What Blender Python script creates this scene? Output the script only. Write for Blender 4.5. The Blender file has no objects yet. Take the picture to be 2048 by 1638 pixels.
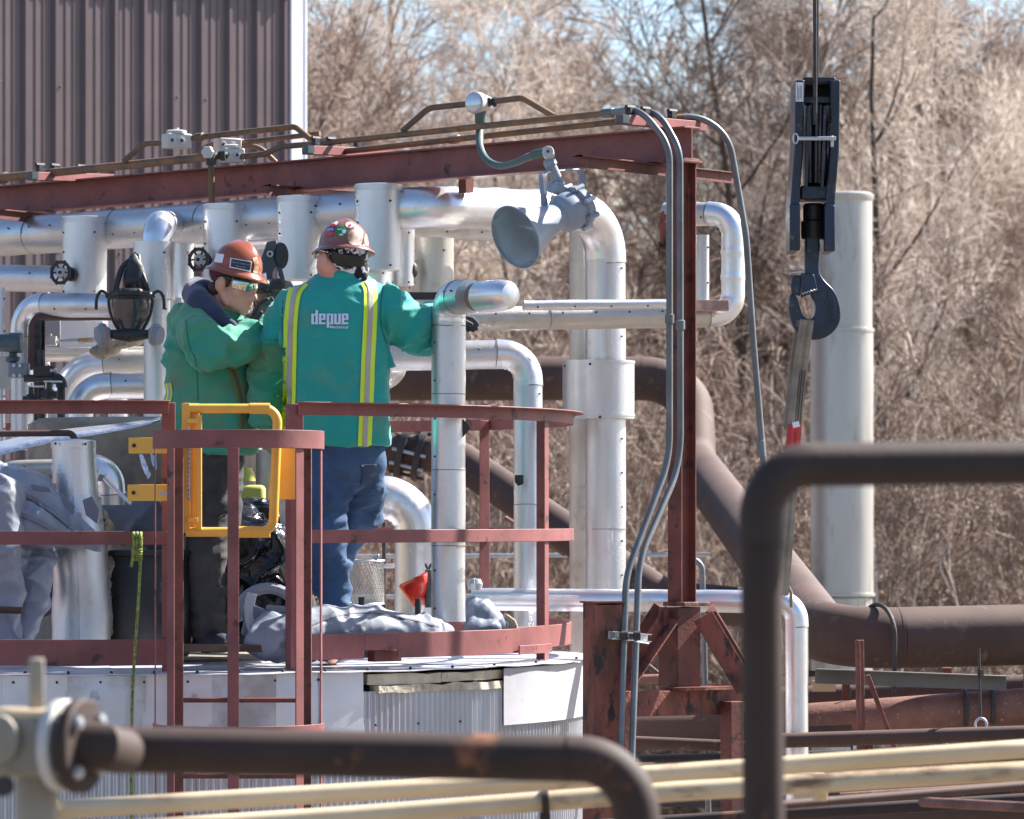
import bpy, bmesh, math, random
import numpy as np
from mathutils import Vector, Matrix, noise
from mathutils.bvhtree import BVHTree
R = math.radians
scene = bpy.context.scene
COL = scene.collection
V = Vector

# ------------------------------------------------------------------ camera, sky, sun
F, CX, HY, ZE = 8600.0, 1024.0, 1030.0, 4.5      # focal length in photo pixels, principal column, horizon row, eye height
cam = bpy.data.cameras.new('camera')
cam.sensor_width = 36.0
cam.lens = F / 2048 * 36
cam.shift_y = (HY - 819) / 2048
cam.clip_start = 0.5
cam.clip_end = 2000
cam.dof.use_dof = True
cam.dof.focus_distance = 18.9
cam.dof.aperture_fstop = 5.8
co = bpy.data.objects.new('camera', cam)
COL.objects.link(co)
co.location = (0, 0, ZE)
co.rotation_euler = (R(90), 0, 0)
scene.camera = co

SUN = V((0.90, 0.50, 0.95)).normalized()
EL = math.asin(SUN.z)
AZ = math.atan2(SUN.x, SUN.y)
w = bpy.data.worlds.new('World')
scene.world = w
w.use_nodes = True
nt = w.node_tree
bg = nt.nodes['Background']
sky = nt.nodes.new('ShaderNodeTexSky')
sky.sky_type = 'NISHITA'
sky.sun_disc = False
sky.sun_elevation = EL
sky.sun_rotation = AZ
sky.air_density = 1.0
sky.dust_density = 1.6
sky.ozone_density = 4.0
nt.links.new(sky.outputs[0], bg.inputs[0])
bg.inputs[1].default_value = 0.07
sl = bpy.data.lights.new('sun', 'SUN')
sl.energy = 5.0
sl.angle = R(0.53)
sl.color = (1.0, 0.94, 0.86)
so = bpy.data.objects.new('sun', sl)
COL.objects.link(so)
so.rotation_euler = SUN.to_track_quat('Z', 'Y').to_euler()
so.location = (30, 30, 40)
scene.view_settings.view_transform = 'Standard'
scene.view_settings.look = 'None'
scene.view_settings.gamma = 1
scene.view_settings.exposure = 1.7
scene.view_settings.use_curve_mapping = False


def P(x, y, Y):
    """world point seen at photo pixel x, y when it stands Y metres away"""
    return V(((x - CX) * Y / F, Y, ZE - (y - HY) * Y / F))


def PX(px, Y):
    return px * Y / F


def C(r, g, b):
    f = lambda c: (c / 255 / 12.92) if c <= 10 else ((c / 255 + 0.055) / 1.055) ** 2.4
    return (f(r), f(g), f(b))

# ------------------------------------------------------------------ materials


def mat(name, c, c2=None, vs=4, lo=.42, hi=.62, c3=None, vs3=25, lo3=.6, hi3=.66, rough=.5, metal=0., bump=0., bs=80., bd=.004,
        stretch=(1, 1, 1), bstretch=(1, 1, 1), rvar=0., voro=False, objrand=None, sheen=0., coat=0., trans=0., metal3=None):
    m = bpy.data.materials.new(name)
    m.use_nodes = True
    n = m.node_tree.nodes
    L = m.node_tree.links.new
    b = n['Principled BSDF']
    b.inputs['Base Color'].default_value = (*c, 1)
    b.inputs['Roughness'].default_value = rough
    b.inputs['Metallic'].default_value = metal
    if coat:
        b.inputs['Coat Weight'].default_value = coat
        b.inputs['Coat Roughness'].default_value = .12
    if trans:
        b.inputs['Transmission Weight'].default_value = trans
    if sheen:
        b.inputs['Sheen Weight'].default_value = sheen
    tc = n.new('ShaderNodeTexCoord')

    def mapped(st):
        mp = n.new('ShaderNodeMapping')
        mp.inputs['Scale'].default_value = st
        L(tc.outputs['Object'], mp.inputs['Vector'])
        return mp.outputs[0]

    def ramp(sock, a, z):
        r = n.new('ShaderNodeMapRange')
        r.inputs['From Min'].default_value = a
        r.inputs['From Max'].default_value = z
        L(sock, r.inputs['Value'])
        return r.outputs[0]

    def nz(st, s, det=5, rgh=.6):
        t = n.new('ShaderNodeTexNoise')
        t.inputs['Scale'].default_value = s
        t.inputs['Detail'].default_value = det
        t.inputs['Roughness'].default_value = rgh
        L(mapped(st), t.inputs['Vector'])
        return t.outputs['Fac']

    def mix(a, bcol, fac):
        x = n.new('ShaderNodeMix')
        x.data_type = 'RGBA'
        if isinstance(a, tuple):
            x.inputs['A'].default_value = (*a, 1)
        else:
            L(a, x.inputs['A'])
        x.inputs['B'].default_value = (*bcol, 1)
        L(fac, x.inputs['Factor'])
        return x.outputs['Result']
    cur = c
    if c2:
        f1 = ramp(nz(stretch, vs), lo, hi)
        cur = mix(cur, c2, f1)
        if rvar:
            rr = n.new('ShaderNodeMapRange')
            rr.inputs['To Min'].default_value = rough
            rr.inputs['To Max'].default_value = rough + rvar
            L(f1, rr.inputs['Value'])
            L(rr.outputs[0], b.inputs['Roughness'])
    if c3:
        f3 = ramp(nz(stretch, vs3, 8, .65), lo3, hi3)
        cur = mix(cur, c3, f3)
        if metal3 is not None:
            mr = n.new('ShaderNodeMapRange')
            mr.inputs['To Min'].default_value = metal
            mr.inputs['To Max'].default_value = metal3
            L(f3, mr.inputs['Value'])
            L(mr.outputs[0], b.inputs['Metallic'])
    if objrand:
        oi = n.new('ShaderNodeObjectInfo')
        cur = mix(cur, objrand, oi.outputs['Random'])
    if not isinstance(cur, tuple):
        L(cur, b.inputs['Base Color'])
    if bump:
        if voro:
            t = n.new('ShaderNodeTexVoronoi')
            t.feature = 'SMOOTH_F1'
            t.inputs['Scale'].default_value = bs
            L(mapped(bstretch), t.inputs['Vector'])
            h = t.outputs['Distance']
        else:
            h = nz(bstretch, bs, 3, .55)
        bn = n.new('ShaderNodeBump')
        bn.inputs['Strength'].default_value = bump
        bn.inputs['Distance'].default_value = bd
        L(h, bn.inputs['Height'])
        L(bn.outputs[0], b.inputs['Normal'])
    return m


SILVER = mat('stucco_aluminium', (.66, .66, .68), (.54, .53, .525), 3.5, .4, .75, (.36, .34, .31), 9, .62, .78, rough=.36, metal=.9, bump=.5, bs=105, bd=.003, rvar=.14, stretch=(1, 1, .5), metal3=.6)
SILVER_DULL = mat('weathered_aluminium', (.54, .52, .48), (.44, .41, .36), 5, .38, .7, (.30, .27, .22), 10, .56, .75, rough=.45, metal=.75, bump=.5, bs=105, bd=.003, rvar=.1, metal3=.4)
CHROME = mat('smooth_aluminium', (.80, .80, .82), (.70, .69, .68), 7, .45, .8, (.5, .48, .45), 14, .62, .8, rough=.31, metal=.9, bump=.2, bs=26, bd=.003, rvar=.14)
RED = mat('red_primer', C(130, 75, 74), C(108, 60, 60), 5, .4, .65, C(56, 36, 36), 9, .60, .66, rough=.6, bump=.25, bs=60, bd=.002)
RED_DARK = mat('rusty_red_primer', C(114, 62, 55), C(80, 46, 40), 4, .4, .62, C(46, 32, 28), 14, .56, .68, rough=.7, bump=.5, bs=70, bd=.003)
RED_RUST = mat('flaking_red_primer', C(130, 72, 60), C(84, 50, 42), 7, .42, .58, C(44, 34, 32), 16, .54, .62, rough=.75, bump=.8, bs=60, bd=.004, stretch=(1, 1, .45))
BROWN = mat('brown_pipe_paint', C(78, 56, 49), C(60, 43, 37), 3, .4, .65, C(104, 82, 72), 12, .58, .72, rough=.74, bump=.3, bs=90, bd=.002)
BROWN_FG = mat('brown_rusty_pipe', C(54, 36, 30), C(40, 26, 22), 5, .4, .65, C(120, 74, 48), 6, .60, .70, rough=.72, bump=.2, bs=60, bd=.002)
BROWN_GREEN = mat('mossy_brown_pipe', C(54, 38, 33), C(42, 30, 25), 4, .4, .65, C(84, 78, 52), 5, .58, .75, rough=.72, bump=.2, bs=60)
RUSTP = mat('rusty_old_pipe', C(132, 90, 78), C(98, 64, 54), 4, .4, .6, C(176, 140, 128), 40, .6, .7, rough=.7, bump=.6, bs=60, bd=.003)
CONDUIT = mat('rusty_conduit', C(128, 92, 58), C(96, 76, 60), 5, .4, .6, C(70, 58, 50), 18, .55, .68, rough=.6, bump=.35, bs=70, bd=.002)
CONDUIT_G = mat('grey_conduit', C(112, 116, 120), C(96, 100, 102), 6, .4, .6, C(120, 104, 84), 11, .62, .72, rough=.42, metal=.35, bump=.15, bs=60)
CREAM = mat('cream_pipe_paint', C(204, 184, 152), C(184, 160, 126), 4, .4, .6, C(112, 86, 64), 8, .56, .68, rough=.45, bump=.15, bs=60, stretch=(.35, 1, 1))
GALV = mat('galvanised_steel', (.55, .57, .6), (.44, .46, .49), 12, .4, .6, rough=.42, metal=.8, bump=.1, bs=40)
DARKIRON = mat('dark_iron', C(56, 52, 54), C(42, 38, 40), 8, .4, .6, rough=.6, bump=.5, bs=60)
HORN = mat('grey_horn_enamel', C(138, 148, 162), C(128, 138, 152), 5, .4, .7, rough=.45, bump=.1, bs=30)
HORN_IN = mat('grey_horn_inner_enamel', C(142, 152, 164), C(130, 140, 152), 4, .4, .7, rough=.5)
LGREY = mat('light_grey_casting', C(186, 184, 180), C(170, 166, 160), 6, .4, .7, C(120, 108, 96), 14, .66, .74, rough=.55, bump=.3, bs=60)
YELLOW = mat('safety_yellow_powder_coat', C(228, 172, 72), C(216, 158, 60), 4, .4, .7, C(150, 110, 40), 14, .7, .78, rough=.4, bump=.08, bs=40)
BLACK = mat('black_rubber', (.012, .012, .013), (.02, .02, .022), 9, .4, .6, rough=.5, bump=.3, bs=60)
BLACKPL = mat('black_plastic_film', (.009, .009, .010), rough=.18, bump=.5, bs=14, bd=.02)
BLUEBLK = mat('blue_black_enamel', C(28, 42, 68), C(20, 27, 40), 5, .4, .6, C(92, 84, 74), 18, .60, .69, rough=.32, bump=.25, bs=50, bd=.002)
ROPEW = mat('dark_wire_rope', C(60, 58, 58), C(40, 38, 38), 30, .4, .6, rough=.6, bump=.8, bs=120, bstretch=(1, 1, .3))
FABRIC = mat('grey_coated_fabric', C(132, 138, 150), C(118, 124, 138), 4, .4, .7, C(92, 92, 98), 8, .68, .76, rough=.55, bump=.15, bs=90, bd=.002)
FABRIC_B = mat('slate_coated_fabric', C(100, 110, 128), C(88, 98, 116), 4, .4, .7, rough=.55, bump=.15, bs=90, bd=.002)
WOOL = mat('torn_mineral_wool', C(176, 162, 140), C(140, 128, 108), 14, .4, .6, C(100, 92, 80), 30, .55, .7, rough=.95, bump=1., bs=60, bd=.02)
INSUL = mat('calcium_silicate_block', C(206, 196, 176), C(170, 158, 138), 8, .4, .65, C(120, 108, 92), 18, .6, .7, rough=.9, bump=.8, bs=40, bd=.008)
PALEMETAL = mat('pale_flat_sheet', C(205, 206, 214), C(186, 186, 194), 3, .4, .7, C(142, 138, 138), 7, .66, .78, rough=.42, metal=.35, bump=.3, bs=120, bd=.002)
PATCHMETAL = mat('worn_flat_sheet', C(190, 194, 206), C(166, 160, 162), 3.5, .42, .56, C(134, 128, 130), 9, .6, .72, rough=.38, metal=.4, bump=.3, bs=8, bd=.01)
CORR = mat('corrugated_aluminium', C(196, 198, 206), C(176, 174, 178), 4, .4, .65, C(150, 130, 122), 6, .66, .78, rough=.42, metal=.6, bump=.35, bs=160, bd=.002, stretch=(1, 1, .2))
DARKMUD = mat('soiled_concrete_grey', C(146, 136, 120), C(108, 100, 90), 5, .4, .65, C(126, 118, 104), 11, .6, .74, rough=.85, bump=.7, bs=18, bd=.01)
WALLBROWN = mat('brown_wall_panel', C(92, 78, 81), C(84, 71, 75), 2, .4, .7, rough=.42, metal=.15, bump=.05, bs=20)
TRIM = mat('white_corner_flashing', C(214, 216, 226), C(204, 206, 218), 3, .4, .7, rough=.45)
STACK = mat('stack_beige_metal', C(188, 186, 182), C(170, 167, 162), 2.2, .4, .68, C(136, 128, 118), 6, .56, .76, rough=.42, metal=.65, bump=.1, bs=20, stretch=(1, 1, .25))
GREEN = mat('green_welding_cotton', C(10, 154, 146), C(18, 142, 132), 4, .4, .7, C(92, 142, 120), 5.5, .52, .8, rough=.75, sheen=.2, bump=.35, bs=34, bd=.006)
GREEN_A = mat('soiled_green_cotton', C(36, 142, 118), C(84, 138, 106), 3.2, .42, .66, C(104, 106, 80), 5, .56, .76, rough=.78, sheen=.2, bump=.35, bs=34, bd=.006)
LIME = mat('lime_tape', C(208, 232, 62), C(200, 230, 40), 8, .4, .7, C(150, 160, 60), 14, .68, .78, rough=.55)
TAPE = mat('silver_reflective_tape', C(172, 166, 164), C(156, 150, 150), 8, .4, .7, rough=.5)
PRINT = mat('white_print', C(200, 214, 236), rough=.6)
JEANS = mat('blue_denim', C(58, 88, 122), C(44, 66, 98), 5, .4, .65, C(98, 124, 152), 5, .62, .82, rough=.85, bump=.4, bs=40, bd=.005)
PANTS = mat('charcoal_work_trousers', C(62, 60, 60), C(50, 49, 51), 5, .4, .65, C(84, 80, 74), 6, .62, .8, rough=.85, bump=.4, bs=30, bd=.006)
BOOT = mat('worn_brown_boot', C(66, 56, 48), C(48, 42, 38), 7, .4, .6, rough=.7, bump=.5, bs=40)
SKIN = mat('skin', C(206, 158, 138), C(196, 142, 122), 12, .4, .7, rough=.5, bump=.1, bs=60)
LIPS = mat('lips', C(176, 112, 104), rough=.5)
HAIR = mat('brown_hair', C(64, 46, 36), C(44, 32, 26), 30, .4, .6, rough=.6, bump=.6, bs=90)
HOOD = mat('navy_fleece', C(46, 54, 84), C(38, 44, 70), 6, .4, .7, rough=.95, sheen=.3, bump=.5, bs=60)
HAT_A = mat('glossy_brown_hard_hat', C(144, 72, 42), C(128, 62, 38), 5, .4, .7, C(104, 58, 42), 12, .66, .76, rough=.22, coat=.5)
HAT_B = mat('scuffed_brown_hard_hat', C(132, 82, 72), C(112, 68, 60), 7, .4, .65, C(84, 58, 54), 16, .58, .7, rough=.32, coat=.3)
MIRROR = mat('mirror_lens', (.62, .66, .60), (.36, .52, .42), 16, .4, .6, rough=.06, metal=.9)
GLOVE = mat('dark_work_glove', C(58, 58, 66), C(44, 44, 50), 10, .4, .6, rough=.8, bump=.5, bs=60)
BANDANA = mat('black_white_bandana', C(28, 28, 34), C(222, 222, 230), 34, .5, .53, rough=.85, bump=.3, bs=40)
CAP = mat('maroon_liner', C(86, 40, 48), C(64, 32, 40), 12, .4, .6, rough=.9)
WHITE = mat('white_sticker', C(226, 226, 230), C(206, 206, 212), 20, .5, .7, rough=.5)
STKNAVY = mat('navy_sticker', C(42, 50, 66), rough=.5)
STKGREEN = mat('green_sticker', C(20, 128, 72), rough=.5)
STKBLUE = mat('blue_sticker', C(48, 78, 160), rough=.5)
STKRED = mat('red_sticker', C(200, 70, 70), rough=.5)
STKWORN = mat('worn_pale_sticker', C(190, 160, 146), C(150, 112, 100), 40, .45, .58, rough=.6)
REDPLASTIC = mat('red_flag_plastic', C(226, 66, 52), C(206, 54, 44), 9, .4, .7, rough=.4)
MASKGREY = mat('grey_filter_plastic', C(128, 132, 142), rough=.5, bump=.2, bs=60)
VISOR = mat('clear_dark_visor', (.045, .045, .05), rough=.06, metal=.0, coat=.6)
ROPEG = mat('green_braided_rope', C(140, 150, 78), C(86, 104, 56), 60, .4, .6, rough=.9, bump=.8, bs=140)
SLING = mat('olive_webbing', C(142, 134, 122), C(118, 110, 100), 10, .4, .6, rough=.85, bump=.5, bs=60, bstretch=(6, 6, .4))
SLINGRED = mat('red_sling_label', C(176, 46, 52), rough=.6)
SEAMBAND = mat('dark_band_strap', (.22, .215, .21), rough=.5, metal=.7)
STUBBLE = mat('stubbled_skin', C(178, 136, 120), C(160, 120, 106), 60, .4, .6, rough=.6, bump=.15, bs=200)  # darker stubble colour for the jaw and chin
SCREW = mat('screw_head', C(44, 40, 40), rough=.6)
BARK = mat('pale_bark', C(150, 136, 126), C(120, 106, 98), 2, .4, .65, rough=.95, bump=.4, bs=14, objrand=C(196, 184, 174))
BARK_D = mat('dark_bark', C(84, 74, 68), C(66, 58, 53), 2, .4, .65, rough=.95, bump=.4, bs=14, objrand=C(100, 88, 80))
TWIG_D = mat('dark_twigs', C(140, 122, 110), C(112, 98, 88), .8, .35, .65, rough=.9, objrand=C(160, 140, 128))
TWIG = mat('pale_twigs', C(202, 188, 176), C(170, 156, 145), .8, .35, .65, rough=.9, objrand=C(216, 203, 192))
TWIG_R = mat('reddish_budding_twigs', C(192, 172, 158), C(162, 144, 132), .8, .35, .65, rough=.9, objrand=C(206, 188, 174))
GROUND = mat('leaf_litter_ground', C(124, 108, 94), C(96, 84, 72), .6, .4, .65, C(160, 146, 126), 6, .6, .75, rough=.98, bump=.8, bs=6, bd=.08)
GRAVEL = mat('yard_gravel', C(112, 106, 98), C(92, 86, 80), 1.2, .4, .65, rough=.95, bump=.8, bs=16, bd=.03)
GREENHOSE = mat('green_grey_flex', C(76, 98, 96), C(66, 86, 84), 6, .4, .7, rough=.55, bump=.2, bs=60)
TEALINST = mat('dark_teal_casting', C(66, 84, 90), C(56, 72, 78), 8, .4, .6, rough=.5)
YGREEN = mat('faded_yellow_green_plastic', C(190, 186, 96), C(170, 166, 88), 6, .4, .7, rough=.6)
WOODP = mat('weathered_plank', C(104, 84, 66), C(76, 60, 48), 7, .4, .6, rough=.9, bump=.6, bs=30, stretch=(.3, 2, 2))
LABELRED = mat('pink_red_label', C(206, 120, 120), rough=.6)
GLASSG = mat('gauge_glass', (.55, .58, .63), rough=.08, metal=.5)
PLAINGREY = mat('plain_grey_steel', C(98, 96, 94), C(84, 80, 78), 5, .4, .65, rough=.6, bump=.2)
BRIGHTSHEET = mat('bright_foil_sheet', (.72, .73, .76), rough=.25, metal=.8, bump=.5, bs=9, bd=.03)

# ------------------------------------------------------------------ mesh helpers


def frame(d, up=V((0, 0, 1))):
    d = d.normalized()
    if abs(d.dot(up)) > .98:
        up = V((1, 0, 0))
    s = d.cross(up).normalized()
    u = s.cross(d).normalized()
    return d, s, u


def fillet(pts, rad, n=9):
    """round the inner corners of a polyline; returns path and, per point, True where the point lies on a bend"""
    pts = [V(p) for p in pts]
    if not isinstance(rad, (list, tuple)):
        rad = [rad] * len(pts)
    out = [(pts[0], False)]
    for i in range(1, len(pts) - 1):
        a, b, c = pts[i - 1], pts[i], pts[i + 1]
        d1, d2 = (a - b).normalized(), (c - b).normalized()
        ang = d1.angle(d2)
        if ang > 3.1:
            out.append((b, False))
            continue
        t = rad[i] / math.tan(ang / 2)
        t = min(t, (a - b).length * .49 if i > 1 else (a - b).length * .98, (c - b).length * .49 if i < len(pts) - 2 else (c - b).length * .98)
        r = t * math.tan(ang / 2)
        cen = b + (d1 + d2).normalized() * (r / math.sin(ang / 2))
        p0, p1 = b + d1 * t, b + d2 * t
        v0, v1 = p0 - cen, p1 - cen
        tot = v0.angle(v1)
        ax = v0.cross(v1).normalized()
        for k in range(n + 1):
            q = Matrix.Rotation(tot * k / n, 3, ax) @ v0
            out.append((cen + q, True))
    out.append((pts[-1], False))
    return out


def resample(pts, step):
    out = [pts[0]]
    for a, b in zip(pts, pts[1:]):
        k = max(1, int((b - a).length / step))
        for j in range(1, k + 1):
            out.append(a.lerp(b, j / k))
    return out


class MB:
    def __init__(s):
        s.v, s.f, s.mi, s.m = [], [], [], 0

    def add(s, vs, fs):
        o = len(s.v)
        s.v += [V(v) for v in vs]
        for f in fs:
            s.f.append(tuple(i + o for i in f))
            s.mi.append(s.m)
        return s

    def tube(s, path, r, n=14, cap=True, lap=0., dent=0., rfun=None, squash=None):
        path = [V(p) for p in path]
        k = len(path)
        rs = r if isinstance(r, (list, tuple)) else [r] * k
        tang = []
        for i in range(k):
            t = (path[min(i + 1, k - 1)] - path[max(i - 1, 0)])
            tang.append(t.normalized() if t.length > 1e-9 else V((0, 0, 1)))
        _, sd, up = frame(tang[0])
        vs, fs = [], []
        m = n + (1 if lap else 0)
        for i in range(k):
            if i:
                q = tang[i - 1].rotation_difference(tang[i])
                sd = q @ sd
                up = q @ up
            for j in range(m):
                a = 2 * math.pi * j / n
                rr = rs[i] * (1 + lap * (j / n))
                d = sd * math.cos(a) + up * math.sin(a)
                if rfun:
                    rr *= rfun(i / (k - 1), d)
                p = path[i] + d * rr
                if dent:
                    p += d * (noise.noise(p * 7) * dent + noise.noise(p * 23) * dent * .35)
                vs.append(p)
        for i in range(k - 1):
            for j in range(n):
                j2 = (j + 1) if lap else (j + 1) % n
                fs.append((i * m + j, i * m + j2, (i + 1) * m + j2, (i + 1) * m + j))
        if cap:
            fs.append(tuple(range(n))[::-1])
            fs.append(tuple((k - 1) * m + j for j in range(n)))
        return s.add(vs, fs)

    def rod(s, a, b, r, n=10):
        return s.tube([a, b], r, n)

    def box(s, c, size, rot=None):
        c = V(c)
        vs = []
        for x in (-.5, .5):
            for y in (-.5, .5):
                for z in (-.5, .5):
                    v = V((x * size[0], y * size[1], z * size[2]))
                    vs.append(c + (rot @ v if rot else v))
        return s.add(vs, [(0, 1, 3, 2), (4, 6, 7, 5), (0, 4, 5, 1), (2, 3, 7, 6), (0, 2, 6, 4), (1, 5, 7, 3)])

    def prof(s, a, b, poly, up=V((0, 0, 1)), seg=1):
        a, b = V(a), V(b)
        d, sd, u = frame(b - a, up)
        return s.sweep([a.lerp(b, i / seg) for i in range(seg + 1)], poly, fr=(sd, u))

    def sweep(s, path, poly, up=V((0, 0, 1)), fr=None, cap=True):
        k, n = len(path), len(poly)
        vs, fs = [], []
        for i in range(k):
            if fr:
                sd, u = fr
            else:
                _, sd, u = frame(V(path[min(i + 1, k - 1)]) - V(path[max(i - 1, 0)]), up)
            for (x, y) in poly:
                vs.append(V(path[i]) + sd * x + u * y)
        for i in range(k - 1):
            for j in range(n):
                j2 = (j + 1) % n
                fs.append((i * n + j, i * n + j2, (i + 1) * n + j2, (i + 1) * n + j))
        if cap:
            fs.append(tuple(range(n))[::-1])
            fs.append(tuple((k - 1) * n + j for j in range(n)))
        return s.add(vs, fs)

    def lathe(s, p, axis, pr, n=28, sq=(1, 1), up=V((0, 0, 1))):
        p = V(p)
        d, sd, u = frame(V(axis), up)
        vs, fs = [], []
        for (r, h) in pr:
            for j in range(n):
                a = 2 * math.pi * j / n
                vs.append(p + d * h + sd * (math.cos(a) * r * sq[0]) + u * (math.sin(a) * r * sq[1]))
        k = len(pr)
        for i in range(k - 1):
            for j in range(n):
                j2 = (j + 1) % n
                fs.append((i * n + j, i * n + j2, (i + 1) * n + j2, (i + 1) * n + j))
        if pr[0][0] > 1e-5:
            fs.append(tuple(range(n))[::-1])
        if pr[-1][0] > 1e-5:
            fs.append(tuple((k - 1) * n + j for j in range(n)))
        return s.add(vs, fs)

    def ball(s, c, r, n=14, rot=None):
        c = V(c)
        if not isinstance(r, (tuple, list)):
            r = (r, r, r)
        vs, fs = [], []
        m = n // 2 + 1
        for i in range(m + 1):
            t = math.pi * i / m
            for j in range(n):
                a = 2 * math.pi * j / n
                v = V((math.sin(t) * math.cos(a) * r[0], math.sin(t) * math.sin(a) * r[1], math.cos(t) * r[2]))
                vs.append(c + (rot @ v if rot else v))
        for i in range(m):
            for j in range(n):
                j2 = (j + 1) % n
                fs.append((i * n + j, (i + 1) * n + j, (i + 1) * n + j2, i * n + j2))
        return s.add(vs, fs)

    def capsule(s, pts, rs, n=14):
        s.tube(resample([V(p) for p in pts], 10), rs, n)
        for p, r in zip(pts, rs):
            s.ball(p, r, n)
        return s

    def plate(s, poly, th):
        """polygon of world points, given thickness along its normal (both ways)"""
        poly = [V(p) for p in poly]
        nrm = V((0, 0, 0))
        for i in range(len(poly)):
            a, b = poly[i], poly[(i + 1) % len(poly)]
            nrm += a.cross(b)
        nrm.normalize()
        n = len(poly)
        vs = [p + nrm * th / 2 for p in poly] + [p - nrm * th / 2 for p in poly]
        fs = [tuple(range(n)), tuple(range(2 * n - 1, n - 1, -1))]
        for i in range(n):
            j = (i + 1) % n
            fs.append((i, n + i, n + j, j))
        return s.add(vs, fs)

    def mesh(s, name, mats, off=V((0, 0, 0)), sharp=35, smooth=True, clean=True):
        me = bpy.data.meshes.new(name)
        me.from_pydata([v - off for v in s.v], [], s.f)
        for m in (mats if isinstance(mats, (list, tuple)) else [mats]):
            me.materials.append(m)
        if any(s.mi):
            me.polygons.foreach_set('material_index', s.mi)
        if clean:
            bm = bmesh.new()
            bm.from_mesh(me)
            bmesh.ops.remove_doubles(bm, verts=bm.verts, dist=1e-5)
            bmesh.ops.recalc_face_normals(bm, faces=bm.faces)
            bm.to_mesh(me)
            bm.free()
        if smooth:
            me.shade_smooth()
            if sharp < 180:
                me.set_sharp_from_angle(angle=R(sharp))
        me.update()
        return me


def wloc(o):
    l = V((0, 0, 0))
    while o:
        l += o.location
        o = o.parent
    return l


def thing(name, label, cat, loc, group=None):
    o = bpy.data.objects.new(name, None)
    o.empty_display_size = .1
    COL.objects.link(o)
    o.location = loc
    o['label'] = label
    o['category'] = cat
    if group:
        o['group'] = group
    return o


def part(name, mb, m, parent, label=None, kind=None, bevel=0, sharp=35, smooth=True):
    me = mb if isinstance(mb, bpy.types.Mesh) else mb.mesh(name, m, wloc(parent), sharp, smooth)
    o = bpy.data.objects.new(name, me)
    COL.objects.link(o)
    o.parent = parent
    if label:
        o['label'] = label
    if kind:
        o['kind'] = kind
    if bevel:
        b = o.modifiers.new('bevel', 'BEVEL')
        b.width = bevel
        b.segments = 2
        b.limit_method = 'ANGLE'
        b.angle_limit = R(40)
    return o


def solo(name, mb, m, label=None, cat=None, group=None, kind=None, bevel=0, sharp=35, smooth=True):
    vs = mb.v
    loc = V(((min(v.x for v in vs) + max(v.x for v in vs)) / 2, (min(v.y for v in vs) + max(v.y for v in vs)) / 2, min(v.z for v in vs)))
    o = bpy.data.objects.new(name, mb.mesh(name, m, loc, sharp, smooth))
    COL.objects.link(o)
    o.location = loc
    if label:
        o['label'] = label
    if cat:
        o['category'] = cat
    if group:
        o['group'] = group
    if kind:
        o['kind'] = kind
    if bevel:
        b = o.modifiers.new('bevel', 'BEVEL')
        b.width = bevel
        b.segments = 2
        b.limit_method = 'ANGLE'
        b.angle_limit = R(40)
    return o


def ibeam(h, wd, t=.008):
    a, b = wd / 2, h / 2
    return [(-a, -b), (a, -b), (a, -b + t), (t / 2, -b + t), (t / 2, b - t), (a, b - t), (a, b), (-a, b), (-a, b - t), (-t / 2, b - t), (-t / 2, -b + t), (-a, -b + t)]


def angle_(h, wd, t=.006):
    return [(0, 0), (wd, 0), (wd, t), (t, t), (t, h), (0, h)]


def chan(h, wd, t=.006):
    return [(0, -h / 2), (wd, -h / 2), (wd, -h / 2 + t), (t, -h / 2 + t), (t, h / 2 - t), (wd, h / 2 - t), (wd, h / 2), (0, h / 2)]


def rect(a, b):
    return [(-a / 2, -b / 2), (a / 2, -b / 2), (a / 2, b / 2), (-a / 2, b / 2)]


def crimp_fun(inner, amp, waves):
    def f(t, d):
        k = max(0., d.dot(inner)) ** 1.5
        k2 = max(0., 1 - abs(d.dot(inner)))
        return 1 + 1.5 * amp * (k + .4 * k2) * max(0., math.sin(t * math.pi)) * ((1 - abs(math.sin(t * math.pi * (waves + 1)))) ** 3 * 1.5 - .35)
    return f


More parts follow.
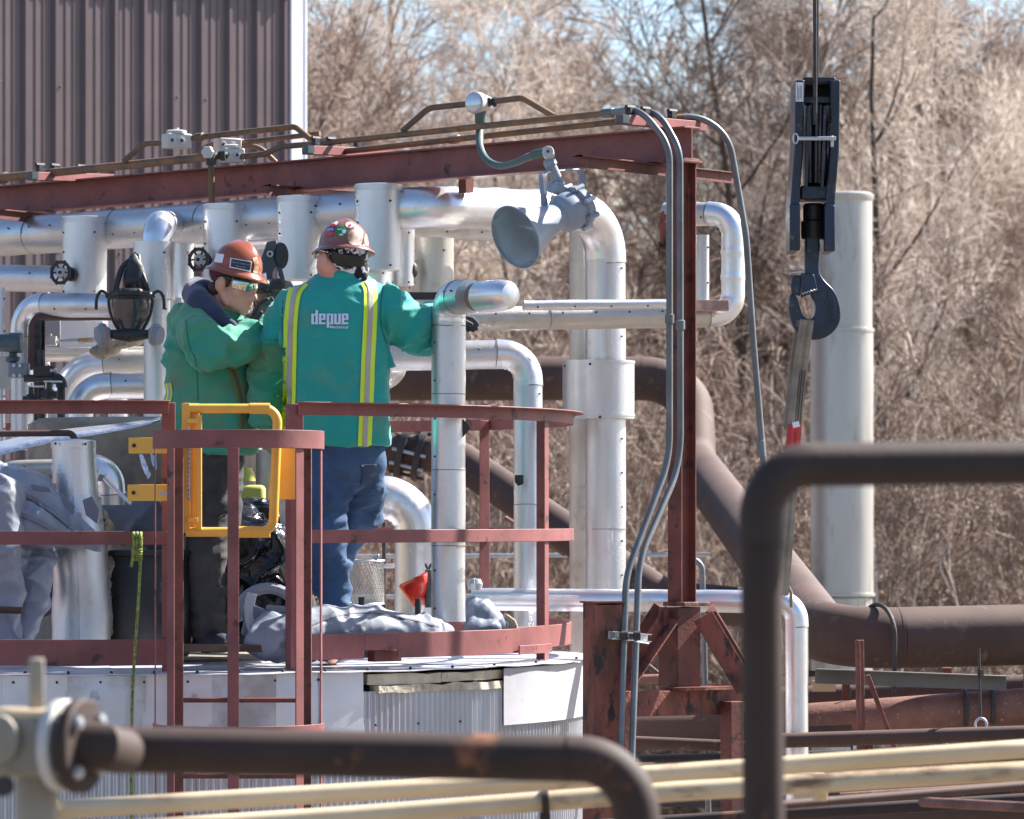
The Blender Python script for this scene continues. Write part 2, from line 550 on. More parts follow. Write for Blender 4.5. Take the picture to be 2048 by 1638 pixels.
def pipe_run(label, pts, r, fr, cat='pipe', name='insulated_pipe', m=None, em=None, group=None, seam=.75, crimp=0., lap=.035, band=True, screws=True, dent=.002, n=36, secname='jacket_section', seed=1):
    """jacketed pipe: straight jacket sections with laps and screws, smooth elbows, bands at the joints"""
    rnd = random.Random(seed)
    m = m or SILVER
    em = em or CHROME
    w = [P(*p) for p in pts]
    path = fillet(w, fr, 12)
    root = thing(name, label, cat, w[0], group)
    runs = []
    cur = [path[0]]
    for a, b in zip(path, path[1:]):
        bend = a[1] and b[1]
        if len(cur) > 1 and bend != curb:
            runs.append((curb, [c[0] for c in cur]))
            cur = [a]
        curb = bend
        cur.append(b)
    runs.append((curb, [c[0] for c in cur]))
    sc, bands = MB(), []
    nsc = 0
    for bend, pp in runs:
        if bend:
            rf = None
            if crimp:
                inner = (pp[0] + pp[-1]) / 2 - pp[len(pp) // 2]
                if inner.length > 1e-6:
                    rf = crimp_fun(inner.normalized(), crimp, 4)
            d0, d1 = (pp[1] - pp[0]).normalized(), (pp[-1] - pp[-2]).normalized()
            pp = [pp[0] - d0 * .03] + resample(pp, .012 if crimp else .03) + [pp[-1] + d1 * .03]
            part('elbow', MB().tube(pp, r * 1.03, n, dent=dent, rfun=rf, lap=.012), em, root, sharp=50)
            for q, d in ((pp[0], d0), (pp[-1], d1)):
                if band:
                    bands.append(MB().tube([q - d * .0025, q + d * .0025], r * 1.048, n))
        else:
            L = (pp[-1] - pp[0]).length
            k = max(1, round(L / seam)) if seam else 1
            d = (pp[-1] - pp[0]).normalized()
            if band:
                for i in range(1, k):
                    q = pp[0].lerp(pp[-1], i / k)
                    bands.append(MB().tube([q - d * .0018, q + d * .0018], r * 1.042, n))
            for i in range(k):
                a, b = pp[0].lerp(pp[-1], i / k), pp[0].lerp(pp[-1], (i + 1) / k)
                part(secname, MB().tube(resample([a, b + d * (.012 if i < k - 1 else 0)], .06), [r * (1 + .006 * (i % 2))] * len(resample([a, b + d * (.012 if i < k - 1 else 0)], .06)), n, lap=lap, dent=dent), m, root, sharp=50)
                if screws:
                    _, sd, up = frame(d)
                    toc = (V((0, -1, 0)) - d * d.dot(V((0, -1, 0)))).normalized()
                    oth = d.cross(toc)
                    nn = max(2, int(L / k / .16))
                    sg = rnd.choice((-1, 1)) if d.z * d.z < .5 else -1
                    for j in range(nn):
                        q = a.lerp(b, (j + .35) / nn)
                        an = .9 if d.z * d.z > .5 else .35
                        sc.ball(q + (toc * math.cos(an) + oth * sg * math.sin(an)) * r * 1.03, .0052, 6)
                        nsc += 1
    for q in bands:
        part('band', q, SEAMBAND, root)
    if screws and nsc:
        part('screws', sc, SCREW, root, kind='stuff')
    return root


def plain_pipe(label, pts, r, fr, m, cat='pipe', name='steel_pipe', group=None, n=18, dent=0., caps=()):
    w = [P(*p) for p in pts]
    path = [p for p, _ in fillet(w, fr, 10)]
    return solo(name, MB().tube(resample(path, .25), r, n, dent=dent), m, label, cat, group, sharp=60)
# ------------------------------------------------------------------ ground, yard
def zpx(y, Y):
    return ZE - (y - HY) * Y / F


mb = MB()
nx, ny = 60, 90
ys = [-60 + 260 * (j / ny) for j in range(ny + 1)] + [400, 900]
xs = [-400, -150] + [-70 + 140 * i / nx for i in range(nx + 1)] + [150, 400]
vs = []
for yy in ys:
    for xx in xs:
        t = min(1, max(0, (yy - 58) / 60))
        z = 6.5 * t * t * (3 - 2 * t) + noise.noise(V((xx * .15, yy * .15, 0))) * .25 * (1 if yy > 34 else .15)
        vs.append(V((xx, yy, z)))
W_ = len(xs)
mb.add(vs, [(j * W_ + i, j * W_ + i + 1, (j + 1) * W_ + i + 1, (j + 1) * W_ + i) for j in range(len(ys) - 1) for i in range(W_ - 1)])
solo('ground', mb, GROUND, kind='structure', sharp=180)
mb = MB()
mb.add([V((-30, -10, .12)), V((30, -10, .12)), V((30, 33, .12)), V((-30, 33, .12))], [(0, 1, 2, 3)])
solo('gravel_yard', mb, GRAVEL, kind='structure')

# ------------------------------------------------------------------ brown ribbed-metal building
bc = V(((601 - CX) * 36 / F, 36, 0))              # corner on the ground
wd = V((-.7071, -.7071, 0))                       # along the wall, towards the left and nearer
wn = V((.7071, -.7071, 0))                        # outward
WT = 9.12
bld = thing('metal_building', 'brown ribbed metal building with a white corner flashing, behind the pipes', 'building', bc)
S0 = .14
for k in range(11):
    prof_ = []
    for j in range(3):
        b0 = S0 + (k * 3 + j) * .305
        for (ds, h) in ((0, 0), (.012, .0), (.036, .034), (.066, .034), (.09, 0), (.135, 0), (.143, .007), (.17, .007), (.178, 0), (.215, 0), (.223, .007), (.25, .007), (.258, 0)):
            prof_.append((b0 + ds, h))
    prof_.append((S0 + (k * 3 + 3) * .305, 0))
    mb = MB()
    n = len(prof_)
    vs = [bc + wd * s + wn * (h + .002 * (k % 2)) + V((0, 0, z)) for z in (.2, WT) for (s, h) in prof_]
    mb.add(vs, [(i, i + 1, n + i + 1, n + i) for i in range(n - 1)])
    part('wall_panel', mb, WALLBROWN, bld, smooth=False)
mb = MB()
mb.sweep([bc + V((0, 0, .2)), bc + V((0, 0, WT))], [(0, 0), (.15, 0), (.15, .04), (.04, .04), (.04, .15), (0, .15)], fr=(wd, -wn))
mb2 = MB().box(bc + wd * .07 + wn * .022 + V((0, 0, WT / 2 + .1)), (.15, .045, WT - .2), Matrix.Rotation(R(45), 3, 'Z'))
mb2.box(bc + wn * -.02 - wd * .016 + V((0, 0, WT / 2 + .1)), (.03, .14, WT - .2), Matrix.Rotation(R(45), 3, 'Z'))
part('corner_flashing', mb2, TRIM, bld, bevel=.006)
mb = MB().box(bc + wd * 5.1 + wn * .05 + V((0, 0, WT + .09)), (10.5, .23, .2), Matrix.Rotation(R(45), 3, 'Z'))
part('eave_trim', mb, TRIM, bld)
back = -wn * 9
e0, e1 = bc + wd * .02 - wn * .03, bc + wd * 10.2 - wn * .03
mb = MB()
mb.plate([e0 + V((0, 0, .2)), e0 + back + V((0, 0, .2)), e0 + back + V((0, 0, WT)), e0 + V((0, 0, WT))], .06)
mb.plate([e1 + V((0, 0, .2)), e1 + back + V((0, 0, .2)), e1 + back + V((0, 0, WT)), e1 + V((0, 0, WT))], .06)
mb.plate([e0 + back + V((0, 0, .2)), e1 + back + V((0, 0, .2)), e1 + back + V((0, 0, WT)), e0 + back + V((0, 0, WT))], .06)
part('side_wall', mb, WALLBROWN, bld)
mb = MB()
mb.plate([e0 + V((0, 0, WT + .2)), e1 + V((0, 0, WT + .2)), (e1 + back / 2) + V((0, 0, WT + 1.2)), (e0 + back / 2) + V((0, 0, WT + 1.2))], .08)
mb.plate([e0 + back + V((0, 0, WT + .2)), e1 + back + V((0, 0, WT + .2)), (e1 + back / 2) + V((0, 0, WT + 1.2)), (e0 + back / 2) + V((0, 0, WT + 1.2))], .08)
part('roof', mb, WALLBROWN, bld)
sc = MB()
rnd = random.Random(4)
for k in range(26):
    s = S0 + .022 + .305 * rnd.randrange(1, 24)
    sc.ball(bc + wd * s + wn * .035 + V((0, 0, rnd.choice((5.1, 6.6, 7.9)))), .012, 6)
part('screws', sc, SCREW, bld, kind='stuff')

# ------------------------------------------------------------------ bare woodland


def segs_mesh(name, segs, sides, m):
    a = np.array(segs, dtype=np.float64)
    p, q, r0, r1 = a[:, 0:3], a[:, 3:6], a[:, 6], a[:, 7]
    d = q - p
    d /= np.maximum(np.linalg.norm(d, axis=1), 1e-9)[:, None]
    ref = np.where((np.abs(d[:, 2]) > .9)[:, None], np.array([1., 0, 0])[None], np.array([0, 0, 1.])[None])
    s = np.cross(d, ref)
    s /= np.linalg.norm(s, axis=1)[:, None]
    u = np.cross(s, d)
    n = len(a)
    vs = np.zeros((n, 2 * sides, 3))
    for j in range(sides):
        an = 2 * math.pi * j / sides
        o = s * math.cos(an) + u * math.sin(an)
        vs[:, j] = p + o * r0[:, None]
        vs[:, sides + j] = q + o * r1[:, None]
    base = (np.arange(n) * 2 * sides)[:, None, None]
    quad = np.array([[j, (j + 1) % sides, sides + (j + 1) % sides, sides + j] for j in range(sides)])[None]
    f = (base + quad).reshape(-1, 4)
    me = bpy.data.meshes.new(name)
    me.vertices.add(n * 2 * sides)
    me.vertices.foreach_set('co', vs.reshape(-1))
    me.loops.add(f.size)
    me.loops.foreach_set('vertex_index', f.reshape(-1).astype(np.int32))
    me.polygons.add(len(f))
    me.polygons.foreach_set('loop_start', np.arange(0, f.size, 4, dtype=np.int32))
    me.update(calc_edges=True)
    me.shade_smooth()
    me.materials.append(m)
    return me


def tree_proto(seed, H, r, kids, lens, spread, droop, minr, start=.12, lean=0., curl=(.10, .22, .3, .4, .5)):
    rd = random.Random(seed)
    big, small = [], []
    steps = (11, 7, 5, 3, 2)

    def grow(px, py, pz, dx, dy, dz, L, rad, lev):
        k = steps[lev]
        nk = kids[lev] if lev < len(kids) else 0
        cu = curl[lev]
        pos = sorted(rd.uniform(start if lev == 0 else .15, 1.) for _ in range(nk))
        pi = 0
        sl_ = L / k
        tx, ty = rd.uniform(-.2, .2), rd.uniform(-.2, .2)
        for i in range(k):
            dx += rd.uniform(-1, 1) * cu + tx * cu
            dy += rd.uniform(-1, 1) * cu + ty * cu
            dz += rd.uniform(-1, 1) * cu + (.12 if lev < 3 else droop)
            l = math.sqrt(dx * dx + dy * dy + dz * dz)
            dx, dy, dz = dx / l, dy / l, dz / l
            qx, qy, qz = px + dx * sl_, py + dy * sl_, pz + dz * sl_
            ra = max(minr, rad * (1 - .85 * i / k))
            rb = max(minr * .8, rad * (1 - .85 * (i + 1) / k))
            (big if lev < 2 else small).append((px, py, pz, qx, qy, qz, ra, rb))
            while pi < nk and pos[pi] <= (i + 1) / k:
                t = pos[pi] * k - i
                pi += 1
                ax, ay, az = rd.gauss(0, 1), rd.gauss(0, 1), rd.gauss(0, 1)
                dd = ax * dx + ay * dy + az * dz
                ax, ay, az = ax - dd * dx, ay - dd * dy, az - dd * dz
                l = math.sqrt(ax * ax + ay * ay + az * az) + 1e-9
                sp = spread[lev] * rd.uniform(.6, 1.25)
                ex, ey, ez = dx + ax / l * sp, dy + ay / l * sp, dz + az / l * sp
                l = math.sqrt(ex * ex + ey * ey + ez * ez)
                f = (1 - .55 * pos[pi - 1]) if lev == 0 else (1 - .4 * pos[pi - 1])
                grow(px + (qx - px) * t, py + (qy - py) * t, pz + (qz - pz) * t, ex / l, ey / l, ez / l,
                     lens[lev] * f * rd.uniform(.65, 1.25), max(minr, ra * rd.uniform(.4, .62)), lev + 1)
            px, py, pz = qx, qy, qz
    grow(0, 0, -.3, lean, 0, 1, H, r, 0)
    return big, small


protos = []
for sd, H, r, kids, lens, sp, dr, mr, st, ln, bk, tw in (
        (3, 15, .17, (17, 9, 6, 4), (5.2, 2.1, .95, .45), (.9, .8, .9, 1.), .05, .0075, .12, .1, BARK_D, TWIG),
        (11, 13, .12, (20, 9, 6, 4), (4.2, 1.9, .9, .42), (1., .9, .9, 1.), -.02, .007, .06, -.12, BARK, TWIG_R),
        (23, 16, .15, (16, 10, 6, 4), (5., 2.2, 1., .45), (.75, .8, .9, 1.), .1, .0075, .16, .05, BARK, TWIG),
        (37, 12, .10, (20, 9, 6, 4), (3.8, 1.8, .9, .4), (1.05, .9, 1., 1.), .0, .007, .04, .16, BARK_D, TWIG_D)):
    b, s = tree_proto(sd, H, r, kids, lens, sp, dr, mr, st, ln)
    protos.append((segs_mesh('trunk', b, 6, bk), segs_mesh('crown', s, 3, tw), 'tree'))
for sd, H, kids, lens, bk, tw in ((51, 5.2, (9, 6, 4), (2.0, .8, .36), BARK, TWIG_D), (67, 4.4, (9, 6, 4), (1.8, .75, .34), BARK_D, TWIG_R)):
    rr = random.Random(sd)
    B, S = [], []
    for q in range(12):
        b, s = tree_proto(sd * 10 + q, H * rr.uniform(.6, 1.1), .03, kids, lens, (1., 1., 1.), -.0, .0055, .12, rr.uniform(-.5, .5), (.2, .26, .26, .26, .3))
        ox, oy = rr.uniform(-.9, .9), rr.uniform(-.9, .9)
        an = rr.uniform(0, 6.28)
        ca, sa = math.cos(an), math.sin(an)
        f = lambda t: (t[0] * ca - t[1] * sa + ox, t[0] * sa + t[1] * ca + oy, t[2], t[3] * ca - t[4] * sa + ox, t[3] * sa + t[4] * ca + oy, t[5], t[6], t[7])
        B += [f(t) for t in b]
        S += [f(t) for t in s]
    protos.append((segs_mesh('stems', B, 5, bk), segs_mesh('twigs', S, 3, tw), 'shrub'))


def put_tree(i, x, y, rz, sc_, label, group):
    tm, cm, kd = protos[i]
    t = min(1, max(0, (y - 58) / 60))
    o = thing('bare_tree' if kd == 'tree' else 'bare_shrub', label, kd, (x, y, 6.5 * t * t * (3 - 2 * t)), group)
    o.rotation_euler = (0, 0, rz)
    o.scale = (sc_,) * 3
    for nm, me in ((tm.name.split('.')[0], tm), (cm.name.split('.')[0], cm)):
        c = bpy.data.objects.new(nm, me)
        COL.objects.link(c)
        c.parent = o


put_tree(3, (690 - CX) * 50 / F, 50, 2.1, 1.05, 'bare tree with a dark forked trunk rising just right of the brown building', 'leafless trees of the wood')
put_tree(3, (1470 - CX) * 54 / F, 54, 3.9, 1.05, 'bare tree whose trunk stands between the red column and the crane hook', 'leafless trees of the wood')
rt = random.Random(9)
cells = [(x, y) for y in range(7) for x in range(9)]
for (i, j) in cells:
    y = 52 + i * 0 + j * 5.2 + rt.uniform(-2, 2)
    x = -9 + i * 2.35 * (1 + (y - 52) / 90) + rt.uniform(-1, 1)
    if x < -5.5 and y < 52:
        continue
    put_tree(rt.randrange(4), x, y, rt.uniform(0, 6.28), rt.uniform(.62, .9), 'bare leafless tree standing in the thick brown wood behind the plant', 'leafless trees of the wood')
for k in range(14):
    y = rt.uniform(60, 78)
    put_tree(rt.randrange(4), rt.uniform(-.06, .14) * y, y, rt.uniform(0, 6.28), rt.uniform(.78, 1.0), 'bare leafless tree standing in the thick brown wood behind the plant', 'leafless trees of the wood')
for k in range(96):
    y = rt.uniform(43, 74)
    x = rt.uniform(-.07, .19) * y
    put_tree(4 + rt.randrange(2), x, y, rt.uniform(0, 6.28), rt.uniform(.8, 1.3), 'bare twiggy shrub in the brown undergrowth of the wood', 'leafless shrubs of the undergrowth')

# ------------------------------------------------------------------ pale stack behind the hook
sy = 34.0
sx = (1684 - CX) * sy / F
st = thing('vent_stack', 'tall pale beige vent stack standing behind the crane hook', 'stack', (sx, sy, 0))
rs_ = PX(62.5, sy)
z0, z1, z2 = zpx(1186, sy), zpx(662, sy), zpx(392, sy)
part('lower_shell', MB().tube(resample([V((sx, sy, z0)), V((sx, sy, z1))], .15), rs_, 48, lap=.012, dent=.004), STACK, st, sharp=60)
part('upper_shell', MB().tube(resample([V((sx, sy, z1 + .004)), V((sx, sy, z2))], .15), rs_ * .965, 48, dent=.004, cap=True), STACK, st, sharp=60)
part('flange_band', MB().lathe((sx, sy, z1 - .012), (0, 0, 1), [(rs_ * 1.0, 0), (rs_ * 1.035, .004), (rs_ * 1.035, .03), (rs_ * .97, .034)], 48), STACK, st)
part('rain_cap', MB().lathe((sx, sy, z2 - .05), (0, 0, 1), [(rs_ * .96, 0), (rs_ * 1.02, .03), (rs_ * 1.02, .06), (rs_ * .9, .075)], 48), STACK, st)
part('base_ring', MB().lathe((sx, sy, z0 - .03), (0, 0, 1), [(rs_ * .9, 0), (rs_ * 1.06, .006), (rs_ * 1.06, .03), (rs_ * .9, .036)], 48), STACK, st)
mb = MB()
for k in range(22):
    a0 = 2 * math.pi * k / 22
    mb.box(V((sx + math.cos(a0) * rs_ * .86, sy + math.sin(a0) * rs_ * .86, z0 / 2 - .02)), (.05, .1, z0 - .04), Matrix.Rotation(a0, 3, 'Z'))
part('ribbed_base', mb.tube([V((sx, sy, .05)), V((sx, sy, z0 - .03))], rs_ * .84, 32), SILVER_DULL, st)
mb = MB().tube([V((sx - .42, sy - .25, z0 - .1)), V((sx - .42, sy - .25, z0 + .12))], .05, 8)
mb.box(V((sx - .42, sy - .25, z0 + .14)), (.16, .1, .07))
part('damper_actuator', mb.tube([V((sx - .42, sy - .25, z0)), V((sx - .1, sy - .1, z0))], .025, 8), DARKIRON, st)

# ------------------------------------------------------------------ insulated tank
TX, TY = -1.916, 20.0


def ring(x, rad, front=True):
    """angle round the tank at which photo column x meets the circle of that radius"""
    k = (x - CX) / F
    a, b, c = k * k + 1, -2 * (k * TX + TY), TX * TX + TY * TY - rad * rad
    s = math.sqrt(max(0, b * b - 4 * a * c))
    Y = (-b - s) / (2 * a) if front else (-b + s) / (2 * a)
    return math.atan2(Y - TY, k * Y - TX)


def rp(a, rad, z):
    return V((TX + math.cos(a) * rad, TY + math.sin(a) * rad, z))


def shell(mb, rad, a0, a1, z0, z1, t=.002, wob=0., z1f=None, z0f=None, sd=0, rf=None, na=None):
    n = na or max(4, int(abs(a1 - a0) / .03))
    m = 8
    vs = []
    for side in (0, 1):
        for j in range(m + 1):
            for i in range(n + 1):
                u = i / n
                a = a0 + (a1 - a0) * u
                zz0 = z0f(u) if z0f else z0
                zz1 = z1f(u) if z1f else z1
                z = zz0 + (zz1 - zz0) * j / m
                r = rad + (rf(a) if rf else 0) - side * t
                if wob:
                    r += noise.noise(V((a * 6, z * 5, sd))) * wob
                vs.append(rp(a, r, z))
    w = n + 1
    o = w * (m + 1)
    fs = []
    for j in range(m):
        for i in range(n):
            q = (j * w + i, j * w + i + 1, (j + 1) * w + i + 1, (j + 1) * w + i)
            fs.append(q)
            fs.append(tuple(o + k for k in q[::-1]))
    for i in range(n):
        fs.append((i, i + 1, o + i + 1, o + i))
        fs.append((m * w + i, m * w + i + 1, o + m * w + i + 1, o + m * w + i))
    for j in range(m):
        fs.append((j * w, (j + 1) * w, o + (j + 1) * w, o + j * w))
        fs.append((j * w + n, (j + 1) * w + n, o + (j + 1) * w + n, o + j * w + n))
    mb.add(vs, fs)


ZL = 3.845                                        # lid level
TR = 2.27
tank = thing('insulated_tank', 'wide round tank with patched aluminium cladding, under the red guardrail', 'tank', (TX, TY, .1))
part('core', MB().lathe((TX, TY, .12), (0, 0, 1), [(TR - .11, 0), (TR - .11, ZL - .2)], 96), DARKMUD, tank)
# corrugated cladding, sheet by sheet
edges = [-250, -150, -50, 60, 165, 275, 390, 505, 620, 735, 845, 945, 1040, 1110]
aa = [ring(x, TR) for x in edges] + [-.02, .35, .7, 1.05]
zc = ZL - .262
hump = lambda a: .007 * math.sin(a * TR * 2 * math.pi / .031)
for i, (a0, a1) in enumerate(zip(aa, aa[1:])):
    mid = ring(865, TR)
    top = zc
    mb = MB()
    shell(mb, TR - .014 + .003 * (i % 2), a0, a1, .5, top, rf=hump, na=int((a1 - a0) * TR / .031 * 8))
    part('corrugated_sheet', mb, CORR, tank, sharp=70)
mb = MB()
shell(mb, TR - .008, ring(722, TR), ring(1022, TR), zc - .03, ZL - .075, rf=hump, na=560, z1f=lambda u: ZL - .09 + .022 * u + .012 * noise.noise(V((u * 9, 2, 0))))
part('corrugated_sheet', mb, CORR, tank, label='short corrugated sheet below the exposed insulation blocks', sharp=70)
# flat upper sheets
fl = [-280, -140, 0, 138, 288, 420, 548, 640, 722]
for i, (x0, x1) in enumerate(zip(fl, fl[1:])):
    mb = MB()
    last = i == len(fl) - 2
    shell(mb, TR + .004 + .0035 * (i % 2), ring(x0 - 3, TR), ring(x1 + 3, TR), zc - .006, ZL - .006, t=.002, wob=.012 if i in (3, 4) else .005, sd=i * 7,
          z1f=lambda u: ZL - .004 - .008 * abs(noise.noise(V((u * 5, i * 3.1, 0)))), z0f=lambda u: zc - .008 - .01 * noise.noise(V((u * 4, i, 4))))
    part('flat_sheet', mb, PATCHMETAL if i in (3, 5) else PALEMETAL, tank)
mb = MB()
shell(mb, TR + .012, ring(1008, TR + .012), -.02, zc - .01, ZL - .012, t=.003, wob=.006, sd=33, z0f=lambda u: zc + .002 + .035 * u * 0, na=40)
part('flat_sheet', mb, PALEMETAL, tank, label='white flat sheet crossed by a slanting shadow')
mb = MB()
shell(mb, TR + .004, -.02, 1.05, zc - .01, ZL - .012, t=.003)
part('flat_sheet', mb, PALEMETAL, tank)
# exposed insulation
for (x0, x1, zz0, zz1, rr) in ((735, 880, -.062, -.018, .0), (880, 1012, -.058, -.02, -.006), (752, 1010, -.098, -.066, .004)):
    mb = MB()
    shell(mb, TR + .006 + rr, ring(x0, TR), ring(x1, TR), ZL + zz0, ZL + zz1, t=.07, wob=.03, sd=x0, z1f=lambda u: ZL + zz1 + .012 * noise.noise(V((u * 8, x0, 0))), z0f=lambda u: ZL + zz0 + .006 * noise.noise(V((u * 8, x0, 7))))
    part('insulation_block', mb, INSUL, tank)
# lid
nlid = 128
for i in range(8):
    a0 = -math.pi + i * math.pi / 4 + .12
    mb = MB()
    mm = 16
    vs = []
    for j in range(mm + 1):
        a = a0 + (math.pi / 4 + .004) * j / mm
        ww = noise.noise(V((math.cos(a) * 9, math.sin(a) * 9, 1.)))
        vs.append(rp(a, 1.0, ZL + .002 * (i % 2)))
        vs.append(rp(a, TR - .1, ZL + .002 * (i % 2)))
        vs.append(rp(a, TR + .03 + .014 * ww, ZL - .004 + .008 * noise.noise(V((math.cos(a) * 12, math.sin(a) * 12, 4.))) + .002 * (i % 2)))
    k0 = len(vs)
    vs += [v - V((0, 0, .003)) for v in vs]
    fs = []
    for j in range(mm):
        for c in (0, 1):
            q = (3 * j + c, 3 * j + c + 1, 3 * j + c + 4, 3 * j + c + 3)
            fs += [q, tuple(k0 + t for t in q[::-1])]
        fs += [(3 * j + 2, 3 * j + 5, k0 + 3 * j + 5, k0 + 3 * j + 2)]
    part('lid_sheet', mb.add(vs, fs), PALEMETAL, tank)
part('lid_centre', MB().lathe((TX, TY, ZL - .01), (0, 0, 1), [(1.02, 0), (1.02, .02), (.3, .06), (0.0, .06)], 48), DARKMUD, tank)
sc = MB()
for x in range(-60, 1160, 87):
    a = ring(x, TR)
    sc.ball(rp(a, TR + .006, ZL - .035 - .01 * (x % 3)), .006, 8) if not 700 < x < 1015 else 0
    sc.ball(rp(a + .03, TR + .006, zc + .03), .0055, 8) if x % 4 else 0
    sc.ball(rp(a + .02, TR - .02, ZL + .004), .007, 8)
part('screws', sc, SCREW, tank, kind='stuff')
# ------------------------------------------------------------------ guardrails on the tank
RR = 2.2
ZT = ZE + .475                                    # top of the top rail


def arcpts(a0, a1, rad, z, step=.035):
    n = max(2, int(abs(a1 - a0) / step))
    return [rp(a0 + (a1 - a0) * i / n, rad, z) for i in range(n + 1)]


def arcbar(mb, a0, a1, rad, zc_, h, t):
    return mb.sweep(arcpts(a0, a1, rad, zc_), rect(t, h))


def toprail(mb, a0, a1):
    # rolled angle: upright leg and a flat flange on top, pointing outward
    p = arcpts(a0, a1, RR, ZT)
    s = 1
    return mb.sweep(p, [(-.004, -.056), (.003, -.056), (.003, -.006), (.05, -.006), (.05, 0), (-.004, 0)])


def post(mb, a, z0, z1, wdt=.056, t=.006, flip=1):
    p0, p1 = rp(a, RR - .008, z0), rp(a, RR - .008, z1)
    ta = V((-math.sin(a), math.cos(a), 0))
    ra = V((math.cos(a), math.sin(a), 0))
    return mb.sweep([p0, p1], [(-wdt / 2, 0), (wdt / 2, 0), (wdt / 2, t), (-wdt / 2 + t, t), (-wdt / 2 + t, wdt), (-wdt / 2, wdt)], fr=(ta * flip, -ra))


aL0, aL1 = ring(-330, RR), ring(338, RR)
aR0, aR1 = ring(596, RR), R(228)
aP1, aP2, aP3 = ring(1097, RR), ring(975, RR, False), R(110)
gl = thing('guardrail', 'red primer guardrail to the left of the yellow gate with a green rope tied on', 'guardrail', rp(ring(20, RR), RR, ZL))
part('top_rail', toprail(MB(), aL0, aL1), RED, gl, bevel=.002)
part('mid_rail', arcbar(MB(), aL0, aL1, RR, ZE - .095, .056, .007), RED, gl, bevel=.002)
part('toe_board', arcbar(MB(), aL0, aL1, RR, ZE - .57, .108, .008), RED, gl, bevel=.002)
for x, f in ((338, -1), (-160, 1)):
    part('post', post(MB(), ring(x, RR), ZL + .004, ZT - .008, flip=f), RED, gl, bevel=.002)
gr = thing('guardrail', 'long curved red guardrail from the gate round the right and back of the tank', 'guardrail', rp(ring(860, RR), RR, ZL))
part('top_rail', toprail(MB(), aR0, aR1), RED, gr, bevel=.002)
part('mid_rail', arcbar(MB(), aR0, aR1, RR, ZE - .09, .056, .007), RED, gr, bevel=.002)
a_c = ring(1036, RR)
tb = MB()
arcbar(tb, aR0, ring(728, RR), RR, ZE - .555, .108, .008)
arcbar(tb, ring(728, RR), ring(795, RR), RR, ZE - .538, .072, .008)
arcbar(tb, ring(795, RR), a_c, RR, ZE - .555, .108, .008)
part('toe_board', tb, RED, gr, bevel=.002)
tb = MB()
arcbar(tb, a_c, aR1, RR - .012, ZE - .545, .1, .008)
part('toe_board', tb, RED, gr, bevel=.002)
tb = MB()
arcbar(tb, ring(1030, RR), ring(1094, RR), RR + .02, ZE - .595, .04, .008)
part('splice_plate', tb, RED, gr, bevel=.002)
tb = MB()
arcbar(tb, ring(742, RR - .06), ring(796, RR - .06), RR - .06, ZE - .6, .05, .05)
part('stand_off', tb, RED_DARK, gr, bevel=.003)
for a, f in ((ring(596, RR), 1), (aP1, -1), (aP2, 1), (aP3, 1), (R(165), 1), (R(205), 1)):
    part('post', post(MB(), a, ZL + .004, ZT - .008, flip=f, wdt=.058), RED, gr, bevel=.002)
mb = MB()
q = rp(aR1, RR, ZE - .1)
mb.prof(rp(R(205), RR, ZE - .05), rp(R(190), RR, ZT - .06), rect(.05, .007))
part('knee_brace', mb, RED, gr)

# ------------------------------------------------------------------ caged ladder
LY = 17.62
HC = P(477, 878, LY)
HR = PX(172, 17.4)
ld = thing('caged_ladder', 'red primer caged ladder climbing the tank below the yellow gate', 'ladder', V((HC.x, LY, .1)))


def hoop(mb, z, h):
    pts = [V((HC.x - HR, LY + .02, z))]
    for k in range(29):
        a = math.pi + math.pi * k / 28
        pts.append(V((HC.x + math.cos(a) * HR, LY + math.sin(a) * HR * .98, z)))
    pts.append(V((HC.x + HR, LY + .02, z)))
    return mb.sweep(pts, rect(.006, h))


part('cage_hoop', hoop(MB(), zpx(878, 17.35), PX(37, 17.35)), RED, ld, bevel=.0015)
part('cage_hoop', hoop(MB(), zpx(1467, 17.35), PX(30, 17.35)), RED, ld, bevel=.0015)
part('cage_hoop', hoop(MB(), zpx(2050, 17.35), PX(34, 17.35)), RED, ld, bevel=.0015)
zt_, zb_ = zpx(896, 17.3), .6
for deg in (-86, -50, 0, 50, 86):
    a = R(-90 + deg)
    p = V((HC.x + math.cos(a) * (HR - .008), LY + math.sin(a) * (HR * .98 - .008), 0))
    mb = MB().sweep([p + V((0, 0, zb_)), p + V((0, 0, zt_))], rect(.046, .006), fr=(V((-math.sin(a), math.cos(a), 0)), V((math.cos(a), math.sin(a), 0))))
    part('cage_strap', mb, RED, ld, bevel=.0015)
for x in (356, 612):
    p = P(x, 0, LY + .02)
    mb = MB().sweep([V((p.x, p.y, .15)), V((p.x, p.y, zpx(866, LY)))], [(-.022, -.005), (.022, -.005), (.022, .003), (-.014, .003), (-.014, .04), (-.022, .04)] if x < 500 else [(.022, -.005), (.022, .04), (.014, .04), (.014, .003), (-.022, .003), (-.022, -.005)], fr=(V((1, 0, 0)), V((0, 1, 0))))
    part('stile', mb, RED_DARK, ld, bevel=.002)
for k in range(-1, 9):
    z = zpx(1401, LY) - .312 * k
    if z > ZL:
        continue
    part('rung', MB().rod(V((P(354, 0, LY).x, LY + .035, z)), V((P(614, 0, LY).x, LY + .035, z)), .0105), RED_DARK, ld)

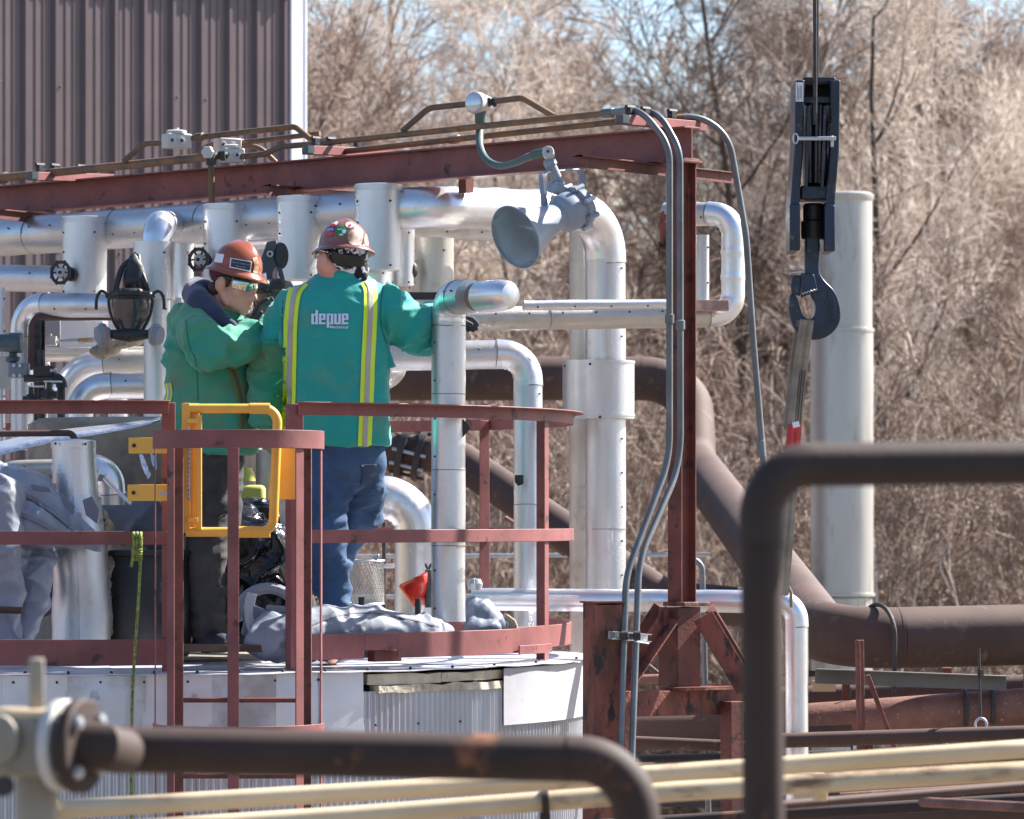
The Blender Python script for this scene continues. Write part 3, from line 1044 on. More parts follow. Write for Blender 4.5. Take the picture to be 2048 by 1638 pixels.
# ------------------------------------------------------------------ yellow swing gate
GY = 17.72
gt = thing('safety_gate', 'bright yellow self-closing safety gate across the ladder opening', 'gate', P(380, 1075, GY))
f0 = [P(372, 817, GY), P(556, 817, GY), P(546, 1064, GY), P(372, 1064, GY)]
part('gate_frame', MB().tube([p for p, _ in fillet(f0, .058, 10)], PX(9.5, GY), 16), YELLOW, gt, sharp=60)
part('sleeve', MB().tube([P(500, 817, GY), P(540, 817, GY)], PX(11, GY), 16), YELLOW, gt)
part('sleeve', MB().tube([P(478, 1064, GY), P(540, 1064, GY)], PX(11.5, GY), 16), YELLOW, gt)
mb = MB().prof(P(386, 1062, GY + .03), P(386, 807, GY + .03), [(-.026, 0), (.026, 0), (.026, .02), (-.026, .02)], up=V((0, -1, 0)))
part('hinge_channel', mb, YELLOW, gt, bevel=.003)
mb = MB().prof(P(372, 1066, GY - .01), P(372, 806, GY - .01), rect(.034, .012), up=V((0, -1, 0)))
part('hinge_plate', mb, YELLOW, gt, bevel=.003)
part('hinge_plate', MB().prof(P(398, 1060, GY - .012), P(398, 830, GY - .012), rect(.022, .03), up=V((0, -1, 0))), YELLOW, gt, bevel=.003)
mb = MB()
for y in (842, 1040):
    mb.box(P(385, y, GY - .03), (.045, .02, .02))
part('hinge_knuckle', mb, YELLOW, gt, bevel=.002)
mb = MB().tube([P(378, 855, GY - .035), P(378, 1000, GY - .035)], .005, 8)
for y in range(860, 1000, 9):
    mb.tube([P(374, y, GY - .035), P(382, y + 4, GY - .04)], .0035, 6)
part('hinge_spring', mb, GALV, gt)
for (x0, x1, y0, y1, hx) in ((257, 345, 875, 907, 268), (255, 348, 969, 1002, 267)):
    c = P((x0 + x1) / 2, (y0 + y1) / 2, GY + .07)
    mp = part('mounting_plate', MB().box(c, (PX(x1 - x0, GY), .007, PX(y1 - y0, GY))), YELLOW, gt, bevel=.002)
    part('bolt_hole', MB().lathe(P(hx, (y0 + y1) / 2, GY + .064), (0, -1, 0), [(.0085, 0), (.0085, .003), (0, .003)], 14), SCREW, mp)
part('u_bolt', MB().tube([P(320, 987, GY - .03), P(350, 987, GY - .03)], .006, 8), GALV, gt)
mb = MB().box(P(572, 945, GY + .06), (PX(40, GY), .006, PX(108, GY)))
part('strike_plate', mb, YELLOW, gt, bevel=.002)

# ------------------------------------------------------------------ red steel frame (turned 45 degrees)
D1 = V((-.7071, .7071, 0))                        # along the top beam, to the far left
D2 = V((.7071, .7071, 0))
cp = P(1364, 1205, 19.0)
top = zpx(322, 19)
colm = thing('steel_column', 'tall red primer steel column carrying the right end of the top beam', 'column', cp)
mb = MB().sweep([V((cp.x, cp.y, cp.z)), V((cp.x, cp.y, top))], ibeam(.098, .082, .007), fr=(D1, D2))
part('shaft', mb, RED_DARK, colm, bevel=.0015)
part('base_plate', MB().box(cp + V((.02, 0, -.006)), (.17, .13, .018), Matrix.Rotation(R(45), 3, 'Z')), RED_RUST, colm, bevel=.003)
part('cap_plate', MB().box(V((cp.x, cp.y, top - .006)), (.13, .13, .012), Matrix.Rotation(R(45), 3, 'Z')), RED_DARK, colm, bevel=.002)

b0 = V((cp.x, cp.y, 0)) - D1 * .06
b1 = b0 + D1 * 5.4
zb = (zpx(255, 19) + zpx(322, 19)) / 2
beam = thing('top_beam', 'long red primer steel beam running overhead from the column to the far left', 'beam', V((b0.x, b0.y, zb - .075)))
part('web_and_flanges', MB().prof(b0 + V((0, 0, zb)), b1 + V((0, 0, zb)), ibeam(.148, .1, .008), seg=6), RED, beam, bevel=.0015)
part('hanger_lug', MB().box(P(932, 367, 20.1), (.05, .05, .09), Matrix.Rotation(R(45), 3, 'Z')), RED_DARK, beam)

# outrigger angles under the beam and conduit brackets on top
arms = [((1157, 310, 18.62), (1468, 345, 19.6), 'cross_arm', 'red angle-iron cross arm under the beam beside the column top'),
        ((535, 369, 20.55), (735, 384, 21.3), 'cross_arm', 'red angle-iron cross arm under the beam above the capped pipe sleeves'),
        ((-40, 414, 21.6), (170, 436, 22.4), 'cross_arm', 'red angle-iron cross arm under the far left end of the beam')]
for a, b, nm, lb in arms:
    solo(nm, MB().prof(P(*a), P(*b), [(-.045, -.006), (.02, -.006), (.02, 0), (.004, 0), (.004, -.052), (-.003, -.052), (-.003, -.006), (-.045, -.006)][:-1]), RED_DARK, lb, 'angle iron', 'angle irons under the top beam', bevel=.001)
brks = [((1240, 237, 18.72), (1406, 251, 19.35), 'pink-red channel bracket holding the conduits above the column'),
        ((611, 298, 20.35), (778, 304, 20.95), 'pink-red channel bracket on the beam just right of the building edge'),
        ((60, 350, 21.6), (222, 355, 22.2), 'pink-red channel bracket on the far left of the beam')]
for a, b, lb in brks:
    r_ = thing('conduit_bracket', lb, 'bracket', P(*a), 'conduit brackets on the top beam')
    part('channel', MB().prof(P(*a), P(*b), [(-.022, -.026), (.022, -.026), (.022, .016), (-.022, .016)]), RED, r_, bevel=.002)
    part('end_cap', MB().box(P(a[0] + 6, a[1] + 1, a[2] + .01), (.04, .04, .036), Matrix.Rotation(R(45), 3, 'Z')), TEALINST, r_)
    for t in (.12, .3, .62):
        c = P(*a).lerp(P(*b), t) + V((0, 0, .03))
        mb = MB().box(c + V((0, 0, .006)), (.03, .03, .03), Matrix.Rotation(R(45), 3, 'Z')).rod(c - D2 * .025 + V((0, 0, .022)), c + D2 * .025 + V((0, 0, .022)), .011, 8)
        part('clamp', mb, DARKIRON, r_)

# lower frame: king post, braces, cross beam, stub post, leg
kp = P(1359, 1372, 19.0)
kr = Matrix.Rotation(R(42), 3, 'Z')
lf = thing('steel_trestle', 'rusty red trestle with two diagonal braces under the column', 'frame', V((kp.x, kp.y, .1)))
ux, uy = V((.82, .57, 0)), V((-.57, .82, 0))
z_t, z_b = zpx(1214, 19), zpx(1372, 19)
part('king_post', MB().sweep([V((kp.x, kp.y, z_b)), V((kp.x, kp.y, z_t))], ibeam(.13, .136, .009), fr=(uy, ux)), RED_DARK, lf, bevel=.0015)
part('web_plate', MB().sweep([V((kp.x, kp.y, z_b + .002)) - uy * .066, V((kp.x, kp.y, z_t - .002)) - uy * .066], rect(.124, .008), fr=(ux, uy)), RED_DARK, lf)
part('brace', MB().prof(P(1348, 1222, 18.93), P(1246, 1372, 18.72), [(-.03, -.035), (.03, -.035), (.03, -.028), (-.022, -.028), (-.022, .035), (-.03, .035)], up=V((.7, -.7, 0)), seg=3), RED_RUST, lf, bevel=.0015)
part('brace', MB().prof(P(1318, 1212, 19.1), P(1226, 1350, 19.1), rect(.05, .06), up=V((0, -1, 0))), RED_DARK, lf, bevel=.0015)
part('brace', MB().prof(P(1406, 1232, 18.93), P(1492, 1378, 18.93), rect(.09, .03), up=V((0, -1, 0))), RED_RUST, lf, bevel=.0015)
part('brace', MB().prof(P(1428, 1216, 19.02), P(1520, 1370, 19.2), [(-.03, -.035), (.03, -.035), (.03, .035), (.022, .035), (.022, -.028), (-.03, -.028)], up=V((.7, -.7, 0))), RED_DARK, lf, bevel=.0015)
part('splice_plate', MB().box(P(1395, 1376, 18.98), (.3, .16, .014), kr), RED_RUST, lf)
cb = [P(1240, 1408, 18.72), P(1500, 1403, 19.22)]
part('cross_beam', MB().prof(cb[0], cb[1], [(-.04, -.055), (.03, -.055), (.03, .055), (-.04, .055), (-.04, .004), (-.033, .004), (-.033, -.002), (-.04, -.002)]), RED_RUST, lf, bevel=.002)
lg = P(1464, 1380, 19.05)
part('leg', MB().sweep([V((lg.x, lg.y, .12)), V((lg.x, lg.y, lg.z - .05))], rect(.07, .08), fr=(ux, uy)), RED_DARK, lf, bevel=.002)
kl = P(1250, 1380, 19.0)
part('leg', MB().sweep([V((kl.x, kl.y, .12)), V((kl.x, kl.y, kl.z - .05))], rect(.05, .06), fr=(ux, uy)), RED_DARK, lf, bevel=.002)
sp = P(1205, 1206, 18.45)
sb = thing('stub_post', 'stout dark rusty red stub post at the right edge of the tank', 'post', V((sp.x, sp.y, .1)))
vx, vy = V((.93, .36, 0)), V((-.36, .93, 0))
part('shaft', MB().sweep([V((sp.x - .01, sp.y, .12)), V((sp.x, sp.y, sp.z))], ibeam(.13, .13, .01), fr=(vy, vx)), RED_RUST, sb, bevel=.002)
part('face_plate', MB().sweep([V((sp.x - .01, sp.y, .12)) - vy * .064, V((sp.x, sp.y, sp.z - .006)) - vy * .064], rect(.13, .012), fr=(vx, vy)), RED_RUST, sb, bevel=.002)
part('top_cap', MB().box(sp + V((0, 0, .004)), (.15, .15, .008), Matrix.Rotation(math.atan2(.36, .93), 3, 'Z')), RED_RUST, sb)
cl = thing('conduit_clamp', 'blue-grey strut clamp pinning two grey conduits to the stub post', 'clamp', P(1255, 1275, 18.4))
part('strut', MB().prof(P(1216, 1270, 18.36), P(1294, 1276, 18.5), chan(.035, .03, .004)), GALV, cl)
for x in (1249, 1274):
    part('strap', MB().lathe(P(x, 1271, 18.36), (1, 0, 0), [(.014, -.016), (.02, -.014), (.02, .014), (.014, .016)], 14), DARKIRON, cl)
part('bolt', MB().rod(P(1270, 1283, 18.36), P(1297, 1287, 18.42), .004, 8), GALV, cl)

# ------------------------------------------------------------------ rigid conduits
cr = PX(6.6, 19)


def conduit(label, pts, rad, fr, m=CONDUIT, coup=(), grey=None):
    """conduit thing; grey=(first index of the grey half)"""
    w_ = [P(*p) for p in pts]
    root = thing('conduit', label, 'conduit', w_[0])
    if grey is None:
        segs = [(0, len(w_), m)]
    else:
        segs = [(0, grey + 1, m), (grey, len(w_), CONDUIT_G)]
    for a, b, mm in segs:
        pth = resample([p for p, _ in fillet(w_[a:b], fr[a:b] if isinstance(fr, list) else fr, 10)], .2)
        part('conduit_length', MB().tube(pth, rad, 14), mm, root, sharp=60)
    for c, d in coup:
        c, d = P(*c), P(*d)
        part('coupling', MB().lathe(c, d - c, [(rad * 1.02, 0), (rad * 1.4, .003), (rad * 1.4, (d - c).length - .003), (rad * 1.02, (d - c).length)], 14), m if grey is None else CONDUIT_G, root)
    return root


conduit('rusty conduit rising from the far left to the hexagonal fitting above the beam', [(-80, 364, 22.3), (427, 313, 20.85)], PX(8.5, 21.5), .1, coup=[((-2, 357, 22.1), (12, 355, 22.05))])
conduit('conduit passing over the column then dropping down its face, nearer the left edge', [(636, 287, 20.6), (1216, 226, 19.0), (1280, 216, 18.76), (1339, 290, 18.68), (1339, 920, 18.68), (1252, 1150, 18.45), (1240, 1560, 18.3)], cr, [0, 1, .2, .2, .4, .4, 0], grey=1,
        coup=[((1205, 227, 19.02), (1226, 225, 18.97)), ((1339, 628, 18.68), (1339, 648, 18.68))])
conduit('second conduit dropping beside the column, bent forward to the stub post clamp', [(690, 303, 20.6), (1235, 243, 19.15), (1312, 214, 18.9), (1360, 300, 18.8), (1361, 930, 18.78), (1278, 1120, 18.5), (1262, 1560, 18.3)], cr, [0, .3, .2, .2, .4, .4, 0], grey=1,
        coup=[((900, 280, 20.05), (917, 278, 20.0)), ((1361, 640, 18.78), (1361, 660, 18.78))])
conduit('grey conduit sweeping outward from the column top and down past the silver loop', [(1345, 236, 19.25), (1366, 234, 19.26), (1450, 226, 19.3), (1492, 470, 19.3), (1507, 690, 19.3), (1530, 960, 19.3), (1560, 1300, 19.3)], cr * 1.02, [0, .1, .3, .9, 2, 2, 0], grey=1, coup=[((1521, 880, 19.3), (1524, 915, 19.3))])
conduit('rusty conduit looping from the left box up to the grey junction box', [(248, 322, 21.3), (290, 287, 21.2), (330, 285, 21.1)], cr, .1)
conduit('rusty conduit running from the upper junction box over the building edge to the beam bracket', [(384, 276, 21.0), (590, 253, 20.8), (628, 284, 20.7), (665, 280, 20.6)], cr, [0, .06, .06, 0], coup=[((392, 275, 21.0), (407, 273, 20.98))])
conduit('rusty conduit leaving the lower junction box with a small offset bend', [(465, 315, 20.85), (530, 308, 20.8), (562, 293, 20.75), (640, 287, 20.6)], cr, .1)
conduit('thin rusty conduit arching behind the junction boxes', [(395, 312, 21.2), (412, 292, 21.2), (440, 284, 21.2), (520, 294, 21.2), (552, 325, 21.2)], cr * .9, .12)
conduit('dark rusty conduit crossing in front of the white building corner', [(470, 287, 21.1), (640, 267, 20.9)], cr * .9, .1, coup=[((476, 286, 21.1), (487, 285, 21.08))])
conduit('rusty conduit bent up from the beam to the left of the round sensor head', [(805, 262, 20.1), (858, 216, 20.0), (942, 207, 19.8)], cr, .12)
conduit('rusty conduit bent down from the right of the round sensor head', [(985, 203, 19.75), (1045, 196, 19.6), (1110, 234, 19.4)], cr, .1)
conduit('vertical rusty conduit hanging from the hexagonal fitting', [(422, 322, 21.02), (425, 440, 21.02)], PX(6.5, 21), .1)


def jbox(label, x0, y0, x1, y1, Y, cover=True):
    r_ = thing('junction_box', label, 'junction box', P((x0 + x1) / 2, y1, Y), 'grey junction boxes on the beam')
    rot = Matrix.Rotation(R(28), 3, 'Z')
    c = P((x0 + x1) / 2, (y0 + y1) / 2, Y)
    wd_ = PX(x1 - x0, Y) * .78
    part('housing', MB().box(c, (wd_, wd_ * .75, PX(y1 - y0, Y))), LGREY, r_, bevel=.006) if False else part('housing', MB().box(c, (wd_, wd_ * .7, PX(y1 - y0, Y)), rot), LGREY, r_, bevel=.006)
    if cover:
        part('cover', MB().lathe(c + V((0, 0, PX(y1 - y0, Y) / 2)), (0, 0, 1), [(wd_ * .4, 0), (wd_ * .4, .014), (wd_ * .34, .018), (.012, .018), (.012, .03), (0, .03)], 20), LGREY, r_)
    for dx in (-.028, .022):
        q = c + rot @ V((dx - wd_ * .12, -wd_ * .35, 0))
        part('conduit_hub', MB().lathe(q, rot @ V((0, -1, 0)), [(.018, -.002), (.018, .004), (.012, .005), (.008, .001), (0, .001)], 14), LGREY, r_)
        part('plug', MB().lathe(q, rot @ V((0, -1, 0)), [(.007, 0), (.007, .0035), (0, .0035)], 8), SCREW, r_)


jbox('grey junction box with a round cover, higher of the group above the beam', 320, 268, 386, 297, 21.0)
jbox('grey junction box half hidden behind the hexagonal fitting', 424, 277, 486, 306, 21.05, False)
jbox('grey junction box with a round cover, lower right beside the hexagonal fitting', 436, 297, 492, 325, 20.85)
hx = thing('conduit_fitting', 'dark tee fitting with a pale hexagonal plug facing forward', 'fitting', P(422, 318, 20.72))
part('body', MB().tube([P(422, 330, 20.75), P(422, 300, 20.75)], .024, 12).tube([P(424, 312, 20.75), P(452, 310, 20.8)], .019, 12), DARKIRON, hx)
part('hex_plug', MB().lathe(P(417, 305, 20.72), (-.35, -1, .1), [(.031, 0), (.031, .02), (.026, .024), (0, .024)], 6), LGREY, hx, smooth=False)
part('union_nut', MB().lathe(P(440, 311, 20.77), (1, 0, .05), [(.026, 0), (.026, .025)], 8), SCREW, hx)

# sensor head
sh = thing('sensor_head', 'round grey sensor head with a glass face, standing above the beam', 'sensor', P(960, 240, 19.75))
ax = V((-.55, -.8, .04)).normalized()
c0 = P(958, 207, 19.75)
part('housing', MB().lathe(c0 - ax * .06, ax, [(.02, -.01), (.042, 0), (.046, .05), (.05, .06), (.05, .1), (.046, .104)], 28), LGREY, sh)
part('glass_face', MB().lathe(c0 + ax * .043, ax, [(.043, 0), (.043, .004), (.036, .007), (0, .007)], 28), GLASSG, sh)
part('neck', MB().lathe(P(961, 232, 19.75), (0, 0, -1), [(.03, -.02), (.026, 0), (.026, .03), (.02, .035), (.02, .06), (.014, .065), (.014, .13)], 16), GREENHOSE, sh)
part('side_gland', MB().lathe(P(974, 204, 19.74), (1, .1, .02), [(.022, 0), (.022, .014), (.017, .016), (.017, .024), (.023, .026), (.023, .042), (.016, .046)], 10), BLACK, sh)
part('red_tag', MB().lathe(P(972, 205, 19.745), (1, .1, .02), [(.0235, 0), (.0235, .006)], 12), LABELRED, sh)

# horn loudspeaker
hn = thing('horn_loudspeaker', 'grey horn loudspeaker hanging under the top beam, mouth turned to the left', 'loudspeaker', P(1100, 540, 19.0))
hm = P(1032, 474, 18.74)
ht = P(1118, 432, 18.91)
hax = (hm - ht).normalized()
hl = (hm - ht).length
bell = [(.06, -.02)] + [(.06 + (.142 - .06) * (t ** 1.5), hl * t) for t in [i / 14 for i in range(15)]]
ro = bell[-1][0]
bell += [(ro + .004, hl + .002), (ro + .002, hl + .006)]
inn = [(.140, hl + .004)] + [(.052 + (.138 - .052) * (t ** 1.5), hl * t) for t in [1 - i / 14 for i in range(15)]]
part('bell', MB().lathe(ht, hax, bell + inn[:1], 44), HORN, hn, sharp=60)
part('bell_inside', MB().lathe(ht, hax, inn + [(0, .002)], 44), HORN_IN, hn, sharp=60)
part('tone_plug', MB().lathe(ht + hax * .06, hax, [(.03, 0), (.03, .1), (.02, .13), (0, .13)], 18), HORN, hn)
part('blue_clip', MB().ball(P(1064, 484, 18.8), .012, 10), STKBLUE, hn)
bx = -hax
part('driver_body', MB().lathe(ht, bx, [(.056, -.012), (.07, .0), (.084, .02), (.088, .06), (.084, .1), (.098, .104), (.098, .12), (.094, .125), (.094, .14), (.06, .15)], 32), HORN, hn)
for k in range(8):
    a = 2 * math.pi * k / 8 + .3
    _, s_, u_ = frame(bx)
    q = ht + bx * .09 + (s_ * math.cos(a) + u_ * math.sin(a)) * .098
    part('lug', MB().tube([q, q + bx * .055], .012, 10).tube([q - bx * .008, q], .008, 6), HORN if k % 2 else GALV, hn)
part('terminal_box', MB().box(P(1126, 382, 19.0), (.12, .11, .05), Matrix.Rotation(R(20), 3, 'Y') @ Matrix.Rotation(R(25), 3, 'Z')), HORN, hn, bevel=.012)
part('name_plate', MB().box(P(1110, 400, 18.905), (.045, .004, .04), Matrix.Rotation(R(18), 3, 'Z') @ Matrix.Rotation(R(12), 3, 'Y')), LGREY, hn)
part('conduit_nipple', MB().tube([P(1096, 318, 18.98), P(1120, 370, 19.0)], .024, 14).tube([P(1098, 322, 18.98), P(1103, 332, 18.98)], .03, 10), HORN, hn)
part('elbow_cover', MB().lathe(P(1096, 303, 18.93), (-.1, -1, .25), [(.026, -.05), (.026, 0), (.024, .003), (0, .003)], 22), LGREY, hn)
part('cover_screw', MB().lathe(P(1096, 303, 18.925), (-.1, -1, .25), [(.006, 0), (.006, .005), (0, .005)], 8), SCREW, hn)
yk = [p for p, _ in fillet([P(1089, 412, 18.93), P(1084, 345, 18.93), P(1163, 338, 19.1), P(1166, 395, 19.1), P(1158, 424, 19.05)], .035, 6)]
part('yoke', MB().sweep(yk, rect(.034, .005), up=V((.3, -1, 0)).normalized()), HORN, hn) if False else part('yoke', MB().tube(yk, .004, 8, rfun=lambda t, d: 1 + 3.4 * abs(d.dot(V((.85, .45, 0)).normalized()))), HORN, hn)
part('pivot_bolt', MB().lathe(P(1156, 424, 18.93), (.2, -1, -.1), [(.018, 0), (.018, .012), (.012, .013), (.012, .022), (0, .022)], 12), DARKIRON, hn)
fx = thing('flexible_conduit', 'dark green flexible conduit drooping from the sensor head to the horn', 'conduit', P(960, 262, 19.7))
fpts = [P(960, 258, 19.72), P(960, 292, 19.6), P(972, 318, 19.5), P(996, 331, 19.4), P(1025, 327, 19.25), P(1062, 312, 19.05), P(1094, 304, 18.98)]


def spline(pts, n=8):
    out = []
    m_ = len(pts)
    for i in range(m_ - 1):
        p0, p1, p2, p3 = pts[max(i - 1, 0)], pts[i], pts[i + 1], pts[min(i + 2, m_ - 1)]
        for k in range(n):
            t = k / n
            out.append(.5 * ((2 * p1) + (p2 - p0) * t + (2 * p0 - 5 * p1 + 4 * p2 - p3) * t * t + (3 * p1 - p0 - 3 * p2 + p3) * t ** 3))
    out.append(pts[-1])
    return out


part('hose', MB().tube(spline(fpts), .0165, 14), GREENHOSE, fx)
part('end_fitting', MB().lathe(P(960, 258, 19.72), (0, 0, -1), [(.018, -.01), (.021, 0), (.021, .025), (.018, .03)], 14), GREENHOSE, fx)
part('end_fitting', MB().tube([P(1066, 310, 19.03), P(1090, 304, 18.99)], .0205, 12), GREENHOSE, fx)
part('warning_tag', MB().tube([P(1054, 315, 19.1), P(1063, 312, 19.05)], .0175, 14), LABELRED, fx)
# ------------------------------------------------------------------ insulated silver pipes
pipe_run('long silver-jacketed header pipe under the top beam, turning right and dropping beyond the horn', [(-90, 481, 22.45), (848, 414, 20.05), (1211, 425, 20.95), (1212, 1330, 20.95)], .0965, [0, .2, .21, 0], crimp=.10, seed=3, seam=.62)
pipe_run('silver-jacketed riser standing close behind the tall dropper with the square sleeve', [(1166, 455, 21.35), (1167, 1330, 21.35)], PX(27, 21.35), .1, m=SILVER_DULL, seed=4)
sl_ = thing('pipe_sleeve', 'wide pale box sleeve wrapped round both tall silver risers', 'pipe sleeve', P(1197, 838, 21))
mb = MB()
pr = []
c = P(1197, 780, 21.05)
for k in range(40):
    a = 2 * math.pi * k / 40
    ca, sa = math.cos(a), math.sin(a)
    pr.append((math.copysign(abs(ca) ** .75, ca) * PX(72, 21), math.copysign(abs(sa) ** .8, sa) * .25))
mb.sweep([V((c.x, c.y, zpx(838, 21) + (zpx(722, 21) - zpx(838, 21)) * k / 6)) for k in range(7)], pr, fr=(V((1, 0, 0)), V((0, 1, 0))))
part('shell', mb, SILVER, sl_)
for yy in (727, 833):
    part('rim', MB().sweep([V((c.x, c.y, zpx(yy, 21))), V((c.x, c.y, zpx(yy - 5, 21)))], [(x * 1.02, y * 1.02) for x, y in pr], fr=(V((1, 0, 0)), V((0, 1, 0)))), SILVER, sl_)
sc = MB()
for x, y in ((1130, 732), (1150, 833), (1200, 834), (1235, 833), (1262, 760), (1264, 785), (1262, 810), (1136, 836), (1180, 728)):
    u = (x - 1197) / 72
    sc.ball(P(x, y, 21.05 - .25 * math.sqrt(max(0, 1 - u * u)) ** .8 - .004), .007, 6)
part('screws', sc, SCREW, sl_, kind='stuff')


def can(label, x, y0, y1, wpx, Y, rim=True, m=None, lean=0, name='pipe_sleeve', holes=1):
    r_ = thing(name, label, 'pipe sleeve', P(x, y1, Y), 'capped sleeves along the header')
    rad = PX(wpx / 2, Y)
    a, b = P(x + lean, y1, Y), P(x, y0, Y)
    part('shell', MB().tube(resample([a, b], .06), rad, 40, lap=.03, dent=.003), m or SILVER, r_, sharp=50)
    if rim:
        n = 90
        part('lid_rim', MB().lathe(b - V((0, 0, .028)), (0, 0, 1), [(rad * 1.0, 0), (rad * 1.045, .001), (rad * 1.05, .028), (rad * 1.0, .031), (rad * .4, .036), (0, .037)], n), m or SILVER, r_)
        mb = MB()
        for k in range(72):
            an = 2 * math.pi * k / 72
            mb.box(b + V((math.cos(an) * rad * 1.05, math.sin(an) * rad * 1.05, -.014)), (.0025, .004, .024), Matrix.Rotation(an, 3, 'Z'))
        part('rim_crimps', mb, m or SILVER, r_, kind='stuff')
    sc = MB()
    for k in range(4):
        t = (k + .2) / 4
        sc.ball(a.lerp(b, t) + V((-rad * .9, -rad * .5, 0)), .0055, 6)
        if k in (0, 3):
            sc.ball(a.lerp(b, t) + V((rad * .55, -rad * .88, 0)), .0055, 6)
    part('screws', sc, SCREW, r_, kind='stuff')
    return r_, a, b, rad


can('silver sleeve capped with a crimped lid, far left, beside a round handwheel', 169, 435, 592, 88, 21.5)
can('silver sleeve with a crimped lid behind the kneeling-height brown helmet of the left worker', 452, 410, 585, 89, 20.85)
can('silver sleeve with a scuffed face above the hanging mask between the two workers', 600, 394, 560, 89, 20.5)
can('silver sleeve with a crimped lid just right of the sticker-covered helmet', 757, 370, 541, 92, 20.1)
can('plain silver sleeve under the chrome elbow behind the left mask', 309, 484, 600, 82, 20.72, rim=False)
can('narrow silver sleeve in sunlight between mask and handwheel', 366, 482, 602, 42, 21.25, rim=False)
can('silver sleeve without a lid, right of the sticker-covered helmet and lit on its edge', 806, 440, 572, 46, 20.35, rim=False)
can('plain silver sleeve standing apart under the header, with a dark valve stub', 866, 477, 605, 82, 20.5, rim=False, m=SILVER_DULL)
can('shiny silver sleeve piece right above the shoulder of the right worker', 748, 535, 600, 72, 20.25, rim=False, m=CHROME)
pipe_run('silver pipe passing behind the header between the capped sleeves', [(800, 455, 21.0), (1010, 458, 21.0)], PX(24, 21), .1, m=SILVER_DULL, seed=9)
pipe_run('chrome elbow dropping from the header into the plain sleeve', [(352, 449, 21.3), (316, 452, 20.74), (313, 500, 20.72)], PX(29, 20.8), .09, crimp=.06, seed=5, screws=False)
pipe_run('slim silver riser behind the left worker', [(313, 592, 20.72), (313, 900, 20.72)], PX(25, 20.7), .1, seed=6)
pipe_run('narrow silver riser in bright sun right beside the slim riser', [(356, 596, 20.9), (354, 900, 20.9)], PX(15, 21), .1, seed=7)
pipe_run('horizontal silver pipe entering from the left edge level with the handwheel', [(-80, 553, 22.0), (180, 560, 21.65)], PX(26, 21.8), .1, seed=8, crimp=.1)
pipe_run('chrome elbow pipe turning down at the far left below the handwheel', [(335, 610, 21.0), (45, 611, 21.5), (46, 900, 21.5)], PX(24, 21.4), [0, .12, 0], crimp=.07, seed=10)
pipe_run('thin pale pipe cut by the left picture edge', [(2, 575, 21.4), (2, 900, 21.4)], PX(9, 21.4), .1, seed=11)
pipe_run('large silver bend with torn insulation behind the left worker', [(340, 727, 21.5), (138, 732, 21.6), (118, 900, 21.6)], PX(29, 21.6), [0, .19, 0], crimp=.05, seed=12, m=SILVER_DULL)
pipe_run('bright chrome elbow in front of the large bend, above the left guardrail', [(340, 771, 21.15), (159, 772, 21.15), (160, 905, 21.15)], PX(26, 21.15), [0, .13, 0], crimp=.05, seed=13)
pipe_run('silver pipe with a bright top, half hidden by the standing front pipe', [(700, 714, 20.15), (1056, 708, 20.25), (1057, 1262, 20.15)], PX(28.5, 20.2), [0, .12, 0], crimp=.1, seed=14)
pipe_run('long silver pipe crossing behind the front elbow towards the red column', [(760, 640, 19.9), (1466, 630, 20.35), (1466, 428, 20.35), (1330, 428, 20.5)], PX(23.5, 20.2), [0, .10, .10, 0], crimp=.09, seed=15, m=SILVER_DULL)
pipe_run('slim silver riser tucked behind the red column', [(1405, 470, 20.45), (1405, 612, 20.45)], PX(13, 20.4), .1, seed=16)
pipe_run('small silver cover pipe lying along the top of the long silver pipe', [(1047, 611, 19.75), (1340, 608, 19.95)], PX(10, 19.9), .1, seed=17, band=False)
pipe_run('silver bend below the jacket hem, going down behind the front pipe', [(690, 994, 20.75), (832, 995, 20.75), (833, 1275, 20.75)], PX(42, 20.75), [0, .17, 0], crimp=.1, seed=18)
pipe_run('stubby silver bend low behind the right worker elbow', [(770, 716, 20.7), (800, 738, 20.6), (770, 752, 20.6)], PX(26, 20.6), .1, seed=19, screws=False)
pipe_run('low silver pipe running behind the red trestle and turning down near the dark pipe', [(945, 1198, 19.75), (1593, 1204, 19.5), (1595, 1720, 19.5)], PX(22.5, 19.5), [0, .085, 0], crimp=.0, seed=20, m=CHROME, em=CHROME, screws=False, seam=1.3)
pipe_run('short silver stub under the low pipe beside the rear guardrail post', [(1057, 1215, 20.2), (1057, 1262, 20.2)], PX(31, 20.2), .1, m=WOOL, seed=21, screws=False)
pipe_run('silver riser standing behind the left mask', [(236, 615, 21.7), (236, 900, 21.7)], PX(19, 21.7), .1, seed=41)
pipe_run('silver pipe crossing low behind the strut post at the far left', [(-60, 712, 22.0), (330, 706, 22.0)], PX(14, 22), .1, seed=42, m=SILVER_DULL)
pipe_run('silver pipe crossing at shoulder height behind the left mask', [(170, 655, 21.95), (420, 650, 21.95)], PX(20, 22), .1, seed=43)
pipe_run('pale riser at the far left behind the transmitter', [(88, 580, 22.1), (88, 900, 22.1)], PX(12, 22), .1, seed=44, m=SILVER_DULL)
pipe_run('silver pipe seen between the capped sleeves behind the handwheel', [(330, 500, 21.7), (720, 480, 21.2)], PX(18, 21.5), .1, seed=45)
pipe_run('silver riser between the two workers behind the hanging mask', [(520, 500, 20.9), (520, 860, 20.9)], PX(24, 20.9), .1, seed=46)
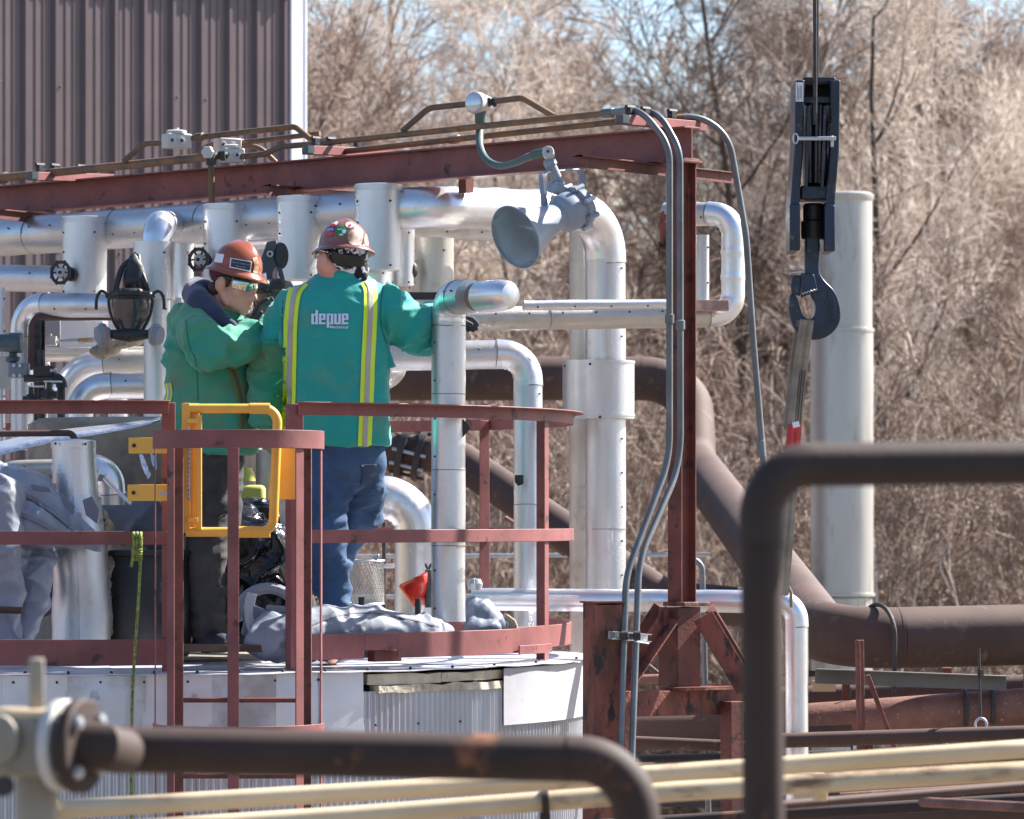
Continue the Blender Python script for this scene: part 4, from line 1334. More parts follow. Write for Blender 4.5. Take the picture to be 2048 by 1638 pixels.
for (x, y, Y, lb) in ((62, 800, 20.9, 'dark small valve low at the far left behind the rail'), (214, 690, 21.4, 'dark small valve beside the brass rod'), (98, 790, 20.8, 'dark small valve on the threaded pipework')):
    v_ = thing('small_valve', lb, 'valve', P(x, y, Y), 'small dark valves at the left')
    part('body', MB().rod(P(x - 16, y, Y), P(x + 16, y, Y), .02, 10).ball(P(x, y, Y), .034, 10), DARKIRON, v_)
    part('bonnet', MB().rod(P(x, y, Y), P(x, y - 26, Y), .013, 8), DARKIRON, v_)
    part('handle', MB().box(P(x + 8, y - 27, Y), (.09, .02, .008)), GALV, v_)
# front pipe with an open end cap
fp = pipe_run('upright silver pipe with a bent top in front of the right worker sleeve', [(897, 1243, 18.78), (897, 598, 18.78), (941, 592, 18.57)], PX(33.5, 18.78), [0, .085, 0], crimp=.06, seed=22, seam=.34)
part('end_cap', MB().tube(resample([P(962, 594, 18.47), P(990, 591.5, 18.39)], .02) + [P(1004, 590, 18.35), P(1014, 589.5, 18.32), P(1021, 589.2, 18.30), P(1023, 589, 18.295)], [.067] * len(resample([P(962, 594, 18.47), P(990, 591.5, 18.39)], .02)) + [.0665, .062, .048, .02], 36, lap=.03, dent=.002), CHROME, fp)
part('end_lining', MB().tube([P(950, 594, 18.5), P(968, 593, 18.45)], .06, 24), DARKMUD, fp)
part('spacer', MB().box(P(962, 588, 18.42), (.012, .012, .03)), SCREW, fp)
part('black_tape', MB().plate([P(926, 838, 18.74), P(941, 856, 18.75), P(926, 874, 18.74)], .004), BLACK, fp)
tp = MB().plate([P(1030, 950, 20.07), P(1047, 950, 20.06), P(1047, 968, 20.06), P(1036, 972, 20.065), P(1030, 964, 20.07)], .004)
solo('tape_patch', tp, BLACK, 'small black tape patch stuck on the slim upright pipe inside the guardrail', 'tape')
pl = MB().box(P(1425, 611, 20.2), (PX(64, 20.2), .1, PX(21, 20.2)))
solo('support_plate', pl, mat('worn_pink_plate', C(196, 168, 156), C(150, 120, 108), 9, .4, .6, rough=.7, bump=.4), 'pinkish worn support plate under the silver loop right of the column', 'bracket', bevel=.003)
rv = thing('relief_valve', 'small rusty relief valve left of the red column', 'valve', P(1325, 500, 20.4))
part('body', MB().lathe(P(1330, 500, 20.4), (0, 0, 1), [(.045, 0), (.045, .01), (.026, .014), (.026, .1), (.034, .105), (.034, .13), (.026, .14), (.026, .17), (.014, .185), (0, .187)], 16), RED_RUST, rv)
part('outlet_flange', MB().lathe(P(1316, 496, 20.4), (1, 0, 0), [(.03, 0), (.03, .01)], 14), RED_RUST, rv)
part('branch', MB().tube([P(1335, 428, 20.5), P(1400, 428, 20.5)], PX(25, 20.5), 20), RUSTP, rv)
# dark strut between worker and front pipe, long thin rails behind
solo('flat_bar', MB().prof(P(770, 592, 20.0), P(880, 592, 20.0), rect(.02, PX(15, 20))), DARKIRON, 'dark flat bar reaching from the right worker shoulder to the front pipe', 'bar')

# handwheels
for (x, y, Y, lb) in ((121, 545, 21.3, 'dark spoked handwheel with a pale hub on the far left sleeve'), (397, 519, 20.7, 'dark spoked handwheel with a pale hub left of the glossy brown helmet')):
    hw = thing('handwheel', lb, 'valve handwheel', P(x, y, Y), 'valve handwheels on the sleeves')
    axh = V((-.45, -.9, .05)).normalized()
    _, s_, u_ = frame(axh)
    c = P(x, y, Y)
    rr_ = PX(21, Y)
    rim = [c + (s_ * math.cos(2 * math.pi * k / 28) + u_ * math.sin(2 * math.pi * k / 28)) * rr_ for k in range(29)]
    part('rim', MB().tube(rim, .0085, 8, cap=False), DARKIRON, hw)
    part('hub', MB().lathe(c - axh * .02, axh, [(.03, 0), (.03, .012), (.02, .016), (.02, .022)], 18), LGREY, hw)
    part('hub_nut', MB().lathe(c - axh * .0, axh, [(.009, 0), (.009, .012), (0, .012)], 6), SCREW, hw)
    for k in range(6):
        a = 2 * math.pi * k / 6
        part('spoke', MB().rod(c + (s_ * math.cos(a) + u_ * math.sin(a)) * .028, c + (s_ * math.cos(a) + u_ * math.sin(a)) * rr_, .005, 6), DARKIRON, hw)
    mb = MB()
    for k in range(8):
        a = 2 * math.pi * (k + .5) / 8
        mb.ball(c + (s_ * math.cos(a) + u_ * math.sin(a)) * (rr_ + .006), .008, 6)
    part('rim_grips', mb, DARKIRON, hw)
    part('stem', MB().rod(c, c - axh * .16, .013, 10), DARKIRON, hw)
    part('gland', MB().lathe(c - axh * .075, -axh, [(.018, 0), (.036, .006), (.036, .02), (.03, .022), (.03, .05), (.042, .055), (.042, .1)], 9), BLACK, hw)
bh = MB()
bh.ball(P(826, 540, 20.35), (.025, .03, .04), 10)
solo('valve_stub', bh, DARKIRON, 'dark valve stub poking through the sleeve right of the bandana', 'valve')

# small instruments at the far left
solo('bent_pipe', MB().tube([p for p, _ in fillet([P(300, 632, 21.25), P(66, 633, 21.4), P(64, 740, 21.4)], .06, 8)], PX(9, 21.3), 14), BROWN, 'thin brown pipe bent down under the silver elbow at the far left', 'pipe')
us = thing('strut_post', 'dark perforated strut post at the far left', 'post', P(70, 905, 21.2))
part('channel', MB().sweep([P(72, 905, 21.2), P(72, 640, 21.2)], chan(.05, .04, .004), fr=(V((.9, -.3, 0)), V((.3, .9, 0)))), DARKIRON, us)
mb = MB()
for y in range(652, 900, 21):
    mb.box(P(71, y, 21.165), (.012, .004, .026))
part('slots', mb, SCREW, us, kind='stuff')
tr = thing('pressure_transmitter', 'dark teal round pressure transmitter at the far left edge', 'instrument', P(30, 760, 21.0))
part('head', MB().lathe(P(-8, 686, 21.0), (1, -.25, 0), [(.03, 0), (.042, .01), (.044, .07), (.05, .075), (.05, .13), (.044, .138), (.03, .14)], 24), TEALINST, tr)
part('neck', MB().lathe(P(26, 700, 21.0), (0, 0, -1), [(.02, 0), (.02, .03), (.036, .034), (.036, .055), (.018, .06), (.018, .09)], 14), TEALINST, tr)
part('flange_body', MB().box(P(38, 741, 20.98), (.1, .08, .075)), mat('transmitter_grey', C(120, 126, 134), rough=.5), tr, bevel=.008)
for x, y in ((28, 731), (40, 731), (28, 751), (40, 751)):
    part('bolt', MB().lathe(P(x, y, 20.935), (0, -1, 0), [(.009, 0), (.009, .012), (0, .012)], 6), GALV, tr)
part('mount_plate', MB().box(P(8, 745, 21.05), (.06, .01, .16)), LGREY, tr)
mn = thing('manifold_pipework', 'dark threaded pipework with an elbow turning down beside the chrome elbow', 'pipe', P(100, 905, 20.9))
part('pipe_length', MB().tube([p for p, _ in fillet([P(50, 757, 20.95), P(122, 757, 20.9), P(123, 905, 20.9)], .05, 8)], PX(8, 20.9), 14), DARKIRON, mn)
part('elbow_fitting', MB().tube([p for p, _ in fillet([P(108, 757, 20.9), P(123, 756, 20.9), P(123, 775, 20.9)], .035, 8)], PX(11.5, 20.9), 14), DARKIRON, mn)
part('valve_body', MB().box(P(88, 742, 20.92), (.1, .06, .05)).tube([P(72, 742, 20.92), P(110, 740, 20.92)], .022, 10), DARKIRON, mn, bevel=.006)
part('tee', MB().tube([P(82, 700, 20.95), P(84, 905, 20.95)], .02, 10), DARKIRON, mn)
part('needle_valve', MB().ball(P(104, 741, 20.9), .014, 8).rod(P(104, 741, 20.88), P(112, 738, 20.86), .006, 6), GALV, mn)
pb = thing('instrument_cabinet', 'flat light grey panel behind the left mask', 'panel', P(150, 705, 21.9))
part('panel_sheet', MB().box(P(165, 672, 21.9), (PX(85, 21.9), .02, PX(62, 21.9))), PALEMETAL, pb, bevel=.003)
part('panel_sheet', MB().box(P(98, 672, 21.93), (PX(46, 21.9), .02, PX(62, 21.9))), mat('grey_panel', C(126, 126, 132), rough=.5), pb, bevel=.003)
part('lower_ledge', MB().box(P(140, 701, 21.85), (PX(140, 21.9), .05, PX(12, 21.9))), LGREY, pb, bevel=.003)
cs = thing('level_switch', 'small grey double switch with a short brass rod reaching right', 'instrument', P(95, 695, 21.5))
part('housing', MB().box(P(94, 682, 21.5), (PX(38, 21.5), .06, PX(20, 21.5))), LGREY, cs, bevel=.006)
part('cover', MB().box(P(90, 672, 21.5), (PX(26, 21.5), .05, PX(10, 21.5))), LGREY, cs, bevel=.004)
part('rod', MB().rod(P(112, 682, 21.5), P(158, 681, 21.45), .011, 10), GALV, cs)
part('brass_rod', MB().rod(P(158, 681, 21.45), P(192, 680, 21.4), .014, 10), CREAM, cs)
part('end_elbow', MB().tube([P(190, 680, 21.4), P(206, 676, 21.35), P(214, 688, 21.3)], .018, 10), GALV, cs)
wl = MB()
for k in range(14):
    t = k / 13
    wl.ball(P(198 + 80 * t, 702 - 28 * t + 4 * math.sin(k * 2.1), 21.2), (.05, .05, .028 + .012 * math.sin(k * 1.7)), 8)
solo('torn_lagging', wl, WOOL, 'ragged strip of torn grey lagging lying on the large silver bend', 'insulation', sharp=180)
lb_ = MB()
lb_.prof(P(-40, 851, 21.9), P(250, 846, 22.0), rect(.01, .06))
# green rope on the left guardrail
rg = thing('rope', 'green braided rope knotted on the left mid rail and hanging down', 'rope', P(270, 1080, 17.7))
part('hanging_length', MB().tube(spline([P(283, 1075, 17.72), P(281, 1110, 17.74), P(277, 1200, 17.72), P(270, 1300, 17.7), P(264, 1420, 17.7), P(262, 1700, 17.66)]), .0065, 8), ROPEG, rg)
mb = MB()
for k in range(3):
    x = 268 + k * 7
    mb.tube(spline([P(x, 1096, 17.73), P(x - 1, 1072, 17.72), P(x, 1066, 17.78), P(x + 1, 1080, 17.84)]), .0068, 8)
part('hitch', mb, ROPEG, rg)
mb = MB()
for k in range(5):
    mb.tube([P(274 + 15 * math.cos(t * .63) * .62, 1098 + k * 5 + 1.6 * math.sin(t * .63), 17.73 - .012 * math.sin(t * .63)) for t in range(11)], .006, 6)
part('knot', mb, ROPEG, rg)
part('tail_end', MB().tube(spline([P(270, 1098, 17.72), P(266, 1115, 17.71), P(262, 1134, 17.71)]), .0065, 8), ROPEG, rg)
# ------------------------------------------------------------------ people


def union(mb, voxel, smooth=6, name='blob'):
    """melt overlapping closed shapes into one continuous skin"""
    me = mb.mesh(name, SKIN, sharp=180)
    o = bpy.data.objects.new('tmp', me)
    COL.objects.link(o)
    r_ = o.modifiers.new('r', 'REMESH')
    r_.mode = 'VOXEL'
    r_.voxel_size = voxel
    if smooth:
        s_ = o.modifiers.new('s', 'SMOOTH')
        s_.iterations = smooth
        s_.factor = .5
    bpy.context.view_layer.update()
    dg = bpy.context.evaluated_depsgraph_get()
    out = bpy.data.meshes.new_from_object(o.evaluated_get(dg))
    bpy.data.objects.remove(o)
    bpy.data.meshes.remove(me)
    return out


def displace(me, fn):
    n = [v.normal.copy() for v in me.vertices]
    for v, nn in zip(me.vertices, n):
        v.co += nn * fn(v.co, nn)
    me.update()


def skinpart(name, me, m, parent, label=None):
    me.materials.clear()
    for q in (m if isinstance(m, (list, tuple)) else [m]):
        me.materials.append(q)
    l = wloc(parent)
    me.transform(Matrix.Translation(-l))
    me.shade_smooth()
    me.name = name
    o = bpy.data.objects.new(name, me)
    COL.objects.link(o)
    o.parent = parent
    if label:
        o['label'] = label
    return o


def bvh_of(me):
    return BVHTree.FromPolygons([v.co.copy() for v in me.vertices], [tuple(p.vertices) for p in me.polygons])


EYE = V((0, 0, ZE))


def stick(bvh, px, off=.0025):
    d = (P(px[0], px[1], 10) - EYE).normalized()
    h = bvh.ray_cast(EYE, d)
    if h[0] is None:
        q = P(px[0], px[1], 18.7)
        h = bvh.find_nearest(q)
        return h[0] - d * off
    nn = h[1] if h[1].dot(d) < 0 else -h[1]
    return h[0] - d * off * .6 + nn * off * .6


def stick_quads(mb, bvh, quads, off=.0025, div=1):
    for q in quads:
        for i in range(div):
            for j in range(div):
                def at(u, v):
                    x = (q[0][0] * (1 - u) + q[1][0] * u) * (1 - v) + (q[3][0] * (1 - u) + q[2][0] * u) * v
                    y = (q[0][1] * (1 - u) + q[1][1] * u) * (1 - v) + (q[3][1] * (1 - u) + q[2][1] * u) * v
                    return x, y
                c = [stick(bvh, at(*t), off) for t in ((i / div, j / div), ((i + 1) / div, j / div), ((i + 1) / div, (j + 1) / div), (i / div, (j + 1) / div))]
                mb.add(c, [(0, 1, 2, 3)])
    return mb


def strip(bvh, line, wpx, off=.003, step=5, lat=(-.5, .5), nl=3):
    pts = [V((x, y, 0)) for x, y in line]
    pts = spline(pts, 8)
    pts = resample(pts, step)
    mb = MB()
    vs = []
    for i, p in enumerate(pts):
        t = (pts[min(i + 1, len(pts) - 1)] - pts[max(i - 1, 0)]).normalized()
        nn = V((-t.y, t.x, 0))
        for k in range(nl):
            f = lat[0] + (lat[1] - lat[0]) * k / (nl - 1)
            q = p + nn * f * wpx
            vs.append(stick(bvh, (q.x, q.y), off))
    fs = [(i * nl + k, i * nl + k + 1, (i + 1) * nl + k + 1, (i + 1) * nl + k) for i in range(len(pts) - 1) for k in range(nl - 1)]
    return mb.add(vs, fs)


def disc_px(mb, bvh, x, y, rx, ry, off=.002, n=16, rot=0):
    c = stick(bvh, (x, y), off)
    vs = [c]
    for rr_ in (.55, 1.):
        for k in range(n):
            a = 2 * math.pi * k / n
            ex, ey = math.cos(a) * rx * rr_, math.sin(a) * ry * rr_
            vs.append(stick(bvh, (x + ex * math.cos(rot) - ey * math.sin(rot), y + ex * math.sin(rot) + ey * math.cos(rot)), off))
    fs = [(0, 1 + k, 1 + (k + 1) % n) for k in range(n)] + [(1 + k, 1 + n + k, 1 + n + (k + 1) % n, 1 + (k + 1) % n) for k in range(n)]
    return mb.add(vs, fs)


def text_px(txt, bvh, x0, x1, y, h, off=.003, slant=0., bold=.0):
    """flat print laid on a surface: letters fitted between photo columns x0..x1 on baseline y"""
    cu = bpy.data.curves.new('txt', 'FONT')
    cu.body = txt
    cu.offset = bold
    cu.resolution_u = 2
    o = bpy.data.objects.new('tmp', cu)
    COL.objects.link(o)
    bpy.context.view_layer.update()
    me = bpy.data.meshes.new_from_object(o.evaluated_get(bpy.context.evaluated_depsgraph_get()))
    xs_ = [v.co.x for v in me.vertices]
    a, b = min(xs_), max(xs_)
    mb = MB()
    vs = []
    for v in me.vertices:
        u = (v.co.x - a) / (b - a)
        vs.append(stick(bvh, (x0 + (x1 - x0) * u, y + slant * (x1 - x0) * u - v.co.y * h), off))
    mb.add(vs, [tuple(p.vertices) for p in me.polygons])
    bpy.data.objects.remove(o)
    bpy.data.curves.remove(cu)
    bpy.data.meshes.remove(me)
    return mb


def loft(mb, rings, n=28, pw=2.4):
    """closed body from rings: (centre, half width, half depth, across, depth axis)"""
    vs, fs = [], []
    for c, rx, ry, ax, ay in rings:
        for j in range(n):
            a = 2 * math.pi * j / n
            ca, sa = math.cos(a), math.sin(a)
            x = math.copysign(abs(ca) ** (2 / pw), ca) * rx
            y = math.copysign(abs(sa) ** (2 / pw), sa) * ry
            vs.append(V(c) + ax * x + ay * y)
    k = len(rings)
    for i in range(k - 1):
        for j in range(n):
            j2 = (j + 1) % n
            fs.append((i * n + j, i * n + j2, (i + 1) * n + j2, (i + 1) * n + j))
    fs.append(tuple(range(n)))
    fs.append(tuple((k - 1) * n + j for j in range(n))[::-1])
    return mb.add(vs, fs)


X1, Y1, Z1 = V((1, 0, 0)), V((0, 1, 0)), V((0, 0, 1))


def hand(mb, wrist, d, palm_n, curl=.5, s=1.0, side=1):
    """palm, four unequal bent fingers and a thumb leaving the side of the palm"""
    d = d.normalized()
    sdv = d.cross(palm_n).normalized() * side
    nn = palm_n.normalized()
    pc = wrist + d * .05 * s
    rot = Matrix((d, sdv, nn)).transposed()
    mb.ball(pc, (.052 * s, .042 * s, .02 * s), 12, rot)
    mb.capsule([wrist - d * .03 * s, wrist + d * .02 * s], [.03 * s, .031 * s], 10)
    for k, (off_, L) in enumerate(((-.03, .062), (-.01, .074), (.011, .07), (.03, .055))):
        b = wrist + d * .085 * s + sdv * off_ * s
        c = curl * (1 + .1 * k)
        d1 = (d * math.cos(c) + nn * math.sin(c))
        d2 = (d * math.cos(c * 2.1) + nn * math.sin(c * 2.1))
        m_ = b + d1 * L * .5 * s
        e = m_ + d2 * L * .55 * s
        mb.capsule([b - d * .02 * s, b, m_, e], [.0115 * s, .0112 * s, .0105 * s, .009 * s], 8)
    tb_ = wrist + d * .03 * s - sdv * .035 * s
    t1 = tb_ + (d * .6 - sdv * .55 + nn * .5).normalized() * .036 * s
    mb.capsule([tb_ + sdv * .012 * s, t1, t1 + (d * .8 + nn * .6 - sdv * .1).normalized() * .032 * s], [.0155 * s, .0125 * s, .0105 * s], 8)
    return mb


def head_shapes(mb, c, f, up, s=1.0, neck=((-.03, -.05, .06), (-.045, -.2, .066))):
    """skull, jaw, nose, brow, lips, ears; f = facing direction"""
    f = f.normalized()
    l = up.cross(f).normalized()
    u = f.cross(l).normalized()
    rot = Matrix((f, l, u)).transposed()

    def T(x, y, z):
        return c + (f * x + l * y + u * z) * s
    mb.ball(T(-.012, 0, .035), (.098 * s, .077 * s, .098 * s), 20, rot)
    mb.ball(T(.03, 0, -.03), (.062 * s, .06 * s, .082 * s), 18, rot)
    mb.ball(T(.032, 0, -.082), (.052 * s, .048 * s, .034 * s), 16, rot)
    mb.ball(T(.072, 0, -.102), (.024 * s, .026 * s, .019 * s), 12, rot)
    mb.capsule([T(n_[0], 0, n_[1]) for n_ in neck], [n_[2] * s for n_ in neck], 16)
    for y in (-1, 1):
        mb.ball(T(.052, .04 * y, -.03), (.03 * s, .026 * s, .024 * s), 12, rot)
        mb.ball(T(-.008, .08 * y, -.012), (.028 * s, .012 * s, .035 * s), 12, rot)
        mb.ball(T(.0, .088 * y, -.004), (.02 * s, .008 * s, .026 * s), 10, rot)
        mb.capsule([T(.02, .052 * y, -.075), T(-.01, .066 * y, -.03)], [.022 * s, .02 * s], 10)
        mb.ball(T(.074, .03 * y, .0), (.012 * s, .015 * s, .009 * s), 10, rot)      # closed-lid eye bulge
        mb.ball(T(.1, .013 * y, -.045), (.012 * s, .01 * s, .009 * s), 10, rot)
    mb.ball(T(.072, 0, .024), (.022 * s, .05 * s, .014 * s), 14, rot)
    mb.capsule([T(.082, 0, .01), T(.098, 0, -.022), T(.11, 0, -.041)], [.012 * s, .0125 * s, .0145 * s], 12)
    mb.ball(T(.088, 0, -.066), (.016 * s, .026 * s, .0075 * s), 12, rot)
    mb.ball(T(.087, 0, -.0815), (.015 * s, .022 * s, .0085 * s), 12, rot)
    return T, rot


def hardhat(parent, c, f, up, m, s=1.0, rx=.132, ry=.112, rz=.122, brim=.034, front=.02):
    """full-brim hard hat: domed shell with a low crest, sloping brim, sweat band"""
    f = f.normalized()
    l = up.cross(f).normalized()
    u = f.cross(l).normalized()
    n, kk = 44, 12
    vs, fs = [], []

    def pt(a, r, z, ext=0):
        ca, sa = math.cos(a), math.sin(a)
        e = ext * (1 + .4 * max(0, ca))
        return c + (f * ((rx * r + e) * ca) + l * ((ry * r + e) * sa) + u * z) * s
    rows = []
    for i in range(kk + 1):
        t = math.pi / 2 * i / kk
        rows.append((math.cos(math.pi / 2 - t) if i else 0.0001, math.cos(t) * rz, 0))
    rows += [(1.0, -.012, .004), (1.0, -.02, .016), (1.0, -.03, brim), (1.0, -.035, brim), (1.0, -.03, .01), (.95, -.014, 0)]
    for r, z, e in rows:
        for j in range(n):
            a = 2 * math.pi * j / n
            zz = z
            if z > 0.02:
                zz += .008 * max(0, 1 - abs(math.sin(a)) * r / .28) * min(1, r * 3 + .3) * (z / rz) ** .3
            if e:
                zz -= .012 * max(0, math.cos(a)) * e / brim * .6
            vs.append(pt(a, r, zz, e))
    for i in range(len(rows) - 1):
        for j in range(n):
            j2 = (j + 1) % n
            fs.append((i * n + j, i * n + j2, (i + 1) * n + j2, (i + 1) * n + j))
    mb = MB().add(vs, fs)
    o = part('hard_hat', mb, m, parent, sharp=60)
    me2 = bpy.data.meshes.new('t')
    me2.from_pydata(mb.v, [], mb.f)
    b = BVHTree.FromPolygons(mb.v, [tuple(q) for q in mb.f])
    bpy.data.meshes.remove(me2)
    band = MB()
    vs = [pt(2 * math.pi * j / n, .86, z) for z in (-.045, .0) for j in range(n)]
    band.add(vs, [(j, (j + 1) % n, n + (j + 1) % n, n + j) for j in range(n)])
    part('sweat_band', band, BLACK, o)
    return o, b


def folds(p, k=1.0, sd=0.):
    a = noise.noise(V((p.x * 5, p.y * 5, p.z * 9 + sd)))
    b = noise.noise(V((p.x * 13 + sd, p.y * 13, p.z * 20)))
    r = 1 - abs(noise.noise(V((p.x * 4 + 3, p.y * 4 + sd, p.z * 11)))) * 2.2
    return k * (.010 * a + .004 * b + .009 * max(-.6, r))


def crease(p, sx, sz, sd, wd=3.2):
    w1 = noise.noise(V((p.x * 2.3 + sd, p.y * 2.3, p.z * 2.3))) * 1.4
    n = noise.noise(V((p.x * sx + w1 + sd, p.y * sx - sd, p.z * sz + w1)))
    return max(0., 1 - abs(n) * wd) ** 1.4


def seam_line(bvh, line, w_=2.0, off=.002):
    return strip(bvh, line, w_, off, 5, nl=2)


# ---- right worker, seen from behind
BY = 18.75
wb = thing('person', 'right worker seen from behind, green jacket with lime stripes, sticker-covered brown hard hat, reaching right', 'person', P(690, 1322, BY), 'workers on the tank')
wb['label'] = 'worker seen from behind in green jacket with lime stripes and sticker-covered brown hard hat'
fB = V((-.45, .88, -.1)).normalized()
hB = P(687, 512, 18.74)
mb = MB()
T, rt_ = head_shapes(mb, hB, fB, V((.12, -.05, 1)).normalized(), 1.02, ((-.01, -.05, .05), (.02, -.14, .05)))
q = lambda x, y, Y: P(x, y, Y)
mb.capsule([q(685, 575, 18.79), q(680, 650, 18.75), q(684, 760, 18.74), q(690, 900, 18.75)], [.05, .12, .12, .125], 16)
mb.capsule([q(700, 606, 18.77), q(590, 622, 18.77)], [.06, .05])
mb.capsule([q(672, 606, 18.77), q(765, 620, 18.77)], [.06, .05])
mb.capsule([q(770, 615, 18.76), q(832, 665, 18.85), q(905, 650, 19.1)], [.055, .047, .036])
mb.capsule([q(585, 632, 18.82), q(546, 735, 18.95), q(538, 835, 18.9)], [.055, .045, .035])
mb.capsule([q(654, 905, 18.75), q(655, 1060, 18.72), q(665, 1230, 18.76)], [.085, .062, .045])
mb.capsule([q(724, 905, 18.77), q(728, 1030, 18.98), q(640, 1150, 19.12), q(606, 1165, 19.1)], [.085, .062, .045, .04])
mb.capsule([q(665, 1270, 18.77), q(662, 1310, 18.70)], [.045, .04])
body = union(mb, .0075, 4, 'body')
hair_b = bvh_of(body)
skinpart('body', body, SKIN, wb)
# jacket
mb = MB()
rings = []
for y, cx_, hw, hd, dy in ((545, 685, 42, .07, 0.02), (556, 683, 58, .085, .015), (570, 679, 80, .1, .01), (586, 674, 98, .118, .0), (612, 671, 106, .137, 0), (680, 672, 103, .15, 0), (760, 675, 101, .152, 0), (830, 680, 99, .15, 0), (893, 684, 97, .146, 0)):
    rings.append((P(cx_, y, BY + dy), PX(hw, BY), hd, X1, Y1))
loft(mb, rings[::-1])
mb.capsule([q(745, 606, 18.76), q(775, 622, 18.76), q(815, 652, 18.83), q(845, 664, 18.92), q(885, 655, 19.06)], [.088, .104, .109, .100, .085], 18)
mb.capsule([q(598, 610, 18.78), q(572, 645, 18.86), q(546, 735, 18.95), q(532, 800, 18.93), q(537, 838, 18.9)], [.086, .090, .088, .074, .064], 18)
jk = union(mb, .0085, 9, 'jacket')


def fb(p, n):
    w_ = folds(p, .3, 2.)
    X = p.x * F / p.y + CX
    Yp = HY - (p.z - ZE) * F / p.y
    arm = 1. if ((X > 772 and Yp < 735) or (X < 572 and Yp < 850)) else 0.
    w_ += (.35 + arm) * (.018 * crease(p, 4, 7, 3.) + .010 * crease(p, 9, 13, 8.)) + arm * folds(p, .4, 9.)
    w_ += .006 * math.sin((X - 660) * .05) * max(0, (Yp - 780) / 110) * (1 if Yp < 900 else 0)
    return w_


displace(jk, fb)
bvB = bvh_of(jk)
jB = skinpart('jacket', jk, [GREEN, GREEN_A], wb)
lB = wloc(wb)
for p_ in jk.polygons:
    cw = p_.center + lB
    X_ = cw.x * F / cw.y + CX
    Yp_ = HY - (cw.z - ZE) * F / cw.y
    if X_ < 566 and Yp_ > 690 + 14 * noise.noise(cw * 9):
        p_.material_index = 1
mb = MB()
cen = P(685, 552, BY + .015)
col_ = []
for k in range(33):
    a = 2 * math.pi * k / 32
    col_.append(cen + V((math.cos(a) * .094, math.sin(a) * .085, .012 * math.sin(a) + .006 * math.cos(a) * -1)))
mb.tube(col_, .011, 8, rfun=lambda t, d: 1 + 2.1 * abs(d.z))
part('collar', mb, GREEN, jB)
for nm, ln in (('left_stripe', [(607, 562), (590, 585), (582, 640), (580, 720), (578, 800), (574, 893)]), ('right_stripe', [(733, 562), (741, 585), (739, 660), (736, 720), (734, 780), (731, 845), (729, 892)])):
    o = part('lime_stripe', strip(bvB, ln, 27, .004, nl=5), LIME, jB)
    part('reflective_tape', strip(bvB, ln, 9, .0065, nl=3), TAPE, o)
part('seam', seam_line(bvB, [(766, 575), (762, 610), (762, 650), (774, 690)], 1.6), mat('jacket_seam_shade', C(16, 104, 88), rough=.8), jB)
part('seam', seam_line(bvB, [(566, 600), (564, 650), (569, 720)], 1.6), bpy.data.materials['jacket_seam_shade'], jB)
# printed company name: heavy squared letters
qs = []


def bar(x0, y0, x1, y1):
    nx_ = max(1, round((x1 - x0) / 4))
    ny_ = max(1, round((y1 - y0) / 4))
    for i in range(nx_):
        for j in range(ny_):
            a, b = x0 + (x1 - x0) * i / nx_, x0 + (x1 - x0) * (i + 1) / nx_
            c, d = y0 + (y1 - y0) * j / ny_, y0 + (y1 - y0) * (j + 1) / ny_
            qs.append(((a, c), (b, c), (b, d), (a, d)))


lx = [623, 638, 653.5, 668.5, 683.5]
t_, b_, L_ = 627.5, 648.5, 13.2
x = lx[0]
bar(x, t_, x + 5, b_), bar(x + 8.2, 620.5, x + L_, b_), bar(x + 5, t_, x + 8.2, t_ + 3.4), bar(x + 5, b_ - 3.4, x + 8.2, b_)
for x in (lx[1], lx[4]):
    bar(x, t_, x + 5, b_), bar(x + 5, t_, x + L_, t_ + 3.4), bar(x + 8.2, t_ + 3.4, x + L_, t_ + 9.6), bar(x + 5, t_ + 9.6, x + L_, t_ + 12.4), bar(x + 5, b_ - 3.6, x + L_, b_)
x = lx[2]
bar(x, t_, x + 5, 655.5), bar(x + 8.2, t_, x + L_, b_), bar(x + 5, t_, x + 8.2, t_ + 3.4), bar(x + 5, b_ - 3.4, x + 8.2, b_)
x = lx[3]
bar(x, t_, x + 5, b_), bar(x + 8.2, t_, x + L_, b_), bar(x + 5, b_ - 3.6, x + 8.2, b_)
part('printed_name', stick_quads(MB(), bvB, qs, .0045), PRINT, jB)
part('printed_subtitle', text_px('Mechanical', bvB, 660, 696, 656.8, 8.2, .0045, bold=.02), PRINT, jB)
# jeans
mb = MB()
mb.capsule([q(688, 862, 18.76), q(690, 915, 18.76)], [.155, .15], 18)
mb.capsule([q(656, 905, 18.75), q(655, 1000, 18.72), q(655, 1080, 18.7), q(664, 1160, 18.74), q(668, 1212, 18.75)], [.112, .09, .078, .07, .066], 18)
mb.capsule([q(722, 905, 18.77), q(726, 975, 18.86), q(722, 1035, 18.98), q(690, 1085, 19.05), q(650, 1130, 19.1)], [.108, .092, .083, .07, .064], 18)
jn = union(mb, .01, 6, 'jeans')


def fj(p, n):
    Yp = HY - (p.z - ZE) * F / p.y
    k = 1.6 if Yp > 1120 else (1.3 if 980 < Yp < 1080 else .8)
    return folds(V((p.x, p.y, p.z * 1.3)), k * .45, 5.) + k * (.011 * crease(p, 5, 11, 5.) + .006 * crease(p, 9, 20, 2.)) * (1 if Yp > 960 else .5)


displace(jn, fj)
bvJ = bvh_of(jn)
jo = skinpart('jeans', jn, JEANS, wb)
part('tool_pocket', strip(bvJ, [(737, 930), (738, 955), (734, 975)], 28, .006, nl=4), mat('dark_denim', C(48, 66, 92), rough=.85), jo)
part('pocket_stitching', MB().add([stick(bvJ, p, .009) for p in ((722, 929), (752, 927), (752, 931), (722, 933))], [(0, 1, 2, 3)]), mat('pale_stitching', C(140, 150, 162), rough=.8), jo)
